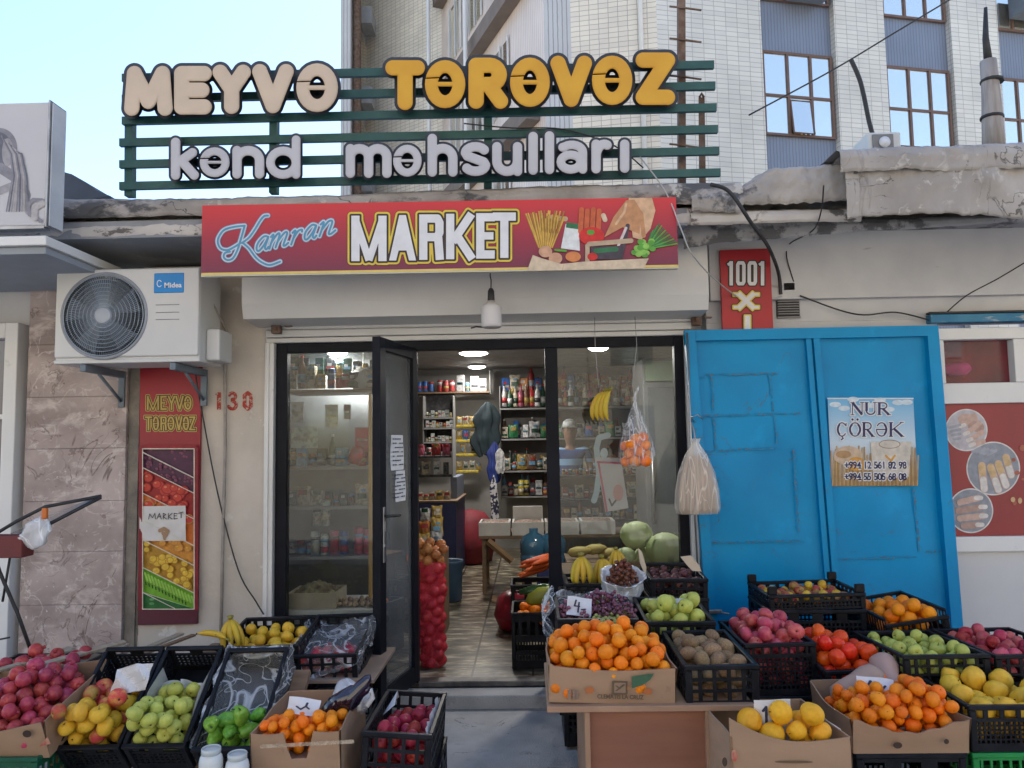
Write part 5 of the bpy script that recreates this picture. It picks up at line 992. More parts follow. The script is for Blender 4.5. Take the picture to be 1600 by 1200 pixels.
def carton(label,M,w,d,h,prof=None,name='cardboard_box',group=None,flare=0,side=None,th=.006):
    """prof(u) -> top height offset of the front wall; u 0..1"""
    t=thing(name,label,'box',group=group,M=M@Matrix.Translation((0,0,-h)))
    def wall(a,b,pf,nm,n=24):
        mb=MB(); a=Vector(a);b=Vector(b); u_=(b-a).normalized(); nrm=Vector((u_.y,-u_.x,0))
        f=lambda s,v,o: a+(b-a)*s+nrm*(o+.004*math.sin(s*8+a.x*9)*v)+Vector((0,0,v*(h+pf(s))))+nrm*flare*v*v
        for o,mi in ((0,0),(-th,1)):
            mb.grid(lambda s,v:f(s,v,o),n,6,mi,False)
        mb.grid(lambda s,v:f(s,1,-th*v),n,1,1,False); return mb.obj(nm,[card,cardin],t)
    z=lambda s:0
    fr=wall((-w/2,-d/2,0),(w/2,-d/2,0),prof or z,'front_panel'); wall((w/2,-d/2,0),(w/2,d/2,0),side or z,'side_panel'); wall((w/2,d/2,0),(-w/2,d/2,0),z,'back_panel'); wall((-w/2,d/2,0),(-w/2,-d/2,0),(lambda s:(side(1-s) if side else 0)),'side_panel')
    mb=MB(); mb.box(-w/2+.007,w/2-.007,-d/2+.007,d/2-.007,.002,.008,1); mb.obj('base',[card,cardin],t)
    return t
# ---------------------------------------------------------------- fruit shapes (unit radius about 1, centred)
def fm(name,c1,c2,**k): 
    kw=dict(scale=2.2,rough=.46,rnd=.18,hue=.012,spec=.32); kw.update(k); return mk(name,c1,c2,**kw)
stemm=mk('dry_stem',(.10,.06,.03)); 
def sphere_prof(n=14,dimt=0,dimb=0,el=1,pinch=0):
    o=[]
    for i in range(n+1):
        t=PI*i/n; r=math.sin(t); z=-math.cos(t)*el
        z-= dimt*math.exp(-(r/.32)**2)*(1 if z>0 else 0); z+=dimb*math.exp(-(r/.3)**2)*(1 if z<0 else 0)
        r*=1+pinch*math.cos(t)
        o.append((max(r,.002),z))
    return o
def spots(m,c,scale,thr):
    return add_layer(m,c,scale,thr,thr+.05)
def apple(name,mat,n=16,stem=True,lob=.02,pinch=-.06,el=.9):
    mb=MB(); mb.lathe(sphere_prof(14,.32,.25,el,pinch),n,lobe=lambda th,v:lob*math.sin(th*5)+lob*math.sin(th*2+1))
    mb.tube([(0,0,el*.62),(.05,.02,el*1.12)],[.05,.035],5,1); mb.lathe([(.13,-el*.80),(.04,-el*.74)],6,mi=1); return mb.mesh(name,[mat,stemm])
def orange(name,mat,el=.92,el_n=14): 
    mb=MB(); mb.lathe(sphere_prof(12,.10,.05,el,0),el_n,lobe=lambda th,v:.015*math.sin(th*3+v*4)); mb.lathe([(.10,el*.86),(.05,el*.93)],5,mi=1); return mb.mesh(name,[mat,mk('calyx_green',(.08,.10,.03))])
def quince(name,mat):
    mb=MB(); mb.lathe([(r*(1-.12*z),z*1.05) for r,z in sphere_prof(14,.15,.2,1,-.08)],18,lobe=lambda th,v:.08*math.sin(th*4+1)*math.sin(v*PI)+.05*math.sin(th*3)); mb.tube([(0,0,.75),(0,0,1.05)],.05,5,1); return mb.mesh(name,[mat,stemm])
def pomeg(name,mat):
    mb=MB(); mb.lathe(sphere_prof(12,0,.05,.94,0),16,lobe=lambda th,v:.035*math.sin(th*5)*math.sin(v*PI)); mb.lathe([(.25,.86),(.22,1.0),(.30,1.25),(.24,1.22),(.14,1.0)],10,mi=0,lobe=lambda th,v:.12*math.sin(th*5)*v); return mb.mesh(name,[mat])
def ellip(name,mat,a=1.3,n=12,lob=.03):
    mb=MB(); mb.lathe([(r,z*a) for r,z in sphere_prof(10)],n,lobe=lambda th,v:lob*math.sin(th*3+v*5)); return mb.mesh(name,[mat])
def onionm(name,mat):
    mb=MB(); mb.lathe([(r*(1-.1*z),z*.9) for r,z in sphere_prof(12)]+[(.06,1.0),(.05,1.15)],14,lobe=lambda th,v:.02*math.sin(th*7)); return mb.mesh(name,[mat])
def pepperm(name,mat):
    mb=MB(); mb.lathe([(r*(.78+.16*z),z*1.5-.35*math.exp(-(r/.35)**2)*(z>0)) for r,z in sphere_prof(16)],24,lobe=lambda th,v:.24*abs(math.sin(th*1.5+.4))*math.sin(v*PI)-.08); mb.tube([(0,0,1.0),(.05,0,1.35),(.18,0,1.6)],[.13,.09,.10],6,1); return mb.mesh(name,[mat,mk('pepper_stem',(.06,.16,.03))])
def bananam(name,mat,n=14):
    mb=MB(); pts=[];rr=[]
    for i in range(n+1):
        t=i/n; a=-.75+1.5*t; pts.append((0,-.9*math.cos(a)*1.0+.9,1.0*math.sin(a)*1.15)); 
        rr.append(.17*min(1,(math.sin(PI*min(max(t,.03),.97)))**.38)*(1 if .1<t<.88 else .62))
    mb.tube(pts,rr,7); mb.tube([pts[-1],(pts[-1][0],pts[-1][1]+.1,pts[-1][2]+.22)],[.07,.05],6,1); mb.tube([pts[0],(0,pts[0][1]+.02,pts[0][2]-.06)],[.06,.04],6,2); return mb.mesh(name,[mat,mk('banana_stem',(.26,.22,.04)),mk('banana_tip',(.05,.035,.02))])
AR=spots(fm('apple_red_green',(.40,.30,.06),(.42,.045,.04),scale=.9,st=(.30,.60),hue=.01,detail=3),(.5,.32,.10),22,.62)
A_={'yellow':fm('apple_yellow',(.76,.46,.035),(.66,.38,.03),hue=.01,rnd=.12),'blush':fm('apple_blush',(.72,.34,.09),(.62,.10,.06),scale=1.1,st=(.38,.56),rnd=.15),
 'green':fm('apple_green',(.52,.54,.12),(.42,.46,.08),rnd=.15,hue=.008),'red':fm('apple_red',(.32,.014,.03),(.42,.04,.05),scale=1.3,rnd=.28),'pink':fm('apple_pink',(.52,.05,.09),(.60,.14,.12),scale=1.2,rnd=.18),'mix':AR}
for k in ('yellow','green'): add_layer(A_[k],(.30,.20,.06),14,.66,.74)
for k in ('yellow','green','red','pink','blush'): add_layer(A_[k],(.52,.36,.18),26,.70,.73,off=3)
add_layer(A_['red'],(.50,.34,.10),1.0,.64,.72,off=6)
OR=fm('tangerine_skin',(.92,.25,.006),(.84,.20,.005),rough=.42,bump=.25,bscale=22,rnd=.12,hue=.012)
OR2=fm('orange_skin',(.95,.28,.006),(.86,.22,.005),rough=.42,bump=.3,bscale=25,rnd=.16,hue=.012)
QU=add_layer(fm('quince_skin',(.82,.42,.02),(.72,.34,.015),rough=.55,rnd=.15,hue=.008),(.22,.13,.04),5,.68,.74)
LE=fm('yellow_quince_skin',(.80,.50,.04),(.72,.42,.035),rough=.45,rnd=.1,hue=.005)
TO=fm('tomato_skin',(.85,.09,.012),(.75,.06,.01),rough=.25,rnd=.15,hue=.01)
PO=add_layer(fm('pomegranate_skin',(.36,.035,.06),(.48,.07,.08),rough=.36,rnd=.25,hue=.015),(.36,.14,.08),3,.64,.75)
KI=fm('kiwi_skin',(.22,.13,.065),(.32,.22,.12),rough=.85,rnd=.22,scale=5)
ON=fm('onion_skin',(.55,.24,.08),(.42,.15,.05),rnd=.2,rough=.3); ONr=fm('red_net_onion',(.60,.04,.06),(.72,.14,.12),rnd=.25,scale=14,rough=.5,bump=.6,bscale=60)
PE=fm('pepper_skin',(.14,.36,.03),(.26,.50,.07),rough=.2,rnd=.2); CA=fm('carrot_skin',(.60,.14,.03),(.5,.11,.02)); CH=fm('chestnut_skin',(.10,.03,.02),(.17,.06,.03),rough=.3,rnd=.35)
BA=add_layer(fm('banana_skin',(.62,.42,.03),(.55,.38,.04),scale=3,rough=.45,rnd=.1),(.12,.07,.02),5,.62,.68,sx=(1,1,.5))
GR=fm('grape_skin',(.16,.05,.09),(.30,.12,.16),rough=.25,rnd=.3); GG=fm('green_grape_skin',(.36,.38,.12),(.28,.32,.08),rough=.3)
FM={}
def F_(k,v=0):
    if v:
        kk_=k+'#%d'%v
        if kk_ not in FM:
            me=F_(k).copy(); me.name=k; g=np.random.RandomState(v*7+len(k)); D=g.uniform(-1,1,(5,3)); 
            for q in me.vertices:
                p=q.co; s=1+.05*sum(math.sin(3*(p.x*D[i][0]+p.y*D[i][1]+p.z*D[i][2])+i*v) for i in range(5))/2.2
                q.co=(p.x*s,p.y*s*(1+.03*(v-2)),p.z*s)
            FM[kk_]=me
        return FM[kk_]
    if k in FM: return FM[k]
    if k.startswith('apple_'): m=apple(k,A_[k[6:]])
    elif k=='tangerine': m=orange(k,OR,.86)
    elif k=='orange': m=orange(k,OR2,.95)
    elif k=='quince': m=quince(k,QU)
    elif k=='yellow_quince': m=quince(k,LE)
    elif k=='lemon': m=orange(k,LE,.9)
    elif k=='tomato': m=orange(k,TO,.85)
    elif k=='pomegranate': m=pomeg(k,PO)
    elif k=='kiwi': m=ellip(k,KI,1.3)
    elif k=='onion': m=onionm(k,ON)
    elif k=='pepper': m=pepperm(k,PE)
    elif k=='banana': m=bananam(k,BA)
    elif k=='chestnut': m=ellip(k,CH,.8,8,.06)
    FM[k]=m; return m
def pack(w,d,n,r,z0=0,bx=0,by=0,seed=1,rv=.1,K=70,mask=None,el=1,mound=0):
    g=np.random.RandomState(seed); out=np.zeros((0,4))
    for i in range(n):
        ri=r*(1+g.uniform(-rv,rv)); x=g.uniform(-w/2+ri,w/2-ri,K); y=g.uniform(-d/2+ri,d/2-ri,K)
        if mask is not None:
            ok=mask(x,y); 
            if ok.any(): x,y=x[ok],y[ok]
        z=np.full(len(x),z0+ri)
        if len(out):
            dx=x[:,None]-out[None,:,0]; dy=y[:,None]-out[None,:,1]; R2=(ri+out[None,:,3])*.97; q=R2**2-dx**2-dy**2
            z=np.maximum(z,np.where(q>0,out[None,:,2]+np.sqrt(np.maximum(q,0)),-9).max(1))
        c=z+bx*x+by*y+mound*((x/w)**2+(y/d)**2)
        k=int(np.argmin(c)); out=np.vstack([out,[x[k],y[k],z[k],ri]])
    return out
PROD=[]
def produce(M,pts,kinds,name,label,cat,group,seed=1,tilt=PI,kfn=None,sc=1.0,flatrot=False,labels=None):
    g=random.Random(seed); objs=[]
    for i,(x,y,z,r) in enumerate(pts):
        k=kfn(x,y,z,g) if kfn else g.choice(kinds); nm=name
        o=bpy.data.objects.new(nm,F_(k,g.randint(0,4))); COL.objects.link(o)
        rot=Euler((g.uniform(-tilt,tilt),g.uniform(-tilt,tilt),g.uniform(-PI,PI))) if not flatrot else Euler((R(90)+g.uniform(-.2,.2),g.uniform(-.2,.2),g.uniform(-PI,PI)))
        s=r*sc; o.matrix_world=Matrix.Translation(M@Vector((x,y,z)))@rot.to_matrix().to_4x4()@Matrix.Diagonal((s*g.uniform(.96,1.04),s*g.uniform(.96,1.04),s,1))
        lb=labels[k] if labels else label; tag(o,lb,cat,(group+' '+k) if labels else group); objs.append(o); PROD.append(o)
    if len(objs)>11:
        X=[p[0] for p in pts]; Y=[p[1] for p in pts]; x0,x1,y0,y1=min(X),max(X)+1e-6,min(Y),max(Y)+1e-6
        for o,(x,y,z,r) in zip(objs,pts):
            cx=int((x-x0)/(x1-x0)*5); cy=int((y-y0)/(y1-y0)*3)
            o['spot']=('front','middle','back')[cy]+' '+('far left','left','centre','right','far right')[cx]
    return objs
def curled(name,label,cen,w,h,Y,txt,rot=0,lean=-.35,seed=1,mat=None,parent=None,cat='price tag'):
    """small paper price tag standing in the produce; cen is its pixel centre"""
    g=random.Random(seed); c=P(*cen,Y); Mx=Matrix.Translation(c)@Matrix.Rotation(rot,4,'Y')@Matrix.Rotation(lean,4,'X'); t=thing(name,label,cat,M=Matrix.Translation(c))
    mb=MB(); f=lambda u,v: Mx@Vector(((u-.5)*w,.006*math.sin(u*6+seed)+.005*math.sin(v*5+u*3)-.02*(v-.5)**2,(v-.5)*h)); mb.grid(f,14,10)
    sh_=mb.obj('sheet',paper,t); sh_.data.transform(Matrix.Translation(-c))
    pr=[]
    for s in txt: pr+=poly(s,.035)
    mm=lambda x,y,Y_: f(x,1-y)+Mx.to_3x3()@Vector((0,-.0022,0))
    mb=MB(); shape(mb,pr,mm,0,None,0,0,(),.012); mb.obj('handwriting',inkm,sh_).data.transform(Matrix.Translation(-c)); return t
D1=[(.25,.25),(.33,.15),(.33,.7)]; D2=[(.45,.3),(.6,.25),(.62,.45),(.45,.7),(.65,.68)]; DT=[[(.72,.6),(.85,.55)]]
TXT1=[[(.3,.2),(.3,.75)],[(.22,.32),(.3,.2)],[(.48,.6),(.58,.55),(.75,.62),(.82,.52)],[(.5,.66),(.7,.70)]]
TXT2=[[(.25,.5),(.35,.2),(.42,.55),(.5,.35),(.58,.6),(.7,.4)],[(.3,.75),(.7,.72)]]
TXT4=[[(.35,.2),(.3,.5),(.5,.5)],[(.48,.3),(.46,.8)],[(.6,.65),(.75,.6)]]
loops_=poly(arc(.5,.5,.38,.3,0,360,20),.02)
films=film('crinkled_clear_plastic',lo=.13,hi=.62,scale=4.5,sx=(1,.6,1.6))
films2=film('clear_bag_plastic',lo=.10,hi=.55,scale=11,sx=(1,1,.12)); filmw=film('white_thin_plastic',tint=(.85,.86,.88),lo=.55,hi=.95,scale=6)
def sheetfilm(label,fn,nu,nv,mat=films,name='plastic_sheet',cat='plastic sheet',amp=.012,seed=0):
    mb=MB()
    def g(u,v): p=Vector(fn(u,v)); return p+Vector((wob(p,amp,40,seed),wob(p,amp,47,seed+3),wob(p,amp,53,seed+5)))+Vector((wob(p,amp*.5,110,seed),wob(p,amp*.5,120,seed+1),0))
    mb.grid(g,nu,nv,0,False); return tagw(mb,name,mat,label,cat)
def under(label,M,w,d,h,zdown,mat=None,hh=None,rows=rows_std):   # crate standing level under another one
    c=M@Vector((0,0,0)); ang=math.atan2((M.to_3x3()@Vector((1,0,0))).y,(M.to_3x3()@Vector((1,0,0))).x)
    M2=Matrix.Translation((c.x,c.y,c.z-zdown))@Matrix.Rotation(ang,4,'Z'); hh=hh or max(.08,min(.28,c.z-zdown)); return crate(label,M2,w,d,hh,rows,mat)
# ======================= LEFT GROUP =======================
gap=.004
CR={}
M,w_,d_=frame4((92,1169),(186,1167),(254,1011),(161,1013),-1.60,-1.21); h=.17; CR['L2']=(M,w_,d_,h)
crate('tilted black crate with yellow and red apples beside the pomegranates',M,w_,d_,h)
pts=pack(w_-.03,d_-.03,42,.036,-h+.008,by=.75,seed=3,mask=lambda x,y:y<d_*.16)
produce(M,pts,None,'apple','',cat='apple',group='apples in the tilted crate beside the pomegranates',seed=4,kfn=lambda x,y,z,g:('apple_blush' if (y>-d_*.18 and g.random()<.75) else 'apple_yellow') if g.random()<.9 else 'apple_mix',
 labels={'apple_blush':'pinkish orange apple in the tilted crate beside the pomegranates','apple_yellow':'yellow apple in the tilted crate beside the pomegranates','apple_mix':'red and yellow apple in the tilted crate beside the pomegranates'})
sheetfilm('crumpled white paper standing behind the yellow and red apples',lambda u,v:P(170+56*u+14*v,1088-46*v-10*u+9*abs(u-.5)*v,-1.47+.012*math.sin(u*9+v*7)),16,12,paper,'crumpled_paper','paper',.004,2)
M,w_,d_=frame4((190,1167),(289,1165),(347,1010),(262,1011),-1.60,-1.21); CR['L3']=(M,w_,d_,h)
crate('tilted black crate with green apples on white paper lining',M,w_,d_,h)
pts=pack(w_-.035,d_-.03,42,.0335,-h+.012,by=.75,seed=9,mask=lambda x,y:y<d_*.10)
produce(M,pts,['apple_green'],'apple','pale green apple in the tilted crate lined with white paper','apple','green apples in the tilted paper lined crate',seed=5)
mb=MB()
for s in (-1,1): mb.grid(lambda u,v:M@Vector((s*(w_/2-.012-.006*v),-d_/2+.02+(d_*.75)*u,-h*.7+h*.85*v*(1-.6*abs(u-.6)))),12,4)
mb.grid(lambda u,v:M@Vector(((u-.5)*(w_-.02),-d_*.1+d_*.32*v,-h*.45-.0*v+.02*math.sin(u*7))),10,4)
tagw(mb,'paper_lining',mk('liner_paper',(.52,.52,.46),(.45,.45,.40),rough=.8,bump=.3,bscale=20),'greenish white paper lining the crate of green apples','paper')
sheetfilm('small crumpled white paper behind the green apples',lambda u,v:P(282+38*u,1088-26*v+6*u,-1.33+.03*math.sin(u*5+v)),8,8,paper,'crumpled_paper','paper',.005,6)
M,w_,d_=frame4((305,1171),(398,1170),(455,1012),(352,1015),-1.60,-1.21); CR['L4']=(M,w_,d_,h)
crate('tilted black crate of green peppers wrapped in clear plastic',M,w_,d_,h)
pts=pack(w_-.06,d_-.06,18,.036,-h+.01,by=.8,seed=12,mask=lambda x,y:y<-.0)
produce(M,pts,['pepper'],'green_pepper','green pepper in the plastic wrapped crate behind the jars','pepper','green peppers in the plastic wrapped crate',seed=3,tilt=1.6)
def drape(u,v):   # over the rim on both sides and the back, hanging into the crate
    x=(u-.5)*2; e=abs(x)
    if e>.62: px=math.copysign(w_/2+.012+.01*math.sin(v*22),x); z=.01-(e-.62)/.38*.11*(1+.3*math.sin(v*9))
    else: px=x/.62*(w_/2+.006); z=.012-.14*(1-(e/.62)**4)
    y=-d_/2+(d_+.03)*v; 
    if v>.9: z=max(z,-.02)
    return M@Vector((px,y,z))
sheetfilm('crinkled clear plastic draped over the crate of green peppers',drape,70,70,films,amp=.008,seed=4)
# pomegranate carton
M,w_,d_=frame4((-105,1150),(98,1117),(140,1040),(-20,1050),-1.68,-1.20)
def rf(s): return -.0-.02*math.sin(s*PI)
carton('open cardboard box heaped with red pomegranates at the left edge',M,w_,d_,.16,prof=rf,flare=.01); CR['L1']=(M,w_,d_,.16)
pts=pack(w_-.02,d_+.02,120,.033,-.13,seed=21,mound=.5); produce(M,pts,['pomegranate'],'pomegranate','dark red pomegranate heaped in the cardboard box at the left edge','pomegranate','pomegranates heaped in the box at the left edge',seed=8)
M0,w0_,d0_=M,w_,d_
pts=pack(.42,.22,22,.036,0,seed=23); Mp=Matrix.Translation(P(70,1062,-1.02)); produce(Mp,pts,['pomegranate'],'pomegranate','pomegranate lying behind the box below the wooden planks','pomegranate','pomegranates behind the box below the wooden slats',seed=18)
M2=Mp; crate('black crate of pomegranates below the leaning wooden slats',Matrix.Translation(P(70,1062,-1.02)+Vector((0,0,.09))),.46,.28,.12)
# supports
crate('dark green plastic crate under the pomegranate box',Matrix.Translation((M0.translation.x,M0.translation.y,M0.translation.z-.175)),w0_*.95,d0_*.95,max(.1,M0.translation.z-.18),lambda w:[(.12,0,0)]+[(.12,int(w/.035),.7),(.05,0,0)]*4+[(.2,0,0)],dgreenp)
st=TH('display_stand','sloping timber stand carrying the three tilted crates','stand',(CR['L3'][0].translation.x,-1.4,0))
mb=MB(); Ms=CR['L3'][0]; woodd=mk('old_timber',(.20,.12,.07),(.28,.18,.11),scale=6,sx=(1,6,6),rough=.8)
mb.box(-.52,.52,-.22,.24,-.205,-.177,M=Ms); W(mb,'board',woodd,st)
for x in (-.45,.45):
    for y in (-.15,.2):
        p=Ms@Vector((x,y,-.205)); mb=MB(); mb.box(p.x-.02,p.x+.02,p.y-.02,p.y+.02,0,p.z-.0); W(mb,'leg',woodd,st)
# wooden slats leaning at the left
wl_=mk('pale_slat_wood',(.46,.38,.28),(.36,.28,.19),scale=7,sx=(1,8,8),rough=.75,bump=.2)
def plank(a,b,Ya,Yb,wd,th,label,mat=wl_):
    A=P(*a,Ya);B=P(*b,Yb); u=(B-A).normalized(); up=Vector((0,-.5,.87)); up=(up-u*up.dot(u)).normalized(); s=u.cross(up); mb=MB()
    Mx=Matrix(((u.x,s.x,up.x,A.x),(u.y,s.y,up.y,A.y),(u.z,s.z,up.z,A.z),(0,0,0,1))); mb.bbox(0,(B-A).length,-wd/2,wd/2,-th/2,th/2,b=.002,seg=1,M=Mx); return tagw(mb,'plank',mat,label,'plank')
plank((-20,1052),(112,1016),-1.25,-.85,.03,.014,'pale wooden slat nearest the wall corner at the far left')
plank((60,1040),(195,1003),-1.2,-.8,.03,.016,'pale wooden slat in the middle of the leaning slats')
plank((85,1052),(196,1006),-1.18,-.7,.05,.012,'wide pale wooden slat above the pomegranates')
plank((200,1025),(283,990),-1.0,-.5,.04,.012,'pale wooden slat sticking up behind the crate of yellow apples')
plank((215,1025),(303,992),-1.0,-.45,.03,.012,'reddish brown wooden slat beside the pale one behind the crates',woodd)
plank((80,1025),(112,1012),-.95,-.8,.05,.012,'short pale wooden offcut lying on the long slat')
# jars
def jar(px,py,label):
    c=P(px,py,-1.90); t=TH('glass_jar',label,'jar',c-Vector((0,0,.15)),'milk jars in front of the green peppers'); Mj=Matrix.Translation(c-Vector((0,0,.15)))
    mb=MB(); mb.lathe([(.001,.0),(.040,.0),(.044,.01),(.044,.10),(.040,.118),(.032,.13)],24,Mj); W(mb,'milk',mk('milk_white',(.66,.68,.66),(.6,.63,.62),rough=.25),t)
    mb=MB(); mb.lathe([(.034,.128),(.036,.131),(.036,.149),(.033,.151),(.031,.149),(.031,.133)],24,Mj); W(mb,'rim',mk('jar_glass_rim',(.50,.55,.55),rough=.08,spec=.8),t); 
    mb=MB(); mb.lathe([(.0305,.133),(.0305,.147),(.001,.148)],20,Mj); W(mb,'lid',mk('jar_lid_white',(.5,.52,.5)),t); return c
c1_=jar(330,1168,'glass jar of milk standing left in front of the peppers'); c2_=jar(371,1176,'glass jar of milk standing right in front of the peppers')
crate('black crate carrying the two milk jars',Matrix.Translation(((c1_.x+c2_.x)/2,c1_.y,min(c1_.z,c2_.z)-.152)),.26,.2,c2_.z-.155)
# lemon tray with bananas
M,w_,d_=frame4((352,1012),(472,1008),(494,962),(372,967),-.98,-.58); h=.11; crate('black crate of round yellow lemons beside the shop window',M,w_,d_,h,rows_low)
pts=pack(w_-.03,d_-.03,34,.031,-h+.005,seed=31); produce(M,pts,['lemon'],'lemon','round yellow lemon in the black crate beside the shop window','lemon','lemons in the black crate beside the shop window',seed=7)
under('black crate under the crate of yellow lemons',M,w_,d_,h,h+.006)
def bunch(c,n,s,ang0,dang,label,Mrot=None,spread=.1,group=None,stemz=1.0):
    t=thing('banana_bunch',label,'bananas',group=group,M=Matrix.Translation(c)); 
    for i in range(n):
        a=(i-(n-1)/2)*(.62 if n>4 else .7)+.12; o=bpy.data.objects.new('banana',F_('banana')); COL.objects.link(o); o.parent=t
        o.matrix_basis=(Mrot or Matrix.Identity(4))@Matrix.Rotation(a,4,'Z')@Matrix.Rotation(-.30-.10*(i%2),4,'X')@Matrix.Diagonal((s,s,s*(1+.05*math.sin(i*2)),1))@Matrix.Translation((0,-.22,-.84))
    mb=MB(); mb.tube([(0,0,-.02*s),(0,0,.16*s)],[.16*s,.10*s],8); o=mb.obj('stalk',mk('banana_stem',(.26,.22,.04)),t); o.matrix_basis=Mrot or Matrix.Identity(4); return t
bunch(P(360,966,-.92),5,.095,PI*.55,.45,'bunch of ripening bananas standing left of the yellow lemons',Matrix.Rotation(-.15,4,'Y'))
mb=MB(); c=P(336,985,-.95); o=bpy.data.objects.new('banana',F_('banana')); COL.objects.link(o); o.matrix_world=Matrix.Translation(P(334,990,-.99))@Matrix.Rotation(R(100),4,'Y')@Matrix.Rotation(R(200),4,'Z')@Matrix.Diagonal((.095,.095,.095,1)); tag(o,'single dark tipped banana lying left of the standing bunch','banana')
mb=MB(); p=P(345,1004,-.95); mb.bbox(p.x-.13,p.x+.13,-1.02,-.75,0,P(360,966,-.92).z-.165,b=.006); tagw(mb,'wooden_block',woodd,'low timber block under the bananas against the wall','block')
# plastic lined crate of tomatoes by the door
M,w_,d_=frame4((463,1024),(562,1022),(586,958),(484,962),-1.0,-.45); h=.15; crate('black crate lined with clear plastic left of the open door',M,w_,d_,h,rows_open); 
pts=pack(w_-.03,d_-.04,40,.028,-h+.01,seed=35,by=.3); produce(M,pts,['apple_red'],'apple','dark apple inside the plastic lined crate left of the door','apple','dark red apples in the plastic lined crate',seed=17)
Ml,wl2,dl2=M,w_,d_
def drape2(u,v):
    x=(u-.5)*2; e=abs(x)
    if e>.7: px=math.copysign(wl2/2+.012,x); z=.015-(e-.7)/.3*.07*(1+.4*math.sin(v*14))
    else: px=x/.7*(wl2/2+.006); z=.015-.055*(1-(e/.7)**4)+.02*math.sin(v*7+x*4)
    y=-dl2/2-.012+(dl2+.02)*v; 
    if v<.08: z-=.06*(1-v/.08)
    return Ml@Vector((px,y,z))
sheetfilm('crumpled clear plastic lining the crate left of the open door',drape2,60,60,films,amp=.009,seed=9)
# chickpea/mushroom tray behind plastic crate inside window is built with the interior
mb=MB(); zz=(Ml@Vector((0,0,-h))).z-.006; a=P(545,1060,-1.0); mb.bbox(Ml.translation.x-.32,P(586,1000,-1.0).x,-1.02,-.42,zz-.02,zz,b=.003); tb=tagw(mb,'shelf_board',mk('laminated_board',(.34,.25,.19),(.28,.2,.15),rough=.5),'laminated board under the plastic lined crate beside the door','shelf')
for sx,sy in ((-.28,-.96),(-.28,-.5),(.16,-.96),(.16,-.5)):
    mb=MB(); mb.box(Ml.translation.x+sx-.015,Ml.translation.x+sx+.015,sy-.015,sy+.015,0,zz-.02); W(mb,'leg',woodd,tb)
pts=pack(.36,.28,12,.034,0,seed=38); Mq=Matrix.Translation((Ml.translation.x+.02,-.75,.16)); crate('black crate on the ground under the laminated board',Matrix.Translation((Ml.translation.x,-.78,.26)),.40,.34,.24)
# tangerine carton with cut front
M,w_,d_=frame4((407,1146),(557,1138),(545,1078),(436,1081),-1.82,-1.38); h=.40
def cut(s):
    a=abs(s-.54); return -.105*max(0,min(1,(.16-a)/.06))-.006*math.sin(s*9)
carton('tall cardboard box of tangerines with a notch cut in its front',M,w_,d_,h,prof=cut,flare=.004)
mb=MB(); mb.box(-w_/2+.01,w_/2-.01,-d_/2+.01,d_/2-.01,-.125,-.115,M=M); o=tagw(mb,'cardboard_insert',cardin,'cardboard false floor inside the notched tangerine box','box')
pts=pack(w_-.02,d_-.04,96,.025,-.115,by=.30,seed=41); produce(M,pts,['tangerine'],'tangerine','small bright tangerine in the cardboard box with the notched front','tangerine','tangerines in the notched cardboard box',seed=10)
curled('price_tag','folded white price tag on the tangerines in the notched box',(474,1104),.13,.065,-1.70,[[(.3,.55),(.45,.7),(.6,.5),(.62,.3)],[(.6,.5),(.7,.62)]],rot=.12,lean=-.55,seed=2)
eg=TH('carrier_bag','thin white carrier bag with dark eggplants behind the tangerines','bag',P(545,1100,-1.45)); 
mb=MB(); Me=Matrix.Translation(P(548,1092,-1.48))
mb.lathe([(.03,-.06),(.075,-.03),(.085,.02),(.07,.05),(.04,.045)],28,Me@Matrix.Rotation(.5,4,'Y'),lobe=lambda th,v:.16*math.sin(th*3)+.09*math.sin(th*7+v*6)); W(mb,'bag_body',filmw,eg)
mb=MB(); mb.tube([P(562,1110,-1.58),P(560,1095,-1.58),P(566,1082,-1.56),P(580,1079,-1.55),P(582,1090,-1.55),P(572,1104,-1.57)],[.012,.014,.012,.011,.013,.012],7); W(mb,'handle',filmw,eg)
egm=mk('eggplant_skin',(.012,.008,.02),(.02,.012,.03),rough=.12,spec=.7,coat=.5)
for i,(x,y,an) in enumerate(((535,1095,.5),(552,1088,.7),(562,1082,.4))):
    mb=MB(); mb.lathe([(.004,-.10),(.032,-.085),(.039,-.03),(.030,.03),(.018,.075),(.004,.09)],18,Matrix.Translation(P(x-4,y,-1.60))@Matrix.Rotation(R(60)*an*1.6,4,'Y')); tagw(mb,'eggplant',egm,['glossy dark eggplant lowest in the white carrier bag','glossy dark eggplant in the middle of the carrier bag','glossy dark eggplant nearest the door in the carrier bag'][i],'eggplant')
# red apple crate in front of the door
M,w_,d_=frame4((559,1143),(666,1149),(704,1083),(613,1079),-1.80,-1.28); h=.20; crate('black crate of dark red apples in front of the open door',M,w_,d_,h,rows_open)
pts=pack(w_-.03,d_-.03,62,.031,-h+.01,seed=45,by=.1); produce(M,pts,['apple_red'],'apple','shiny dark red apple in the crate before the open door','apple','red apples in the crate in front of the open door',seed=12)
pts=[]; under('black crate under the dark red apples in front of the door',M,w_,d_,h,h+.006)
mb=MB(); mb.grid(lambda u,v:M@Vector((w_/2-.014-.015*v+.004*math.sin(u*30),-d_/2+.03+d_*.8*u,-.06+.075*v+.008*math.sin(u*17))),24,5); mb.grid(lambda u,v:M@Vector((-w_/2+.02+.05*v,d_*.10+d_*.2*u,-.04+.09*v*(1-abs(u-.5)))),8,5); tagw(mb,'paper_lining',paper,'white paper tucked along the crate of dark red apples','paper')
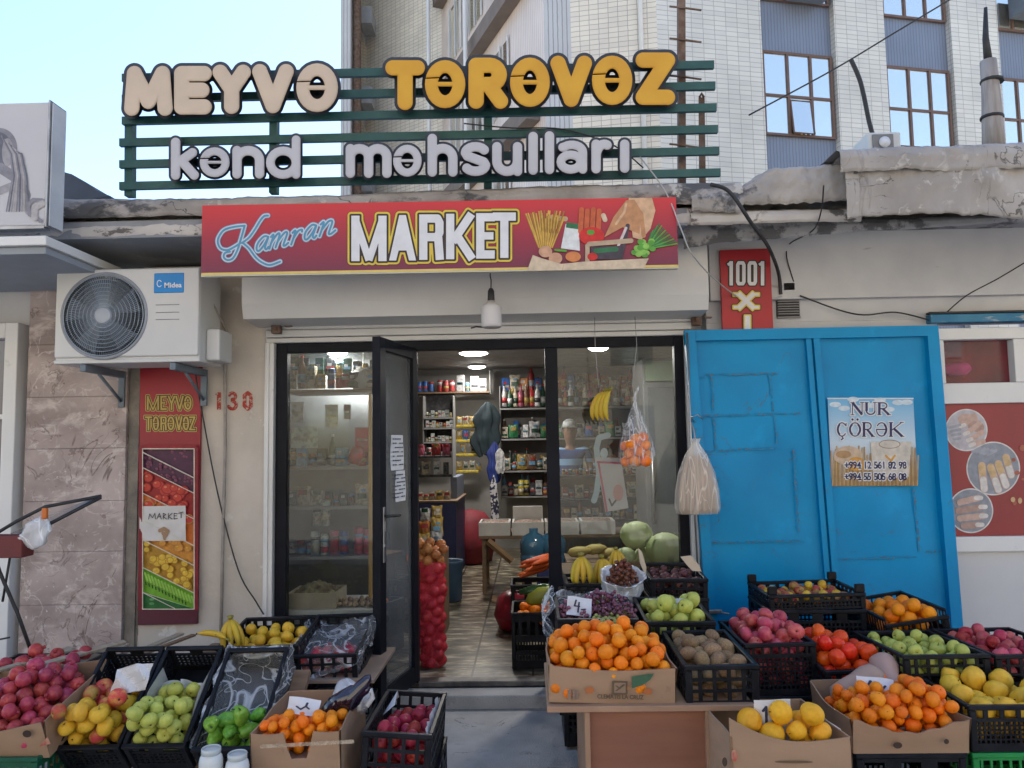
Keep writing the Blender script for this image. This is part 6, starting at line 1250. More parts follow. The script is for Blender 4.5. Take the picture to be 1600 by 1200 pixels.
# ======================= RIGHT GROUP =======================
M,w_,d_=frame4((850,1038),(1051,1046),(1030,998),(862,998),-1.90,-1.50); h=.135; M=Matrix.Translation((0,0,0))@M
cl=carton('wide printed cardboard box heaped with oranges on the brown cabinet',M,w_,d_,h,prof=lambda s:.0-.012*math.sin(s*PI)+.01*(s<.03),flare=.006); MO,wo,do,ho=M,w_,d_,h
pts=pack(w_+.0,d_+.02,205,.0272,-h+.012,seed=51,mound=.26,rv=.2); produce(M,pts,['orange'],'orange','round orange in the wide cardboard box on the brown cabinet','orange','oranges heaped in the wide cardboard box',seed=14)
mb=MB(); f3=lambda x,y,Y: MO@Vector(((x-.5)*wo,-do/2-.012,-ho+(1-y)*ho))
shape(mb,[('p',[(.50,.35),(.62,.35),(.62,.72),(.50,.72)])],f3,0,None,1,0,(),.01); shape(mb,[('p',[(.515,.40),(.605,.40),(.605,.67),(.515,.67)])],lambda x,y,Y:f3(x,y,Y)-Vector((0,.0006,0)),0,None,2,0,(),.01)
shape(mb,[('s',.53,.62,.59,.45,.008,.012),('s',.53,.48,.56,.56,.008,.008)],lambda x,y,Y:f3(x,y,Y)-Vector((0,.0012,0)),0,None,1,0,(),.005)
shape(mb,[('p',[(.655,.22),(.83,.12),(.80,.30),(.74,.45),(.655,.55)])],f3,0,None,0,0,(),.01)
for cx in (.32,.78): shape(mb,[('e',cx,.62,.035,.09)],f3,0,None,3,0,(),.006)
for cx in (.16,.20,.22): shape(mb,[('b',cx,.62,cx,.88,.014)],f3,0,None,4,0,(),.01)
prn=mb.obj('print',[mk('print_green',(.05,.13,.07)),mk('print_brown',(.13,.085,.05)),mk('print_tan',(.30,.2,.13)),mk('print_orange',(.45,.14,.04)),mk('print_grey',(.26,.18,.13))],None); prn.data.transform(worldM(cl).inverted()); prn.parent=cl
ob_=text('CLEMATIS LA CRUZ',.016,MATS['print_brown'],MO@Matrix.Translation((.03,-do/2-.0125,-ho+.022))@Matrix.Rotation(R(90),4,'X'),'print_text',None,off=.0006,sx=.9); ob_.data.transform(worldM(cl).inverted()); ob_.parent=cl
# cabinet
zc=(MO@Vector((0,0,-ho))).z-.002; cax0,cax1=P(914,1150,-1.92).x,P(1112,1150,-1.92).x
cb=TH('cabinet','brown veneer cabinet with a recessed panel carrying the oranges and kiwis','cabinet',((cax0+cax1)/2,-1.7,0)); cabm=add_layer(mk('brown_veneer',(.30,.13,.075),(.24,.10,.06),scale=2,sx=(1,1,6),rough=.4),(.16,.06,.035),30,.70,.74); cabl=mk('pale_veneer_edge',(.40,.24,.15),rough=.5)
mb=MB(); mb.bbox(cax0-.14,P(1176,1090,-1.9).x+.0,-1.93,-1.35,zc-.022,zc,b=.002,seg=1); W(mb,'top',cabl,cb)
mb=MB(); mb.bbox(cax0,cax0+.02,-1.92,-1.4,0,zc-.0225,b=.001,seg=1); W(mb,'side_panel',cabl,cb)
mb=MB(); mb.bbox(cax1-.02,cax1,-1.92,-1.4,0,zc-.0225,b=.001,seg=1); W(mb,'side_panel',cabl,cb)
mb=MB(); mb.box(cax0+.0205,cax1-.0205,-1.895,-1.88,0,zc-.023); W(mb,'panel',cabm,cb)
# kiwi crate
M,w_,d_=frame4((1058,1041),(1174,1040),(1141,984),(1046,987),-1.90,-1.42); h=.155; crate('black crate of brown kiwis and potatoes beside the orange box',M,w_,d_,h,rows_open)
pts=pack(w_-.03,d_-.05,66,.029,-h+.01,seed=55,by=.0,mound=.15); produce(M,pts,['kiwi'],'kiwi','brown fuzzy kiwi in the black crate beside the oranges','kiwi','kiwis in the black crate beside the oranges',seed=15)
# grape crate
M,w_,d_=frame4((866,968),(990,968),(985,932),(872,932),-1.38,-.98); h=.14; crate('black crate of grapes lined with plastic behind the oranges',M,w_,d_,h,rows_low); under('black crate under the grapes',M,w_,d_,h,h+.006); MG,wg,dg=M,w_,d_
def grapes(c,n,r,sx,sz,mat,label,seed,lean=0):
    g=random.Random(seed); mb=MB(); ps=[]
    for i in range(n*6):
        if len(ps)>=n: break
        p=Vector((g.gauss(0,sx*.5),g.gauss(0,.035),g.gauss(0,sz*.5)))
        if (p.x/sx)**2+(p.z/sz)**2<.75 and all((p-q).length>r*1.5 for q in ps): ps.append(p)
    pr=[(a*r,b*r) for a,b in sphere_prof(6)]
    for p in ps: mb.lathe(pr,8,Matrix.Translation(c+p))
    for p in ps: mb.tube([c+Vector((p.x*.3,0,0)),c+p],.0013,3,mi=1)
    mb.tube([c+Vector((-sx*.5,0,0)),c+Vector((sx*.5,0,.005))],.003,5,mi=1)
    return tagw(mb,'grape_bunch',[mat,MATS['banana_stem']],label,'grapes')
grapes(P(905,952,-1.2),130,.0095,.12,.05,GR,'bunch of dusky purple grapes behind the price tag',1); grapes(P(945,945,-1.15),160,.0095,.13,.075,GR,'bunch of dusky purple grapes piled highest in the crate',2); grapes(P(965,958,-1.28),90,.0095,.10,.05,GR,'bunch of purple grapes at the right end of the grape crate',3)
grapes(P(950,970,-1.36),60,.009,.09,.03,GG,'small bunch of greenish grapes just behind the oranges',4)
bunch(P(958,975,-1.38),4,.035,PI*.7,.3,'small bunch of tiny bananas tucked in front of the grapes',Matrix.Rotation(.3,4,'X'))
curled('price_tag','white price tag with a blue number 4 on the grapes',(905,948),.115,.085,-1.25,TXT4,rot=.12,lean=-.4,seed=3)
def bulge(u,v):
    a=-.35+1.9*u; x=-wg/2-.03+.03*math.sin(v*9); return MG@Vector((-wg/2+.0-.055*math.sin(v*PI)-.01,-dg/2-.02+dg*1.0*u,-.14+.20*v+.01*math.sin(u*14)))
sheetfilm('clear plastic bulging out of the left side of the grape crate',bulge,40,30,films,amp=.009,seed=12)
def bulge2(u,v): return MG@Vector((-wg/2+wg*1.02*u,dg/2-.01-.04*(1-v),-.06+.085*v+.012*math.sin(u*13)))
sheetfilm('clear plastic rising along the back of the grape crate',bulge2,40,14,films,amp=.009,seed=14)
# green apple crate behind kiwis
M,w_,d_=frame4((1000,972),(1105,972),(1098,934),(998,934),-1.38,-.98); h=.14; crate('black crate of large green apples behind the kiwis',M,w_,d_,h,rows_low); under('black crate under the large green apples',M,w_,d_,h,h+.006)
pts=pack(w_-.03,d_-.04,26,.037,-h+.01,seed=61,by=.15,mound=.1); pts=[(x,y,z+.035,r) for x,y,z,r in pts]; produce(M,pts,['apple_green'],'apple','large green apple with a price tag behind it near the kiwis','apple','large green apples behind the kiwis',seed=21)
curled('price_tag','white price tag with a blue looping scrawl behind the green apples',(1047,952),.20,.10,-1.12,[[ (x,y) for x,y in arc(.5,.6,.36,.35,150,390,16)],[(.4,.6),(.5,.45),(.62,.6)]],lean=-.3,seed=5)
# banana tray
M,w_,d_=frame4((880,913),(952,912),(950,897),(884,897),-.80,-.45); h=.07; crate('low black tray carrying the two hands of bananas',M,w_,d_,h,rows_low); zt2=M.translation.z
for i,(x,y,n) in enumerate(((908,872,5),(940,875,4),(962,862,4))): bunch(P(x,y-4,-.66+.1*i),n,.098 if i<2 else .08,PI*.72,.36,['bunch of yellow bananas standing at the left end of the tray','bunch of yellow bananas standing beside the chestnut bag','smaller bunch of bananas behind the chestnut bag'][i],group='banana bunches on the black tray')
under('tall black crate under the banana tray',M,w_+.05,d_,h,h+.006)
under('black crate at the bottom under the banana tray',Matrix.Translation((M.translation.x,M.translation.y,.30)),w_+.05,d_,0,0,hh=.28)
# chestnut bag
c=P(972,934,-.84); t=TH('chestnut_bag','open white plastic bag full of brown chestnuts behind the grapes','bag',c); rb=.105
mb=MB(); mb.lathe([(.02,0),(rb*.8,.005),(rb,.05),(rb*.95,.10),(rb*1.08,.125),(rb*1.12,.132),(rb*.98,.125),(rb*.93,.10)],40,Matrix.Translation(c)@Matrix.Rotation(.35,4,'X'),lobe=lambda th,v:.05*math.sin(th*5+v*3)+.035*math.sin(th*13+v*7)); W(mb,'bag_body',filmw,t)
Mb2=Matrix.Translation(c)@Matrix.Rotation(.35,4,'X')@Matrix.Translation((0,0,.085)); pts=pack(.19,.19,95,.0125,0,seed=66,mask=lambda x,y:x*x+y*y<.0078,mound=.6); produce(Mb2,pts,['chestnut'],'chestnut','brown chestnut in the open white plastic bag','chestnut','chestnuts in the open white bag',seed=22)
# box of chestnuts right
M,w_,d_=frame4((1007,905),(1097,905),(1090,880),(1010,880),-.78,-.42); h=.11; crate('black crate of dark beets under the cabbages by the window',M,w_,d_,h,rows_low); under('black crate under the dark beets',M,w_,d_,h,h+.006,hh=.28); under('lowest black crate under the dark beets',Matrix.Translation((M.translation.x,M.translation.y,.36)),w_,d_,0,0,hh=.34)
pts=pack(w_-.04,d_-.04,75,.021,-h+.01,seed=68); FM['beet']=ellip('beet',fm('beet_skin',(.10,.03,.035),(.16,.06,.05),rnd=.3),.95); produce(M,pts,['beet'],'beet','small dark beet in the crate under the cabbages','beet','beets in the crate under the cabbages',seed=24)
cf=mk('torn_card',(.55,.47,.36),(.48,.40,.3),rough=.8)
for i,(pp_,Y_) in enumerate((([(997,856),(1003,862),(1010,886),(1009,900),(1000,880)],-.80),([(1063,870),(1080,868),(1093,884),(1096,893),(1082,892),(1076,886)],-.80))):
    mb=MB(); f_=[P(*q,Y_) for q in pp_]; n=len(f_); mb.add(f_+[v+Vector((0,.006,0)) for v in f_],[tuple(range(n)),tuple(range(n,2*n))[::-1]]+[(k,(k+1)%n,(k+1)%n+n,k+n) for k in range(n)]); tagw(mb,'cardboard_flap',cf,['torn pale cardboard flap at the left of the beet crate','torn pale cardboard flap at the right of the beet crate'][i],'cardboard')
# pink apple crate
M,w_,d_=frame4((1156,1008),(1262,1004),(1232,968),(1130,970),-1.35,-.90); h=.225; crate('deep black crate of pink red apples in front of the blue door',M,w_,d_,h,lambda w:[(.06,0,0),(.14,8,.7),(.08,0,0)]+[(.06,16,.65),(.03,0,0)]*7+[(.09,0,0)])
pts=pack(w_-.03,d_-.03,88,.034,-h+.01,seed=71,mound=.15); produce(M,pts,['apple_pink'],'apple','pinkish apple in the deep crate by the blue door','apple','pink apples in the deep crate',seed=26); under('black crate under the deep crate of pink apples',M,w_+.05,d_,h,h+.006,hh=.3)
# tomatoes
M,w_,d_=frame4((1264,1050),(1372,1044),(1345,998),(1256,1000),-1.45,-1.02); h=.12; crate('black crate of bright orange red persimmons right of the pink apples',M,w_,d_,h,rows_low)
pts=pack(w_-.02,d_-.03,38,.038,-h+.01,seed=74,bx=.25,mound=.15); produce(M,pts,['tomato'],'persimmon','glossy orange red persimmon right of the pink apples','persimmon','persimmons right of the pink apples',seed=27); under('black crate under the persimmons',M,w_,d_,h,h+.006)
# top shallow tray of mangos
M,w_,d_=frame4((1186,932),(1336,926),(1318,906),(1183,909),-.85,-.48); h=.075; crate('shallow black tray of striped apples highest against the blue door',M,w_,d_,h,rows_low,posts=.045)
pts=pack(w_-.05,d_-.05,36,.027,-h+.01,seed=77); produce(M,pts,['apple_mix','apple_mix','apple_yellow'],'apple','small striped apple in the shallow tray against the blue door','apple','small striped apples in the shallow tray',seed=28); MT=M
under('deep black crate directly under the shallow apple tray',M,w_,d_,h,h+.006,hh=.2); Mx_=Matrix.Translation((M.translation.x,M.translation.y,M.translation.z-h-.212)); under('lower black crate in the stack under the shallow apple tray',Mx_,w_,d_,0,0,hh=.25); under('bottom black crate in the stack under the shallow apple tray',Matrix.Translation((Mx_.translation.x,Mx_.translation.y,Mx_.translation.z-.256)),w_,d_,0,0)
# leaning crate of oranges
M,w_,d_=frame4((1361,970),(1467,955),(1418,921),(1340,936),-1.0,-.55); h=.12; crate('black lattice crate of oranges leaning beside the shallow tray',M,w_,d_,h,lambda w:[(.10,0,0),(.62,int(w/.028),.8),(.28,0,0)],front_cut=.03)
pts=pack(w_-.03,d_-.04,30,.036,-h+.01,seed=81,by=.2); produce(M,pts,['orange'],'orange','orange in the lattice crate leaning beside the shallow tray','orange','oranges in the leaning lattice crate',seed=29); under('black crate under the leaning crate of oranges',M,w_,d_,h,h+.02,hh=.3)
# green apples and red apples right
M,w_,d_=frame4((1412,1024),(1541,1024),(1452,984),(1333,988),-1.55,-1.05); h=.13; crate('wide black crate of rows of green apples at the right',M,w_,d_,h,rows_open)
pts=pack(w_-.03,d_-.03,64,.031,-h+.01,seed=84); produce(M,pts,['apple_green'],'apple','green apple lying in rows in the wide crate at the right','apple','green apples in the wide right crate',seed=31); under('black crate under the wide crate of green apples',M,w_,d_,h,h+.006,hh=.3)
M,w_,d_=frame4((1549,1024),(1690,1022),(1580,980),(1462,984),-1.55,-1.05); crate('black crate of dull red apples at the right edge',M,w_,d_,h,rows_open)
pts=pack(w_-.03,d_-.03,58,.033,-h+.01,seed=86); produce(M,pts,['apple_red','apple_pink'],'apple','dull red apple in the crate at the right edge','apple','dull red apples at the right edge',seed=32); under('black crate under the dull red apples',M,w_,d_,h,h+.006,hh=.3)
M,w_,d_=frame4((1506,1103),(1690,1103),(1590,1051),(1436,1053),-1.90,-1.50); h=.165; crate('black crate of large yellow quinces on a bright green crate',M,w_,d_,h,lambda w:[(.07,0,0),(.2,7,.72),(.08,0,0)]+[(.07,int(w/.018),.62),(.03,0,0)]*5+[(.15,0,0)])
pts=pack(w_-.03,d_-.03,36,.041,-h+.01,seed=91); produce(M,pts,['yellow_quince'],'quince','large smooth yellow quince in the crate on the green crate','quince','yellow quinces in the crate on the green crate',seed=34)
under('bright green lattice crate at the lower right corner',M,w_,d_,h,h+.006,mat=greenp,hh=.25,rows=lambda w:[(.10,0,0),(.16,int(w/.035),.75),(.06,0,0),(.16,int(w/.035),.75),(.06,0,0),(.16,int(w/.035),.75),(.3,0,0)])
# tangerine carton right
M,w_,d_=frame4((1332,1128),(1502,1118),(1434,1066),(1268,1060),-1.95,-1.55); h=.125
carton('low torn cardboard box heaped with tangerines and a price tag',M,w_,d_,h,prof=lambda s:-.045*math.sin(s*PI)**1.2+.004*math.sin(s*31),side=lambda s:-.02*math.sin(s*PI),flare=.012); MTn=M
pts=pack(w_-.02,d_-.02,128,.0268,-h+.012,seed=94,rv=.18,by=.18,bx=-.05,mask=lambda x,y:~((x<-.02)&(y>.10))); produce(M,pts,['tangerine'],'tangerine','tangerine in the low torn cardboard box below the squashes','tangerine','tangerines in the low torn cardboard box',seed=36)
under('black crate under the low torn box of tangerines',M,w_*.95,d_*.95,h,h+.012,hh=.33)
sqm=fm('squash_skin',(.46,.31,.25),(.40,.27,.21),rough=.55)
for i,(a,b,Y1,Y2) in enumerate((((1305,1085),(1352,1064),-1.66,-1.62),((1382,1046),(1393,1085),-1.5,-1.62))):
    A=P(*a,Y1);B=P(*b,Y2); ax=(B-A) if i==0 else (A-B); q=ax.to_track_quat('Z','Y').to_matrix().to_4x4(); mb=MB(); L=ax.length
    c0=A if i==0 else B
    mb.lathe([(.004,-.02),(.035,0),(.042,L*.3),(.047,L*.7),(.058,L*1.05),(.055,L*1.3),(.03,L*1.5),(.004,L*1.55)],18,Matrix.Translation(c0)@q,lobe=lambda th,v:.02*math.sin(th*5)); tagw(mb,'butternut_squash',sqm,['pale butternut squash lying at the left behind the tangerines','pale butternut squash standing upright behind the tangerines'][i],'squash')
curled('price_tag','white price tag between the squashes and the tangerines',(1370,1076),.15,.085,-1.74,TXT2,rot=.1,lean=-.6,seed=7)
# quince carton
M,w_,d_=frame4((1112,1150),(1322,1152),(1258,1092),(1118,1093),-2.22,-1.78); h=.5
carton('tall open cardboard box with a few quinces beside the cabinet',M,w_,d_,h,prof=lambda s:.06*(1-s)**3-.02*math.sin(s*PI),side=lambda s:0,flare=.0)
mb=MB(); mb.box(-w_/2+.01,w_/2-.01,-d_/2+.01,d_/2-.01,-.20,-.19,M=M); tagw(mb,'cardboard_insert',cardin,'cardboard false floor inside the tall quince box','box')
pts=pack(w_-.04,d_-.04,24,.039,-.185,seed=97,by=.9,bx=-.1,mask=lambda x,y:(y<.02)&(x>-.12),rv=.15); pts=[(x,y,z,r) for x,y,z,r in pts]; produce(M,pts,['quince'],'quince','lumpy golden quince in the tall cardboard box beside the cabinet','quince','golden quinces in the tall cardboard box',seed=38)
curled('price_tag','crumpled white price tag standing among the golden quinces',(1208,1119),.13,.11,-2.12,TXT1,lean=-.12,seed=9)
curled('price_tag','blank tilted white paper at the right wall of the quince box',(1288,1135),.11,.05,-1.98,[[(.4,.5),(.5,.5)]],rot=.6,lean=-.2,seed=11)
# ======================= HANGING THINGS =======================
def bagbody(c,wd,hh,n=44,seed=0,m=None,dx=0):
    prof=[(.02,-hh),(wd*.38,-hh*.985),(wd*.5,-hh*.93),(wd*.515,-hh*.80),(wd*.47,-hh*.62),(wd*.33,-hh*.42),(wd*.19,-hh*.22),(wd*.07,-hh*.06),(wd*.03,0),(wd*.07,hh*.05)]
    mb=MB(); mb.lathe(prof,n,Matrix.Translation(c)@Matrix.Diagonal((1,.8,1,1)),lobe=lambda th,v:(.05*math.sin(th*9+seed)+.04*math.sin(th*17+seed))*(1-abs(v-.55))); return mb
cord=mk('grey_cord',(.35,.34,.33),rough=.7)
hb=TH('hanging_bananas','bunch of ripe bananas hanging on a cord in front of the shop window','bananas',P(932,605,-.28))
top=P(936,606,-.28)
for i,(a,rx) in enumerate(((-.5,.25),(-.15,.1),(.25,-.05),(.6,-.2))):
    o=bpy.data.objects.new('banana',F_('banana')); COL.objects.link(o); o.parent=hb
    o.matrix_basis=Matrix.Translation(top-worldM(hb).translation+Vector((-.0+.014*i,-.01*i,-.01)))@Matrix.Rotation(R(14)-a*.22,4,'Y')@Matrix.Rotation(R(-75)+a*.25,4,'Z')@Matrix.Diagonal((.115,.115,.115,1))@Matrix.Translation((0,0,-.84))
mb=MB(); mb.tube([P(929,492,-.12),P(930,540,-.28),P(934,590,-.28),top],.0022,5); W(mb,'cord',cord,hb)
c=P(992,626,-.30); ho_=TH('hanging_orange_bag','clear plastic bag of oranges hanging in front of the shop window','bag',c-Vector((0,0,.42)))
hh=.40; mb=bagbody(c,.205,hh,seed=1); W(mb,'bag_body',films2,ho_)
mb=MB(); mb.tube([P(992,494,-.12),P(995,540,-.28),P(988,600,-.28),c],.0022,5); W(mb,'cord',cord,ho_); mb=MB(); mb.tube([c+Vector((-.01,0,.0)),c+Vector((.01,0,.05)),c+Vector((.03,0,.09))],[.006,.01,.004],6); W(mb,'knot',films2,ho_)
pts=pack(.19,.155,13,.033,0,seed=101,rv=.05); produce(Matrix.Translation(c-Vector((0,0,hh-.004))),pts,['orange'],'orange','orange inside the clear hanging plastic bag','orange','oranges in the hanging bag',seed=41)
c=P(1087,692,-.34); hs_=TH('hanging_breadstick_bag','clear plastic bag of brown breadsticks hanging on the blue door','bag',c-Vector((0,0,.43)))
mb=MB(); prof=[(.02,-.42),(.124,-.415),(.134,-.38),(.128,-.28),(.108,-.18),(.065,-.07),(.02,0),(.032,.025)]
mb.lathe(prof,44,Matrix.Translation(c)@Matrix.Diagonal((.98,.5,1,1)),lobe=lambda th,v:(.04*math.sin(th*9)+.03*math.sin(th*17))*(1-abs(v-.5))); W(mb,'bag_body',film('thick_bag_plastic',tint=(.88,.80,.70),lo=.34,hi=.6,scale=12,sx=(1,1,.12)),hs_)
mb=MB(); mb.tube([c,P(1084,672,-.3),P(1080,660,-.22)],.004,5); W(mb,'loop',cord,hs_)
brd=mk('breadstick_crust',(.56,.38,.22),(.36,.20,.10),scale=60,rough=.8,bump=.5,bscale=90); g=random.Random(5); mb=MB()
for i in range(125):
    a=g.uniform(0,2*PI); q=math.sqrt(g.random()); x=q*math.cos(a)*.105; y=q*math.sin(a)*.05; L_0=g.uniform(.22,.34)
    mb.tube([c+Vector((x,y,-.405)),c+Vector((x*.95+g.uniform(-.008,.008),y*.9,-.405+L_0*.5)),c+Vector((x*.62+g.uniform(-.01,.01),y*.6,-.405+L_0))],[.0055,.006,.004],6)
o=tagw(mb,'breadsticks',brd,'thin brown breadsticks packed inside the bag on the blue door','breadsticks',kind='stuff')
# ======================= FOLDING RACK AT THE LEFT =======================
rk=TH('folding_rack','folded dark metal drying rack with wires at the left edge','rack',P(40,1040,-.9))
mb=MB(); mb.tube([P(-20,842,-1.0),P(25,815,-1.0),P(70,792,-.95),P(158,775,-.9)],.009,8); mb.tube([P(158,777,-.9),P(90,812,-.98),P(30,842,-1.05),P(-10,858,-1.05)],.009,8); W(mb,'arm',black_rub,rk)
mb=MB()
for k in range(5): mb.tube([P(-10,848+k*5,-1.02),P(60,812+k*5,-.98),P(150,777+k*.5,-.9)],.0022,5)
W(mb,'wires',steel,rk)
mb=MB(); mb.tube([P(-25,820,-1.0),P(0,895,-1.0),P(28,960,-.95),P(55,1035,-.9)],.009,8); mb.tube([P(16,868,-1.0),P(4,940,-.95)],.006,6); mb.tube([P(-5,1000,-.9),P(15,996,-.9)],.005,6); W(mb,'leg',black_rub,rk)
mb=MB(); a=P(-30,838,-1.08);b=P(33,872,-1.08); mb.bbox(a.x,b.x,-1.08,-.98,b.z,a.z,b=.006); W(mb,'bracket_box',mk('maroon_plastic',(.16,.03,.03),(.12,.025,.025),rough=.6),rk)
c=P(66,812,-1.03); bg=TH('plastic_bag','crumpled translucent white plastic bag clipped with an orange peg to the rack','bag',c-Vector((0,0,.15)))
mb=MB(); mb.lathe([(.01,.02),(.03,.0),(.055,-.03),(.05,-.075),(.062,-.11),(.03,-.145),(.004,-.15)],30,Matrix.Translation(c)@Matrix.Rotation(.35,4,'Y'),lobe=lambda th,v:.22*math.sin(th*3+v*5)+.12*math.sin(th*7+v*9)); W(mb,'bag_body',filmw,bg)
mb=MB(); p=P(70,800,-1.05); mb.bbox(p.x-.012,p.x+.014,p.y-.012,p.y+.012,p.z-.035,p.z+.02,b=.006); W(mb,'clothes_peg',mk('orange_plastic',(.62,.16,.03),rough=.4),bg)

# ======================= marks and tape on the cartons =======================
dk_=mk('hole_dark',(.05,.03,.02)); tapem=film('packing_tape',tint=(.75,.62,.45),lo=.35,hi=.6,scale=8); redm=mk('carton_red_print',(.42,.07,.05),(.5,.3,.2),scale=40)
def mark(boxlabel,part,px,py,rx,ry,mat,name,lift=.0035,poly_=None):
    t=[o for o in bpy.data.objects if o.get('label')==boxlabel][0]; fp=[x for x in bpy.data.objects if x.parent==t and x.name.startswith(part)]
    Mt=worldM(t); d_=CAMR@Vector(((px-800)/F,-(py-600)/F,-1)); best=None
    n_=Mt.to_3x3()@Vector((0,-1,0)); ys=[v.co.y for v in fp[0].data.vertices]; y0=min(ys); o0=Mt@Vector((0,y0,0)); k=(o0-CAML).dot(n_)/d_.dot(n_); c=CAML+d_*k+n_*lift; ux=Mt.to_3x3()@Vector((1,0,0)); uz=Mt.to_3x3()@Vector((0,0,1)); s=k/F
    pts=poly_ or [(math.cos(q*2*PI/16)*rx,math.sin(q*2*PI/16)*ry) for q in range(16)]
    mb=MB(); mb.add([c+ux*x*s+uz*y*s for x,y in pts],[tuple(range(len(pts)))]); o=mb.obj(name,mat,fp[0]); o.data.transform(worldM(fp[0]).inverted())
B1='open cardboard box heaped with red pomegranates at the left edge'; mark(B1,'front_panel',43,1146,7,6,dk_,'hand_hole'); mark(B1,'front_panel',70,1158,9,8,redm,'print',poly_=[(-9,-7),(9,-5),(7,8)])
B2='tall cardboard box of tangerines with a notch cut in its front'; mark(B2,'front_panel',480,1163,72,5,tapem,'tape',poly_=[(-74,-3),(74,-1),(74,5),(-74,3)])
B3='tall open cardboard box with a few quinces beside the cabinet'; mark(B3,'front_panel',1147,1180,5,9,redm,'print'); mark(B3,'front_panel',1132,1190,4,7,dk_,'hand_hole'); mark(B3,'front_panel',1240,1190,30,2,MATS['print_brown'],'print')
B4='low torn cardboard box heaped with tangerines and a price tag'; mark(B4,'front_panel',1402,1164,7,5,dk_,'hand_hole'); mark(B4,'front_panel',1478,1158,4,4,dk_,'hand_hole')
# ======================= SHOP INTERIOR =======================
steelw=mk('shelf_white_metal',(.28,.275,.27),(.22,.22,.215),rough=.5); woodsh=mk('shelf_wood',(.20,.13,.08),(.15,.10,.06),scale=3,sx=(1,6,6),rough=.6); navy=mk('navy_panel',(.02,.03,.10),(.03,.04,.12),rough=.5)
lampm=emis('ceiling_lamp_light',(1,.97,.92),9)
def lamp(px,py,Y,r,label,power):
    c=P(px,py,Y) if Y<2 else PZ(px,py,CZ-.04); t=TH('ceiling_lamp',label,'lamp',c); mb=MB(); mb.lathe([(r*1.1,0),(r*1.1,.03),(.01,.03)],24,Matrix.Translation(c)); 
    if c.z<CZ-.1: mb.tube([c+Vector((0,0,.02)),(c.x,c.y,CZ-.013)],.006,6)
    W(mb,'rim',pvc,t)
    mb=MB(); mb.lathe([(.002,-.025),(r*.7,-.022),(r,-.004),(r,.0)],24,Matrix.Translation(c)); W(mb,'diffuser',lampm,t)
    l_=bpy.data.lights.new('ceiling_lamp_light','AREA'); l_.shape='DISK'; l_.size=r*2; l_.energy=power; l_.color=(1,.95,.88); o=bpy.data.objects.new('ceiling_lamp_light',l_); COL.objects.link(o); o.parent=t; o.matrix_basis=Matrix.Translation((0,0,-.04))
lamp(740,552,3,.17,'large round lit ceiling lamp in the middle of the shop',13)
lamp(745,573,4.6,.12,'small lit ceiling lamp at the back of the shop',4)
lamp(527,551,1.0,.08,'lit ceiling lamp behind the left shop window',7)  # added lamp where the left pane reflects a lamp
lamp(568,580,1.0,.07,'dim ceiling lamp farther back behind the left window',4)  # second added lamp, also in place of a reflection
lamp(935,543,1.0,.08,'lit ceiling lamp behind the right shop window above the hanging bananas',7)  # added for the lamp reflected in the right pane
GOODC={'blue':(.02,.12,.42),'red':(.45,.03,.03),'white':(.55,.55,.55),'green':(.03,.22,.08),'dkgreen':(.01,.06,.03),'yellow':(.55,.42,.04),'brown':(.18,.08,.04),'cream':(.52,.46,.34),'black':(.03,.03,.035),'orange':(.55,.20,.03),'pink':(.55,.12,.20),'sky':(.15,.35,.55),'gold':(.45,.30,.06),'pale':(.46,.52,.48)}
def gm(c): return mk('pack_'+c,GOODC[c],tuple(x*.5+.05 for x in GOODC[c]),scale=26,rough=.4,rnd=.3,st=(.46,.58),detail=6)
PATCH=['cream','white','black','gold','red','sky','dkgreen']
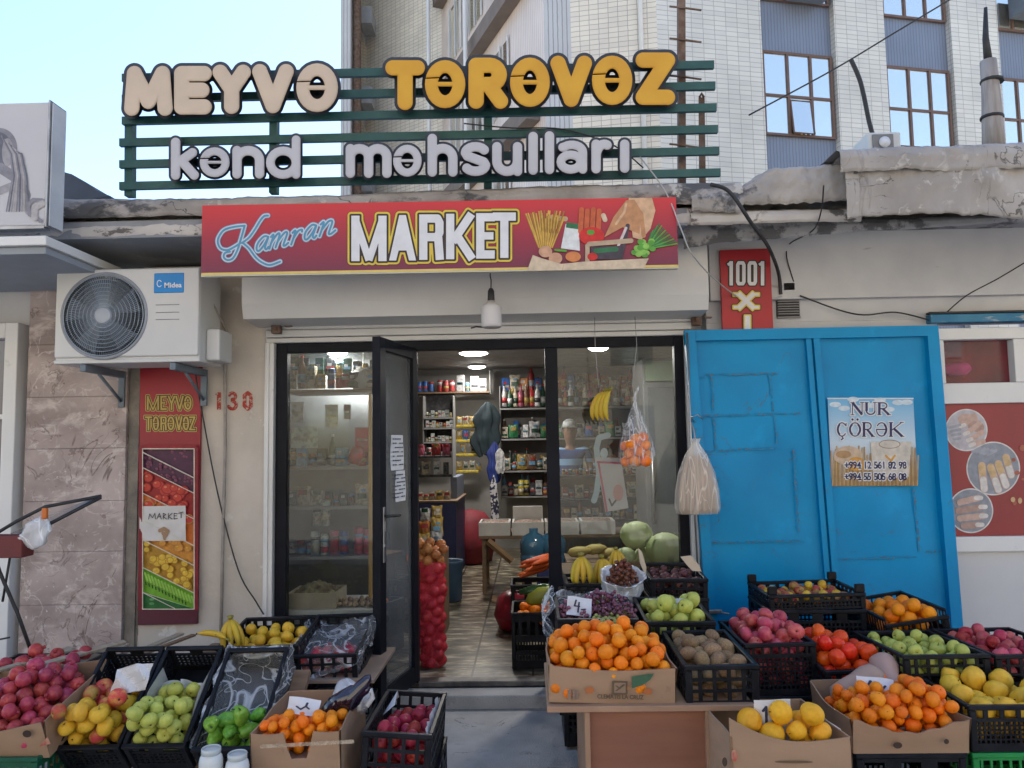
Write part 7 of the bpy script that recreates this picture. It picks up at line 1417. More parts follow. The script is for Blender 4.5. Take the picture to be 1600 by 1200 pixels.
def protomesh(kind,col,var=0):
    k='g_%s_%s_%d'%(kind,col,var)
    if k in FM: return FM[k]
    mb=MB(); p1=[q for q in PATCH if q!=col][(var*2+len(col))%6]; p2=[q for q in PATCH if q!=col][(var*3+1+len(kind))%6]; t1=.3+.5*((var*37)%10)/10
    if kind=='can': mb.lathe([(.031,0),(.033,.004),(.033,.112),(.029,.12),(.001,.118)],14); mb.lathe([(.0332,.03+.02*var),(.0332,.06+.02*var)],14,mi=1); mb.lathe([(.030,.114),(.030,.121),(.001,.121)],14,mi=2); ms_=[gm(col),gm(p1),steel]
    elif kind=='jar': mb.lathe([(.038,0),(.04,.01),(.04,.09),(.034,.10)],14); mb.lathe([(.036,.1),(.036,.125),(.001,.126)],14,mi=1); mb.lathe([(.0403,.025),(.0403,.07)],14,mi=2); ms_=[gm(col),gm(p2),gm(p1)]
    elif kind=='bottle': mb.lathe([(.036,0),(.038,.02),(.038,.15+.015*var),(.03,.20),(.013,.245),(.013,.29)],14); mb.lathe([(.015,.275),(.015,.30),(.001,.30)],10,mi=1); mb.lathe([(.0385,.05),(.0385,.10+.01*var)],14,mi=2); ms_=[gm(col),gm(p2),gm(p1)]
    elif kind=='carton': mb.bbox(-.045,.045,-.03,.03,0,.14+.02*var,b=.003,seg=1); mb.box(-.038,.038,-.0312,-.0302,.02+.02*var,.05+.02*var,1); mb.box(-.03,.01,-.0312,-.0302,.085,.115,2); ms_=[gm(col),gm(p1),gm(p2)]
    elif kind=='bag':
        mb.grid(lambda u,v:((u-.5)*.14*(1-.12*math.sin(v*PI)),-.006-.03*math.sin(u*PI)*math.sin(v*PI)**.7+.004*math.sin(u*17+v*9+var),.2*v*(1-.05*var)+.008*math.sin(u*8+var)),12,12); mb.grid(lambda u,v:((u-.5)*.14*(1-.12*math.sin(v*PI)),.006+.03*math.sin(u*PI)*math.sin(v*PI)**.7,.2*v*(1-.05*var)),8,8)
        mb.grid(lambda u,v:((u-.5)*.085,-.036-.004*math.sin(u*PI),.06+.02*var+.05*v),5,3,1); mb.grid(lambda u,v:((u-.5)*.05+.01,-.036-.003*math.sin(u*PI),.13+.025*v),4,2,2); ms_=[gm(col),gm(p1),gm(p2)]
    elif kind=='roll': mb.lathe([(.03,0),(.04,.004),(.04,.21),(.03,.214),(.001,.214)],14); mb.lathe([(.0404,.03),(.0404,.09+.02*var)],14,mi=1); mb.lathe([(.0404,.14),(.0404,.165)],14,mi=2); ms_=[gm(col),gm(p1),gm(p2)]
    FM[k]=mb.mesh({'can':'tin_can','jar':'jar','bottle':'bottle','carton':'carton_pack','bag':'snack_bag','roll':'tall_tin'}[kind],ms_); return FM[k]
NICE={'can':('tin_can','can','tin'),'jar':('jar','jar','jar'),'bottle':('bottle','bottle','bottle'),'carton':('carton_pack','carton','carton'),'bag':('snack_bag','packet','packet'),'roll':('tall_tin','tin','tall tin')}
CN={'blue':'blue','red':'red','white':'white','green':'green','dkgreen':'dark green','yellow':'yellow','brown':'brown','cream':'cream','black':'black','orange':'orange','pink':'pink','sky':'light blue','gold':'golden','pale':'pale green'}
def row(px0,px1,py,Y,items,where,sc=1.0,seed=1,gapx=1.04):
    a=P(px0,py,Y);b=P(px1,py,Y); x=a.x; z=a.z; g=random.Random(seed); i=0
    W_={'can':.066,'jar':.08,'bottle':.076,'carton':.092,'bag':.14,'roll':.08}
    while x<b.x:
        kd,cl_=items[i%len(items)] if g.random()<.85 else g.choice(items); wd=W_[kd]*sc*gapx
        if x+wd/2>b.x: break
        if g.random()<.04: x+=wd*.6; continue
        o=bpy.data.objects.new(NICE[kd][0],protomesh(kd,cl_,g.randint(0,3))); COL.objects.link(o); s=sc*g.uniform(.85,1.12)
        o.matrix_world=Matrix.Translation((x+wd/2,Y+g.uniform(-.015,.015),z))@Matrix.Rotation(g.uniform(-.25,.25),4,'Z')@Matrix.Scale(s,4)
        tag(o,'%s %s %s'%(CN[cl_],NICE[kd][2],where),NICE[kd][1],'%s %ss %s'%(CN[cl_],NICE[kd][2],where)); x+=wd; i+=1
def shelf(px0,px1,pys,Y,dep,label,mat=woodsh,back=None,name='shelf',sides=True):
    a=P(px0,pys[0],Y);b=P(px1,pys[-1],Y); t=TH(name,label,'shelf',((a.x+b.x)/2,Y,b.z-.03))
    for py in pys:
        z=P((px0+px1)/2,py,Y).z; mb=MB(); mb.bbox(a.x,b.x,Y-.02,Y+dep,z-.025,z-.001,b=.002,seg=1); W(mb,'board',mat,t)
    if back: mb=MB(); mb.box(a.x,b.x,Y+dep,Y+dep+.01,b.z-.02,a.z+.35); W(mb,'back_panel',back,t)
    if sides:
        mb=MB()
        for x in (a.x-.012,b.x+.002): mb.box(x,x+.01,Y-.01,Y+dep,b.z-.03,a.z+.3)
        W(mb,'side_panel',steelw,t)
    return t
B=5.9
# back right wall shelving
shelf(782,1010,[636,684,734,774],B,.3,'long wall shelf of four boards across the back right of the shop',mat=steelw,back=mk('dark_shelf_back',(.09,.08,.075),(.13,.12,.11)))
row(784,1008,636,B+.04,[('bottle','white'),('bottle','dkgreen'),('bottle','cream'),('bottle','pink'),('bottle','brown'),('bottle','red')],'on the top board of the back shelf',1.0,3)
row(784,1008,611,B+.22,[('carton','blue'),('bag','cream'),('carton','orange'),('bottle','red')],'standing behind the bottles on the back shelf',1.15,13)
row(784,1008,684,B+.04,[('carton','cream'),('bag','green'),('carton','white'),('bag','white'),('bag','blue')],'on the second board of the back shelf',1.0,5)
row(784,1008,734,B+.04,[('bag','cream'),('jar','brown'),('bag','gold'),('bag','brown'),('jar','cream')],'on the third board of the back shelf',.95,7)
row(784,1008,774,B+.04,[('carton','white'),('jar','red'),('can','cream'),('roll','yellow'),('roll','yellow'),('carton','black')],'on the lowest board of the back shelf',.95,9)
row(784,1008,684,B+.20,[('bottle','brown'),('carton','dkgreen'),('roll','blue'),('bag','white')],'standing at the back of the second board',1.0,15)
row(784,1008,734,B+.20,[('roll','gold'),('bottle','dkgreen'),('bag','brown')],'standing at the back of the third board',1.0,17)
row(784,1008,774,B+.20,[('bottle','sky'),('roll','red'),('carton','cream'),('bottle','brown')],'standing at the back of the lowest board',1.0,19)
row(784,1008,622,B+.26,[('carton','brown'),('roll','dkgreen'),('carton','white'),('bag','red')],'stacked highest at the back of the top board',1.3,21)
# back left shelf of cans and a light shelf cabinet
shelf(645,765,[612],B,.3,'high narrow shelf of drink cans on the back left wall',mat=woodsh)
row(650,682,612,B+.04,[('can','blue')],'on the high narrow shelf',1.25,1); row(683,712,612,B+.04,[('can','red')],'on the high narrow shelf',1.25,2); row(714,758,612,B+.04,[('carton','white'),('can','sky'),('carton','white')],'on the high narrow shelf',1.2,4)
shelf(662,708,[652,668,690,706],B-.2,.28,'pale framed cabinet of small goods below the drink cans',mat=steelw,back=gm('black'),name='shelf_cabinet')
for i,py in enumerate((652,668,690)): row(665,706,py,B-.16,[('carton','white'),('can','cream'),('carton','pale'),('jar','yellow')],'in the pale framed cabinet, board %s from the top'%['first','second','third'][i],.55,20+i)
# counters
def boxthing(name,label,cat,px0,px1,py0,py1,Y,dep,mat,top=None,group=None):
    a=P(px0,py0,Y);b=P(px1,py1,Y); t=TH(name,label,cat,((a.x+b.x)/2,Y,b.z)); mb=MB(); mb.bbox(a.x,b.x,Y,Y+dep,b.z,a.z,b=.01); W(mb,'body',mat,t)
    if top: mb=MB(); mb.bbox(a.x-.02,b.x+.02,Y-.02,Y+dep,a.z+.001,a.z+.025,b=.004); W(mb,'top',top,t)
    return t
gz=FZ
def floorbox(name,label,cat,px0,px1,py0,Y,dep,mat,top=None):
    a=P(px0,py0,Y);b=P(px1,py0,Y); t=TH(name,label,cat,((a.x+b.x)/2,Y,gz)); mb=MB(); mb.bbox(a.x,b.x,Y,Y+dep,gz+.002,a.z,b=.008); W(mb,'body',mat,t)
    if top: mb=MB(); mb.bbox(a.x-.01,b.x+.02,Y-.02,Y+dep,a.z+.001,a.z+.022,b=.004); W(mb,'top',top,t)
    return t
floorbox('counter','dark blue shop counter at the back left','counter',640,712,786,3.6,1.2,navy,woodsh)
floorbox('counter_end','tall grey edged side panel standing at the end of the dark counter','panel',704,714,745,3.9,.9,mk('grey_edge_panel',(.16,.18,.24)))
shelf(646,706,[712,742],3.9,.4,'dark shelving on top of the blue counter',mat=gm('black'))
row(650,702,742,3.95,[('carton','black'),('bag','cream'),('carton','white')],'on the dark shelving above the counter',.7,30); row(650,702,712,3.95,[('bag','pink'),('jar','red'),('bag','red')],'on top of the dark shelving',.8,31); row(650,702,784,3.75,[('bag','cream'),('jar','brown'),('bottle','sky'),('bag','gold')],'on the blue counter',.6,33)
# yellow snack racks
for k,py in enumerate((645,667,690,712,738)[1:]):
    t=boxthing('snack_rack','yellow wire snack rack, %s from the top on the back wall'%['first','second','third','fourth'][k],'rack',712,748,py-3,py+1,B-.1,.2,gm('yellow'))
    row(713,748,py-3,B-.05,[('bag','gold'),('bag','cream'),('bag','orange')] if k!=1 else [('bag','gold'),('bag','blue')],'in the %s yellow snack rack'%['first','second','third','fourth'][k],.62,40+k)
# jackets, scarf, red sack, fan
fab=mk('dark_jacket_cloth',(.02,.035,.04),(.035,.05,.06),rough=.9); blu=mk('blue_cloth',(.02,.04,.20)); 
def cloth(px,py,Y,w,h,mat,label,name,cat,seed,fold=5):
    c=P(px,py,Y); mb=MB(); sh=[.10,.55,.9,.95,.86,.9,.97,1.0,.9,.6]
    def f(u,v):
        k=v*9; i=min(int(k),8); q=sh[i]*(1-k+i)+sh[i+1]*(k-i); th=u*2*PI; r_=w*.5*q*(1+.22*math.sin(th*fold+v*4+seed)+.12*math.sin(th*(fold+4)-v*7+seed*2)+.08*math.sin(v*19+seed))
        return (c.x+r_*math.cos(th)+.03*w*math.sin(v*6+seed),c.y+.4*r_*math.sin(th),c.z-h*v+.03*h*math.sin(th*3+seed)*v)
    mb.grid(f,40,26); return tagw(mb,name,mat,label,cat)
cloth(760,628,B-.2,.34,.75,fab,'dark jacket hanging on the back wall beside the snack racks','jacket','jacket',1)
cloth(772,690,B-.35,.16,.55,blu,'blue apron hanging below the dark jacket','apron','apron',2)
cloth(772,742,B-.45,.10,.72,mk('checked_scarf_cloth',(.03,.03,.06),(.5,.5,.52),scale=30,detail=0,st=(.49,.51)),'black and white checked scarf hanging at the end of the shelf','scarf','scarf',4,3)
cloth(781,700,B-.5,.12,.34,gm('white'),'white plastic bag hanging at the end of the shelf','plastic_bag','bag',5)
c=P(735,862,4.9); mb=MB(); mb.lathe([(.05,-.02),(.26,.0),(.30,.25),(.27,.5),(.18,.62),(.02,.66)],24,Matrix.Translation((c.x,5.0,gz+.02)),lobe=lambda th,v:.05*math.sin(th*4+v*4)); tagw(mb,'red_sack',mk('maroon_sack',(.22,.02,.03),(.15,.015,.025),rough=.7),'large dark red sack standing on the floor at the back','sack')
# trestle tables with foam boxes
tt_=TH('trestle_table','wooden trestle table with a diagonal brace carrying white foam boxes','table',(P(800,900,3.1).x,3.1,gz)); a=P(748,838,2.9);b=P(1000,838,2.9); zt_2=a.z
mb=MB(); mb.bbox(a.x,b.x,2.9,3.6,zt_2-.03,zt_2,b=.003); W(mb,'tabletop',woodsh,tt_)
for x in (a.x+.05,a.x+.45,b.x-.1):
    for y in (2.95,3.5):
        mb=MB(); mb.bbox(x-.02,x+.02,y-.02,y+.02,gz+.001,zt_2-.031,b=.002,seg=1); W(mb,'leg',woodsh,tt_)
mb=MB(); p=P(762,845,2.88);q=P(800,877,2.88); mb.tube([p,q],.035,4,smooth=False); W(mb,'brace',mk('raw_brace_wood',(.34,.22,.12)),tt_)
foam=mk('foam_white',(.62,.61,.58),rough=.7); meat=mk('dried_goods',(.16,.09,.07),(.40,.28,.22),scale=30,rough=.7,bump=.8,bscale=60)
for i,(x0,x1,y0,y1,Y) in enumerate(((748,797,822,838,2.92),(800,850,822,838,2.92),(852,905,824,838,2.92),(908,962,825,838,2.95))):
    lab=['leftmost open foam box of dried goods on the trestle table','second open foam box on the trestle table with its lid up','third foam box on the trestle table behind the window post','foam box at the right end of the trestle table'][i]
    a=P(x0,y0,Y);b=P(x1,y1,Y); t=TH('foam_box',lab,'box',((a.x+b.x)/2,Y+.2,zt_2)); z0=zt_2+.001; z1=z0+.13; mb=MB()
    mb.box(a.x,b.x,Y,Y+.02,z0,z1); mb.box(a.x,b.x,Y+.38,Y+.4,z0,z1); mb.box(a.x,a.x+.02,Y+.0201,Y+.3799,z0,z1); mb.box(b.x-.02,b.x,Y+.0201,Y+.3799,z0,z1); mb.box(a.x+.021,b.x-.021,Y+.021,Y+.379,z0,z0+.02); W(mb,'box_body',foam,t)
    mb=MB(); mb.grid(lambda u,v:(a.x+.022+(b.x-a.x-.044)*u,Y+.022+.355*v,z0+.115+.02*math.sin(u*PI)*math.sin(v*PI)+.01*math.sin(u*40)*math.sin(v*30)),20,14); W(mb,'dried_goods',meat,t)
    if i==1: mb=MB(); mb.bbox(a.x,b.x,Y+.42,Y+.45,z0+.0,z0+.26,b=.01); W(mb,'lid',foam,t)
# water jugs
jm=mk('jug_blue',(.04,.12,.20),(.03,.10,.17),rough=.15,spec=.7)
for i,px in enumerate((838,857)):
    c=P(px,884,2.2); mb=MB(); mb.lathe([(.11,0),(.125,.02),(.125,.1),(.118,.11),(.125,.12),(.125,.22),(.10,.27),(.04,.30),(.04,.34),(.001,.34)],20,Matrix.Translation((c.x-.02+.06*i,c.y,c.z))); tagw(mb,'water_jug',jm,['left large blue water jug under the foam boxes','right large blue water jug under the foam boxes'][i],'jug')
a=P(838,884,2.2); mb=MB(); mb.bbox(P(822,0,2.1).x,P(905,884,2.1).x,2.02,2.5,gz+.001,a.z-.003,b=.01); tagw(mb,'dark_crate_block',navy,'dark blue closed chest under the water jugs','chest')
# red bag and carrots, pumpkins
redc=mk('red_plastic_bag',(.26,.015,.03),(.18,.012,.025),scale=6,rough=.35,bump=.6,bscale=12)
c=P(815,915,1.5); mb=MB(); mb.lathe([(.05,0),(.21,.01),(.24,.12),(.2,.26),(.14,.30),(.02,.27)],28,Matrix.Translation((c.x+.05,1.5,gz+.001))@Matrix.Diagonal((1.2,1,1,1)),lobe=lambda th,v:.06*math.sin(th*5+v*5)); tagw(mb,'red_bag',redc,'large open red plastic bag on the floor below the carrots','bag')
for i in range(9):
    g=random.Random(i+50); A=P(812+g.uniform(-10,10)+i*1.5,902-i*3.2,1.12+.05*(i%3)); Bq=P(862+g.uniform(-4,4),884-i*2.0,1.3); mb=MB(); mb.tube([A,A.lerp(Bq,.2),A.lerp(Bq,.7),Bq],[.006,.018,.024,.020],8)
    o=bpy.data.objects.new('carrot',mb.mesh('carrot',CA)); o.data.transform(Matrix.Translation(-A)); COL.objects.link(o); o.location=A; tag(o,'long orange carrot in the heap above the red bag','carrot','carrots above the red bag')
Mc=Matrix.Translation(P(838,908,1.3)+Vector((0,0,0))); crate('black crate holding the carrots beside the window post',Mc,.40,.35,Mc.translation.z-gz-.001)
M_=Matrix.Translation(P(838,948,.55)); crate('black crate of peppers and oranges on the shop floor behind the window post',M_,.34,.40,M_.translation.z-gz-.001,rows_low)
pts=pack(.30,.36,16,.04,-.10,seed=111); produce(M_,pts,['tangerine'],'orange','dull orange on the crate standing on the shop floor','orange','oranges in the crate on the shop floor',seed=51)
mb=MB(); c=P(846,930,.5); mb.lathe([(.004,-.12),(.05,-.08),(.065,0),(.045,.08),(.004,.13)],16,Matrix.Translation(c)@Matrix.Rotation(1.2,4,'Y')); tagw(mb,'papaya',mk('papaya_skin',(.30,.30,.04),(.16,.22,.03),scale=8,rough=.4),'greenish yellow papaya on top of the floor crate','papaya')
for i in range(4):
    mb=MB(); A=P(812+6*i,925-2*i,.52); mb.tube([A,A+Vector((.10,-.02,.01)),A+Vector((.17,.0,.012))],[.02,.026,.012],8); o=tagw(mb,'cucumber',mk('cucumber_skin',(.02,.06,.02),(.04,.10,.03),rough=.3),'dark green cucumber lying on the left rim of the floor crate','cucumber','cucumbers on the floor crate')
# onion net sack with loose onions
c=P(676,1043,.42); sx_,sy_=c.x,.42; ns_=TH('onion_sack','tall red net sack of onions standing just inside the door','sack',(sx_,sy_,gz))
g=random.Random(9); Hs=.72; rr_=.095
out=pack(.22,.22,95,.033,0.01,seed=120,mask=lambda x,y:x*x+y*y<.0052); out=np.array([q for q in out if q[2]<Hs-.03])
def sack(u,v):
    th=u*2*PI; z=.002+v*(Hs-.01); ux,uy=math.cos(th),math.sin(th); r_=.082
    R_=out[:,3]+.004; dz=z-out[:,2]; rh=R_**2-dz**2; cr_=out[:,0]*uy-out[:,1]*ux; q=rh-cr_**2; t=np.where(q>0,out[:,0]*ux+out[:,1]*uy+np.sqrt(np.maximum(q,0)),0).max(); r_=max(r_,float(t))
    if v<.01: r_=.03
    if v>.985: r_*=.96
    return (sx_+ux*r_,sy_+uy*r_,gz+z)
mb=MB(); mb.grid(sack,72,110)
netm=bpy.data.materials.new('red_net'); netm.use_nodes=True; n=netm.node_tree.nodes; l=netm.node_tree.links; b=n['Principled BSDF']; b.inputs['Base Color'].default_value=(.62,.025,.05,1); b.inputs['Roughness'].default_value=.5
tr=n.new('ShaderNodeBsdfTransparent'); mx=n.new('ShaderNodeMixShader'); no=n.new('ShaderNodeTexVoronoi'); no.inputs['Scale'].default_value=150; mr=n.new('ShaderNodeMapRange'); mr.inputs['From Min'].default_value=.1; mr.inputs['From Max'].default_value=.5; mr.inputs['To Min'].default_value=.30; mr.inputs['To Max'].default_value=.62
tc=n.new('ShaderNodeTexCoord'); l.new(tc.outputs['Object'],no.inputs['Vector']); l.new(no.outputs['Distance'],mr.inputs['Value']); l.new(mr.outputs[0],mx.inputs[0]); l.new(tr.outputs[0],mx.inputs[1]); l.new(b.outputs[0],mx.inputs[2]); l.new(mx.outputs[0],n['Material Output'].inputs[0])
W(mb,'net',netm,ns_)
FM['onion_red']=onionm('onion_red',ONr)
produce(Matrix.Translation((sx_,sy_,gz)),out,['onion_red'],'onion','reddish onion inside the tall red net sack','onion','onions inside the red net sack',seed=60)
out=pack(.24,.22,16,.034,0,seed=121,mask=lambda x,y:x*x+y*y<.008,mound=.3); produce(Matrix.Translation((sx_,sy_,gz+Hs-.03)),out,['onion'],'onion','golden onion heaped on top of the red net sack','onion','golden onions on top of the net sack',seed=61)
# chips and rubbish bin beyond
row(652,690,862,1.3,[('bag','gold'),('bag','white'),('bag','orange')],'in the heap behind the onions',.7,62); row(654,692,838,1.4,[('bag','orange'),('bag','gold')],'higher in the heap behind the onions',.7,63); row(656,694,815,1.5,[('bag','white'),('bag','gold')],'highest in the heap behind the onions',.65,64)
floorbox('snack_stand','brown stand of snack packets just behind the onion sack','stand',650,694,863,1.25,.35,woodsh)
c=P(702,880,2.6); mb=MB(); mb.lathe([(.10,0),(.12,.02),(.13,.36),(.137,.37),(.137,.39),(.12,.38),(.11,.03)],20,Matrix.Translation((c.x,2.6,gz+.001))); tagw(mb,'waste_bin',mk('bin_blue_grey',(.05,.10,.17),rough=.5),'blue grey waste bin beside the dark counter','bin')
mb=MB(); c=P(778,905,2.6); mb.bbox(c.x-.06,c.x+.06,2.5,2.7,gz+.001,gz+.03,b=.004); tagw(mb,'flat_box',card,'small flat brown cardboard on the shop floor','cardboard')
# LEFT WINDOW display
shelf(448,640,[608],.75,.32,'upper display shelf behind the left shop window',mat=woodsh,sides=False)
row(450,640,608,.82,[('carton','black'),('bottle','brown'),('carton','cream'),('carton','gold'),('roll','blue'),('can','red'),('can','red')],'on the upper display shelf of the left window',.8,70)
shelf(448,640,[728],.75,.32,'middle display shelf behind the left shop window',mat=steelw,sides=False)
row(545,640,728,.82,[('can','white'),('can','red'),('roll','blue'),('roll','sky'),('roll','blue')],'on the middle display shelf of the left window',1.0,71)
shelf(448,640,[868],.7,.34,'lower display shelf behind the left shop window',mat=steelw,sides=False)
row(488,515,822,.78,[('roll','pale')],'stacked above the lower display shelf',.78,72); row(485,640,868,.78,[('roll','pale'),('roll','pale'),('roll','pink'),('roll','pink'),('roll','blue'),('roll','sky')],'on the lower display shelf of the left window',.85,73)
mb=MB(); a=P(446,540,1.12); b=P(602,940,1.12); mb.box(a.x-.1,b.x+.25,1.13,1.16,gz,a.z); tagw(mb,'display_backboard',mk('grey_backboard',(.20,.21,.22),(.12,.13,.14),scale=2.5,rough=.4),'grey white board behind the left window display','board')
shelf(448,640,[790],.72,.30,'narrow fourth shelf between the tins and the tall cans behind the left window',mat=steelw,sides=False)
row(450,640,790,.80,[('carton','black'),('can','brown'),('bag','cream'),('carton','dkgreen'),('can','black')],'on the narrow fourth shelf of the left window',.7,75)
row(450,540,728,.82,[('bottle','dkgreen'),('carton','sky'),('jar','brown'),('carton','black')],'at the left end of the middle display shelf',.85,76)
row(450,485,868,.80,[('jar','brown'),('carton','black')],'at the left end of the lower display shelf',.8,77)
row(452,640,588,.95,[('carton','dkgreen'),('carton','black'),('can','gold')],'standing behind the front row on the upper display shelf',.8,78)
# posters on the backboard
for i,(x0,y0,x1,y1,c1,lab) in enumerate(((455,668,496,700,'pale','pale green poster at the left of the window display'),(508,632,528,668,'cream','small cream card hanging under the upper display shelf'),(537,632,548,655,'brown','small brown card under the upper display shelf'),(555,668,577,706,'red','red square card at the right of the window display'),(455,628,474,660,'white','white card hanging at the upper left of the window display'))):
    mb=MB(); pq(mb,[(x0,y0),(x1,y0),(x1,y1),(x0,y1)],.70+.01*i,.004); 
    pr=poly([(x0+4,(y0+y1)/2),(x1-4,(y0+y1)/2)],1.6); shape(mb,pr,P,.698+.01*i,None,1,0,(),.4); tagw(mb,'display_card',[gm(c1),gm('cream' if c1!='cream' else 'gold')],lab,'card')
mb=MB(); a=P(578,620,.45); mb.bbox(a.x-.012,a.x+.012,.45,.47,gz,P(578,615,.45).z,b=.003,seg=1); tagw(mb,'wooden_batten',mk('yellow_pine',(.50,.30,.10)),'upright yellow pine batten behind the left window','batten')
mb=MB(); c=P(572,595,.9); mb.lathe([(.002,-.10),(.09,-.08),(.13,0),(.09,.08),(.002,.10)],20,Matrix.Translation(c)); tagw(mb,'paper_globe',mk('globe_white',(.5,.5,.5)),'round white paper globe hanging behind the left window','ornament')
c=P(556,712,.66); mb=MB(); mb.lathe([(.002,-.06),(.045,-.06),(.05,0),(.04,.06),(.002,.07)],16,Matrix.Translation(c)@Matrix.Rotation(.3,4,'Y')); tagw(mb,'red_bottle',gm('red'),'rounded red bottle beside the blue tins in the left window','bottle')
# counter with tray and mushrooms behind the left window
zc_=P(510,942,.35).z; a=P(446,942,.35); b=P(640,942,.35)
t=TH('display_table','low white display table behind the left window','table',((a.x+b.x)/2,.4,gz)); mb=MB(); mb.bbox(a.x,b.x,.12,.62,zc_-.03,zc_,b=.004); W(mb,'tabletop',pvc,t)
for x in (a.x+.03,b.x-.03):
    mb=MB(); mb.box(x-.02,x+.02,.15,.6,gz,zc_-.031); W(mb,'leg',pvc,t)
a=P(452,925,.22); b=P(528,945,.22); t=TH('wooden_tray','pale wooden tray with dried greens behind the left window','tray',((a.x+b.x)/2,.3,zc_)); mb=MB(); mb.box(a.x,b.x,.16,.17,zc_+.001,zc_+.10); mb.box(a.x,a.x+.01,.1701,.45,zc_+.001,zc_+.1); mb.box(b.x-.01,b.x,.1701,.45,zc_+.001,zc_+.1); mb.box(a.x,b.x,.4501,.46,zc_+.001,zc_+.1); W(mb,'tray_body',mk('pale_tray_wood',(.50,.44,.34)),t)
mb=MB(); mb.grid(lambda u,v:(a.x+.012+(b.x-a.x-.024)*u,.175+.27*v,zc_+.08+.07*math.sin(u*PI)*math.sin(v*PI)+.015*math.sin(u*23+v*9)*math.sin(v*19)),26,20); W(mb,'dried_greens',mk('dried_greens_mat',(.10,.07,.05),(.34,.32,.20),scale=14,bump=.9,rough=.9),t)
# mushrooms/potatoes between window and tray (outside lip)
pts=pack(.40,.16,46,.017,0,seed=130,mound=.1); FM['walnut']=ellip('walnut',fm('walnut_skin',(.46,.36,.28),(.36,.25,.19),rnd=.2),.9)
Mw=Matrix.Translation((P(545,952,.25).x,.25,zc_+.002)); produce(Mw,pts,['walnut'],'walnut','pale walnut on the display table behind the left window','walnut','walnuts on the display table',seed=66)
# RIGHT WINDOW display
zt3=P(1020,896,.25).z; a=P(882,896,.12); b=P(1075,896,.12); t=TH('display_table','dark display table behind the right window carrying the cabbages','table',((a.x+b.x)/2,.4,gz)); mb=MB(); mb.bbox(a.x,b.x,.10,.75,zt3-.03,zt3,b=.004); W(mb,'tabletop',woodsh,t)
mb=MB(); mb.box(a.x+.05,b.x-.05,.16,.7,gz,zt3-.031); W(mb,'base',gm('black'),t)
def cabbage(c,r,label,seed):
    t=TH('cabbage',label,'cabbage',c-Vector((0,0,r*.85))); cm=mk('cabbage_leaf',(.40,.50,.20),(.56,.62,.36),scale=5,rough=.5,bump=.5,bscale=14,sx=(1,1,.4)); mb=MB(); mb.lathe([(a_*r,b_*r*.88) for a_,b_ in sphere_prof(14)],28,Matrix.Translation(c),lobe=lambda th,v:.025*math.sin(th*6+v*3)); W(mb,'head',cm,t)
    g=random.Random(seed); mb=MB()
    for k in range(6):
        a0=k*1.05+g.random(); el=g.uniform(-.5,.6)
        def lf(u,v):
            th=a0+(u-.5)*1.7; ph=el-.6+1.15*v; rr2=r*(1.015+.02*k/6+.05*(abs(u-.5)*2)**3+.03*math.sin(u*19+v*8)*max(0,v-.4)+.10*max(0,v-.8)); return c+Vector((rr2*math.cos(th)*math.cos(ph),rr2*math.sin(th)*math.cos(ph),rr2*.88*math.sin(ph)))
        mb.grid(lf,16,12)
    W(mb,'outer_leaves',cm,t)
def cab_at(px,py,Y,r,label,seed): c=P(px,py,Y); cabbage(c,r,label,seed)
cab_at(995,836,.45,.108,'pale green cabbage leaning against the window, left of the two large ones',1); cab_at(1040,858,.32,.125,'large green cabbage at the right of the window display',2); cab_at(978,868,.25,.062,'small cabbage between the large ones and the banana tray',3)
cab_at(1010,872,.55,.09,'cabbage at the back beneath the two large ones',4)
mb=MB(); c=P(1012,886,.5); mb.bbox(c.x-.25,c.x+.28,.42,.74,zt3+.001,P(1010,856,.5).z-.09,b=.01); tagw(mb,'low_box',card,'brown box under the cabbages behind the right window','box')
for i,(px,py) in enumerate(((905,862),(930,858),(952,864))):
    c=P(px,py,1.0+.05*i); mb=MB(); mb.lathe([(.004,-.09),(.030,-.07),(.042,-.02),(.036,.04),(.015,.08),(.004,.09)],14,Matrix.Translation(c)@Matrix.Rotation(1.45,4,'Y')); tagw(mb,'melon',mk('pale_melon',(.45,.33,.08),(.30,.26,.08),rough=.5,bump=.3),'long pale melon lying %s behind the right window'%['farthest left','second from the left','in the middle','fourth from the left','farthest right'][i],'melon')
zz=P(950,870,1.1).z; a=P(885,870,.95); b=P(1060,870,.95); mb=MB(); mb.bbox(a.x,b.x,.9,1.35,zz-.04,zz-.005,b=.004); mb.box(a.x+.05,b.x-.05,.95,1.3,gz,zz-.041); tagw(mb,'melon_stand',woodsh,'brown stand for melons behind the right window','stand')
# fridge, hanging card
t=TH('drinks_fridge','tall grey drinks fridge behind the right shop window','fridge',(P(1030,700,1.6).x,1.6,gz)); a=P(1003,560,1.6);b=P(1062,560,1.6); mb=MB(); mb.bbox(a.x,b.x+.2,1.6,2.2,gz+.001,a.z,b=.01); W(mb,'body',mk('fridge_grey',(.14,.145,.15),(.11,.115,.12),rough=.5),t)
mb=MB(); mb.bbox(a.x+.04,b.x+.1,1.58,1.599,gz+.3,a.z-.25,b=.003,seg=1); W(mb,'door',mk('fridge_door',(.10,.11,.12),rough=.1,spec=.8),t); mb=MB(); mb.bbox(a.x+.02,b.x+.1,1.57,1.598,a.z-.2,a.z-.03,b=.003,seg=1); W(mb,'header',mk('fridge_header',(.16,.22,.15)),t)
mb=MB(); mb.tube([(a.x+.055,1.55,.9),(a.x+.055,1.55,1.5)],.012,6); W(mb,'handle',steel,t)
t=TH('window_advert','pink and white tilted advert sheet stuck inside the right window','advert',P(958,800,.05)); mb=MB(); pq(mb,[(931,714),(970,716),(982,794),(946,800)],.06,.003); W(mb,'sheet',mk('advert_paper',(.58,.55,.56),(.5,.46,.48),scale=3),t)
mb=MB(); 
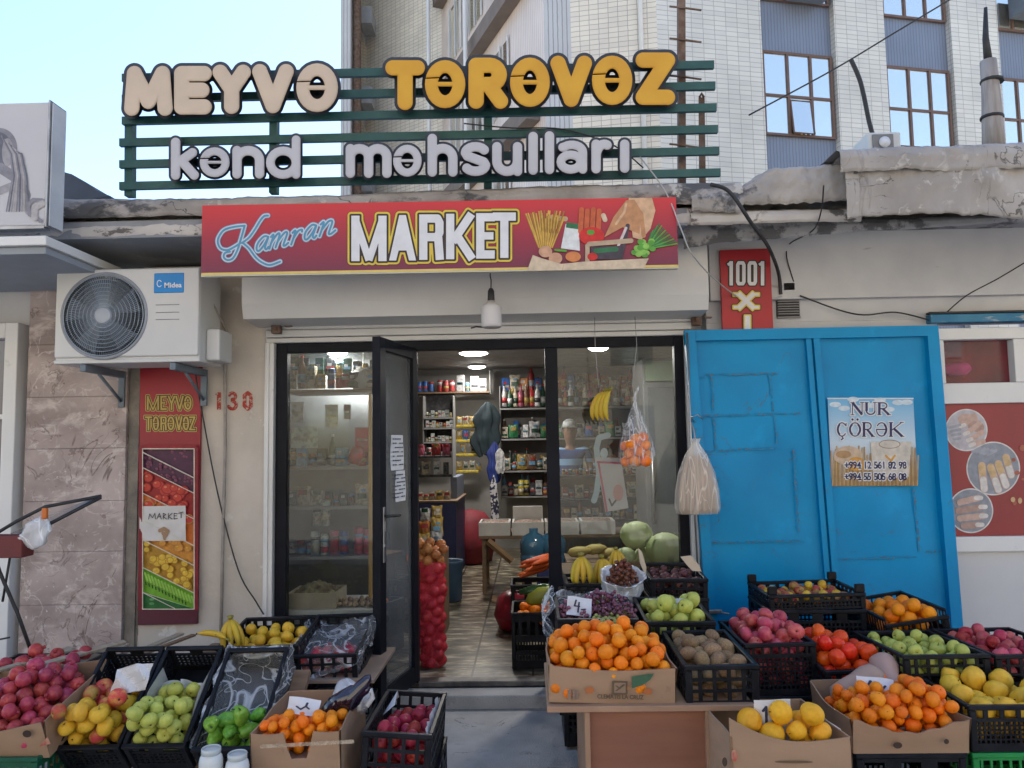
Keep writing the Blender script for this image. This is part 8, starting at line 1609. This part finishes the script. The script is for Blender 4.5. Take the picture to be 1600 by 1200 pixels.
for s,mi in ((poly([(934,722),(972,724)],1.6),0),(poly([(935,722),(948,798)],1.6),0),([('e',966,770,8,13)],1),(poly([(952,780),(956,790),(962,782)],1.4),2),([('e',944,708,6,8)],3)): shape(mb,s,P,.058-.0004*mi,None,mi,0,(),.4)
W(mb,'print',[flat((.55,.12,.18)),flat((.60,.30,.28)),flat((.08,.06,.07)),flat((.5,.6,.66))],t)  # pale blue ellipse paints a reflection, the rest is advert print
mb=MB(); shape(mb,poly([(950,680),(936,684),(932,700),(936,740),(932,770),(928,782)],4.5),P,.062,.064,0,0,(),.5); tagw(mb,'reflection_shape',flat((.40,.50,.56)),'curved pale blue sticker left of the pink advert in the window','sticker')  # flat pale blue shape paints a reflection in the pane
# added person inside, standing in for a capped figure reflected in the glass
shelf(874,1000,[742,778,812],3.9,.35,'dark low display rack hiding the lower half of the person',mat=gm('black'),name='display_rack',sides=False)
mb=MB(); a=P(874,745,4.25); b=P(1000,745,4.25); mb.bbox(a.x,b.x,4.26,4.28,gz,a.z,b=.002,seg=1); tagw(mb,'rack_backboard',mk('dark_shelf_back',(.09,.08,.075)),'dark board standing behind the low display rack','board')
row(878,1000,742,3.98,[('can','gold'),('can','red'),('jar','black')],'on the top of the low display rack',.55,90)
row(878,1000,778,3.98,[('carton','brown'),('jar','cream'),('bag','cream'),('can','red')],'on the middle board of the low display rack',.8,91)
row(878,1000,812,3.98,[('bag','brown'),('carton','cream'),('bottle','brown')],'on the bottom board of the low display rack',.75,92)
pc=P(891,700,4.6); px_,py_=pc.x,4.6
pers=TH('person','person in a white cap and blue striped shirt standing at the back of the shop','person',(px_,py_,gz))
H_=P(888,658,4.6).z-gz; 
def skinned(name,nodes,edges,mat,parent,sub=1):
    me=bpy.data.meshes.new(name); me.from_pydata([n[0] for n in nodes],edges,[]); o=bpy.data.objects.new(name,me); COL.objects.link(o); sk2=o.modifiers.new('s','SKIN')
    for i,n_ in enumerate(nodes): v=me.skin_vertices[0].data[i]; v.radius=(n_[1],n_[1]*(n_[2] if len(n_)>2 else 1)); v.use_root=(i==0)
    ss=o.modifiers.new('u','SUBSURF'); ss.levels=sub; ss.render_levels=sub; dg=bpy.context.evaluated_depsgraph_get(); m2=bpy.data.meshes.new_from_object(o.evaluated_get(dg)); bpy.data.objects.remove(o)
    o=bpy.data.objects.new(name,m2); COL.objects.link(o); m2.materials.clear(); m2.materials.append(mat); o.parent=parent
    for p in m2.polygons: p.use_smooth=True
    return o
u_=H_/7.5; skin_=mk('skin',(.24,.13,.08),(.19,.10,.065),rough=.5); V=lambda x,y,z:(x*u_,y*u_,z*u_)
body=[(V(0,0,3.9),.55*u_,.8),(V(0,0,4.6),.5*u_,.8),(V(0,0,5.5),.68*u_,.65),(V(0,0,5.95),.34*u_,.7),(V(0,-.0,6.22),.18*u_),(V(0,-.05,6.62),.34*u_,1.1),(V(0,-.03,7.18),.40*u_,1.1),(V(0,0,7.42),.2*u_),
 (V(.85,0,6.0),.24*u_),(V(1.05,-.1,4.9),.17*u_),(V(.95,-.7,4.2),.12*u_),(V(.93,-.95,4.1),.10*u_),(V(-.85,0,6.0),.24*u_),(V(-1.05,-.1,4.9),.17*u_),(V(-.95,-.7,4.2),.12*u_),(V(-.93,-.95,4.1),.10*u_),
 (V(.35,0,3.5),.36*u_),(V(.4,0,2.0),.24*u_),(V(.4,.05,.3),.15*u_),(V(.42,-.45,.1),.13*u_),(V(-.35,0,3.5),.36*u_),(V(-.4,0,2.0),.24*u_),(V(-.4,.05,.3),.15*u_),(V(-.42,-.45,.1),.13*u_)]
be=[(0,1),(1,2),(2,3),(3,4),(4,5),(5,6),(6,7),(2,8),(8,9),(9,10),(10,11),(2,12),(12,13),(13,14),(14,15),(0,16),(16,17),(17,18),(18,19),(0,20),(20,21),(21,22),(22,23)]
skinned('body',body,be,skin_,pers,2)
shm=mk('shirt_blue',(.02,.05,.14),(.03,.07,.18)); 
def stripe(m):
    n=m.node_tree.nodes; l=m.node_tree.links; tc=n.new('ShaderNodeTexCoord'); wv=n.new('ShaderNodeTexWave'); wv.bands_direction='Z'; wv.inputs['Scale'].default_value=1.6; l.new(tc.outputs['Object'],wv.inputs['Vector']); cr=n.new('ShaderNodeValToRGB'); cr.color_ramp.elements[0].position=.62; cr.color_ramp.elements[0].color=(.02,.06,.20,1); cr.color_ramp.elements[1].position=.70; cr.color_ramp.elements[1].color=(.25,.45,.7,1); l.new(wv.outputs['Fac'],cr.inputs[0]); l.new(cr.outputs[0],n['Principled BSDF'].inputs['Base Color'])
stripe(shm)
sh_n=[(V(0,0,3.8),.60*u_,.82),(V(0,0,4.6),.56*u_,.82),(V(0,0,5.5),.74*u_,.68),(V(0,0,6.08),.42*u_,.75),(V(.85,0,6.0),.29*u_),(V(1.02,-.05,5.2),.24*u_),(V(-.85,0,6.0),.29*u_),(V(-1.02,-.05,5.2),.24*u_)]
skinned('shirt',sh_n,[(0,1),(1,2),(2,3),(2,4),(4,5),(2,6),(6,7)],shm,pers,2)
tr_n=[(V(0,0,3.8),.6*u_,.8),(V(.36,0,3.4),.42*u_),(V(.4,0,2.0),.30*u_),(V(.4,.05,.5),.24*u_),(V(-.36,0,3.4),.42*u_),(V(-.4,0,2.0),.30*u_),(V(-.4,.05,.5),.24*u_)]
skinned('trousers',tr_n,[(0,1),(1,2),(2,3),(0,4),(4,5),(5,6)],gm('black'),pers,2)
mb=MB(); mb.lathe([(.20*u_,-.42*u_),(.36*u_,-.30*u_),(.41*u_,0),(.38*u_,.1*u_)],18,Matrix.Translation(V(0,.10,7.12))); mb.obj('hair',gm('black'),pers)
mb=MB(); Mh=Matrix.Translation(V(0,-.02,7.15)); mb.lathe([(.40*u_,0),(.41*u_,.12*u_),(.34*u_,.32*u_),(.18*u_,.44*u_),(.01,.47*u_)],20,Mh); mb.bbox(-.27*u_,.27*u_,-.75*u_,-.3*u_,-.0,.05*u_,b=.01,M=Mh); mb.obj('cap',gm('white'),pers)
mb=MB(); mb.lathe([(.001,-.10*u_),(.05*u_,-.08*u_),(.035*u_,.05*u_),(.01*u_,.1*u_)],8,Matrix.Translation(V(0,-.42,6.92))); 
for s in (-1,1): mb.lathe([(.001,-.04*u_),(.05*u_,0),(.001,.04*u_)],8,Matrix.Translation(V(s*.13,-.36,7.0)),mi=1); mb.lathe([(.001,-.1*u_),(.05*u_,0),(.001,.1*u_)],8,Matrix.Translation(V(s*.36,0,6.95)))
mb.tube([V(-.12,-.37,6.72),V(0,-.40,6.70),V(.12,-.37,6.72)],.02*u_,6,mi=2); mb.obj('face_features',[skin_,gm('black'),mk('lip',(.3,.12,.1))],pers)
for s in (-1,1):     # hands with separate fingers
    mb=MB(); h0=Vector(V(s*.93,-1.0,4.08)); mb.bbox(-.09*u_,.09*u_,-.2*u_,.05*u_,-.05*u_,.05*u_,b=.03*u_,M=Matrix.Translation(h0))
    for k in range(4): x=(-.07+.047*k)*u_; L0=(.26,.32,.30,.22)[k]*u_; mb.tube([h0+Vector((x,-.18*u_,0)),h0+Vector((x,-.18*u_-L0*.5,-.02*u_)),h0+Vector((x,-.18*u_-L0*.85,-.12*u_))],[.024*u_,.022*u_,.017*u_],6)
    mb.tube([h0+Vector((-s*.08*u_,-.03*u_,0)),h0+Vector((-s*.16*u_,-.12*u_,-.01*u_)),h0+Vector((-s*.17*u_,-.22*u_,-.04*u_))],[.03*u_,.026*u_,.02*u_],6); mb.obj('hand',skin_,pers)

# ======================= drop produce that nothing can see (buried in the heaps) =======================
bpy.context.view_layer.update(); dg=bpy.context.evaluated_depsgraph_get()
def seethrough(o): return any(m and any(n.type=='BSDF_TRANSPARENT' for n in m.node_tree.nodes) for m in o.data.materials) if o.type=='MESH' else False
ST={}
def sees(o,org):
    c=o.matrix_world.translation; s=o.matrix_world.to_scale().x
    d=(c-org).normalized(); a=d.cross(Vector((0,0,1))).normalized(); b=a.cross(d)
    for u,v in ((0,0),(.75,0),(-.75,0),(0,.75),(0,-.75),(.55,.55),(-.55,.55),(.55,-.55),(-.55,-.55),(.9,.3),(-.9,.3),(.3,.9),(-.3,.9)):
        tgt=c+a*u*s+b*v*s; dr=(tgt-org).normalized(); p=org
        for k in range(12):
            hit,loc,nr,ix,ob,mt=S.ray_cast(dg,p,dr)
            if not hit: break
            if ob.original==o or ob.name==o.name: return True
            if ob.name not in ST: ST[ob.name]=seethrough(ob)
            if not ST[ob.name]: break
            p=loc+dr*.0008
    return False
views=[CAML,CAML+Vector((.5,.1,.1)),CAML+Vector((-.5,.1,.1))]
dead=[o for o in PROD if not any(sees(o,v) for v in views)]
for o in PROD:
    if 'spot' in o: o['label']=o['label']+', '+o['spot']; del o['spot']
for o in dead: bpy.data.objects.remove(o)
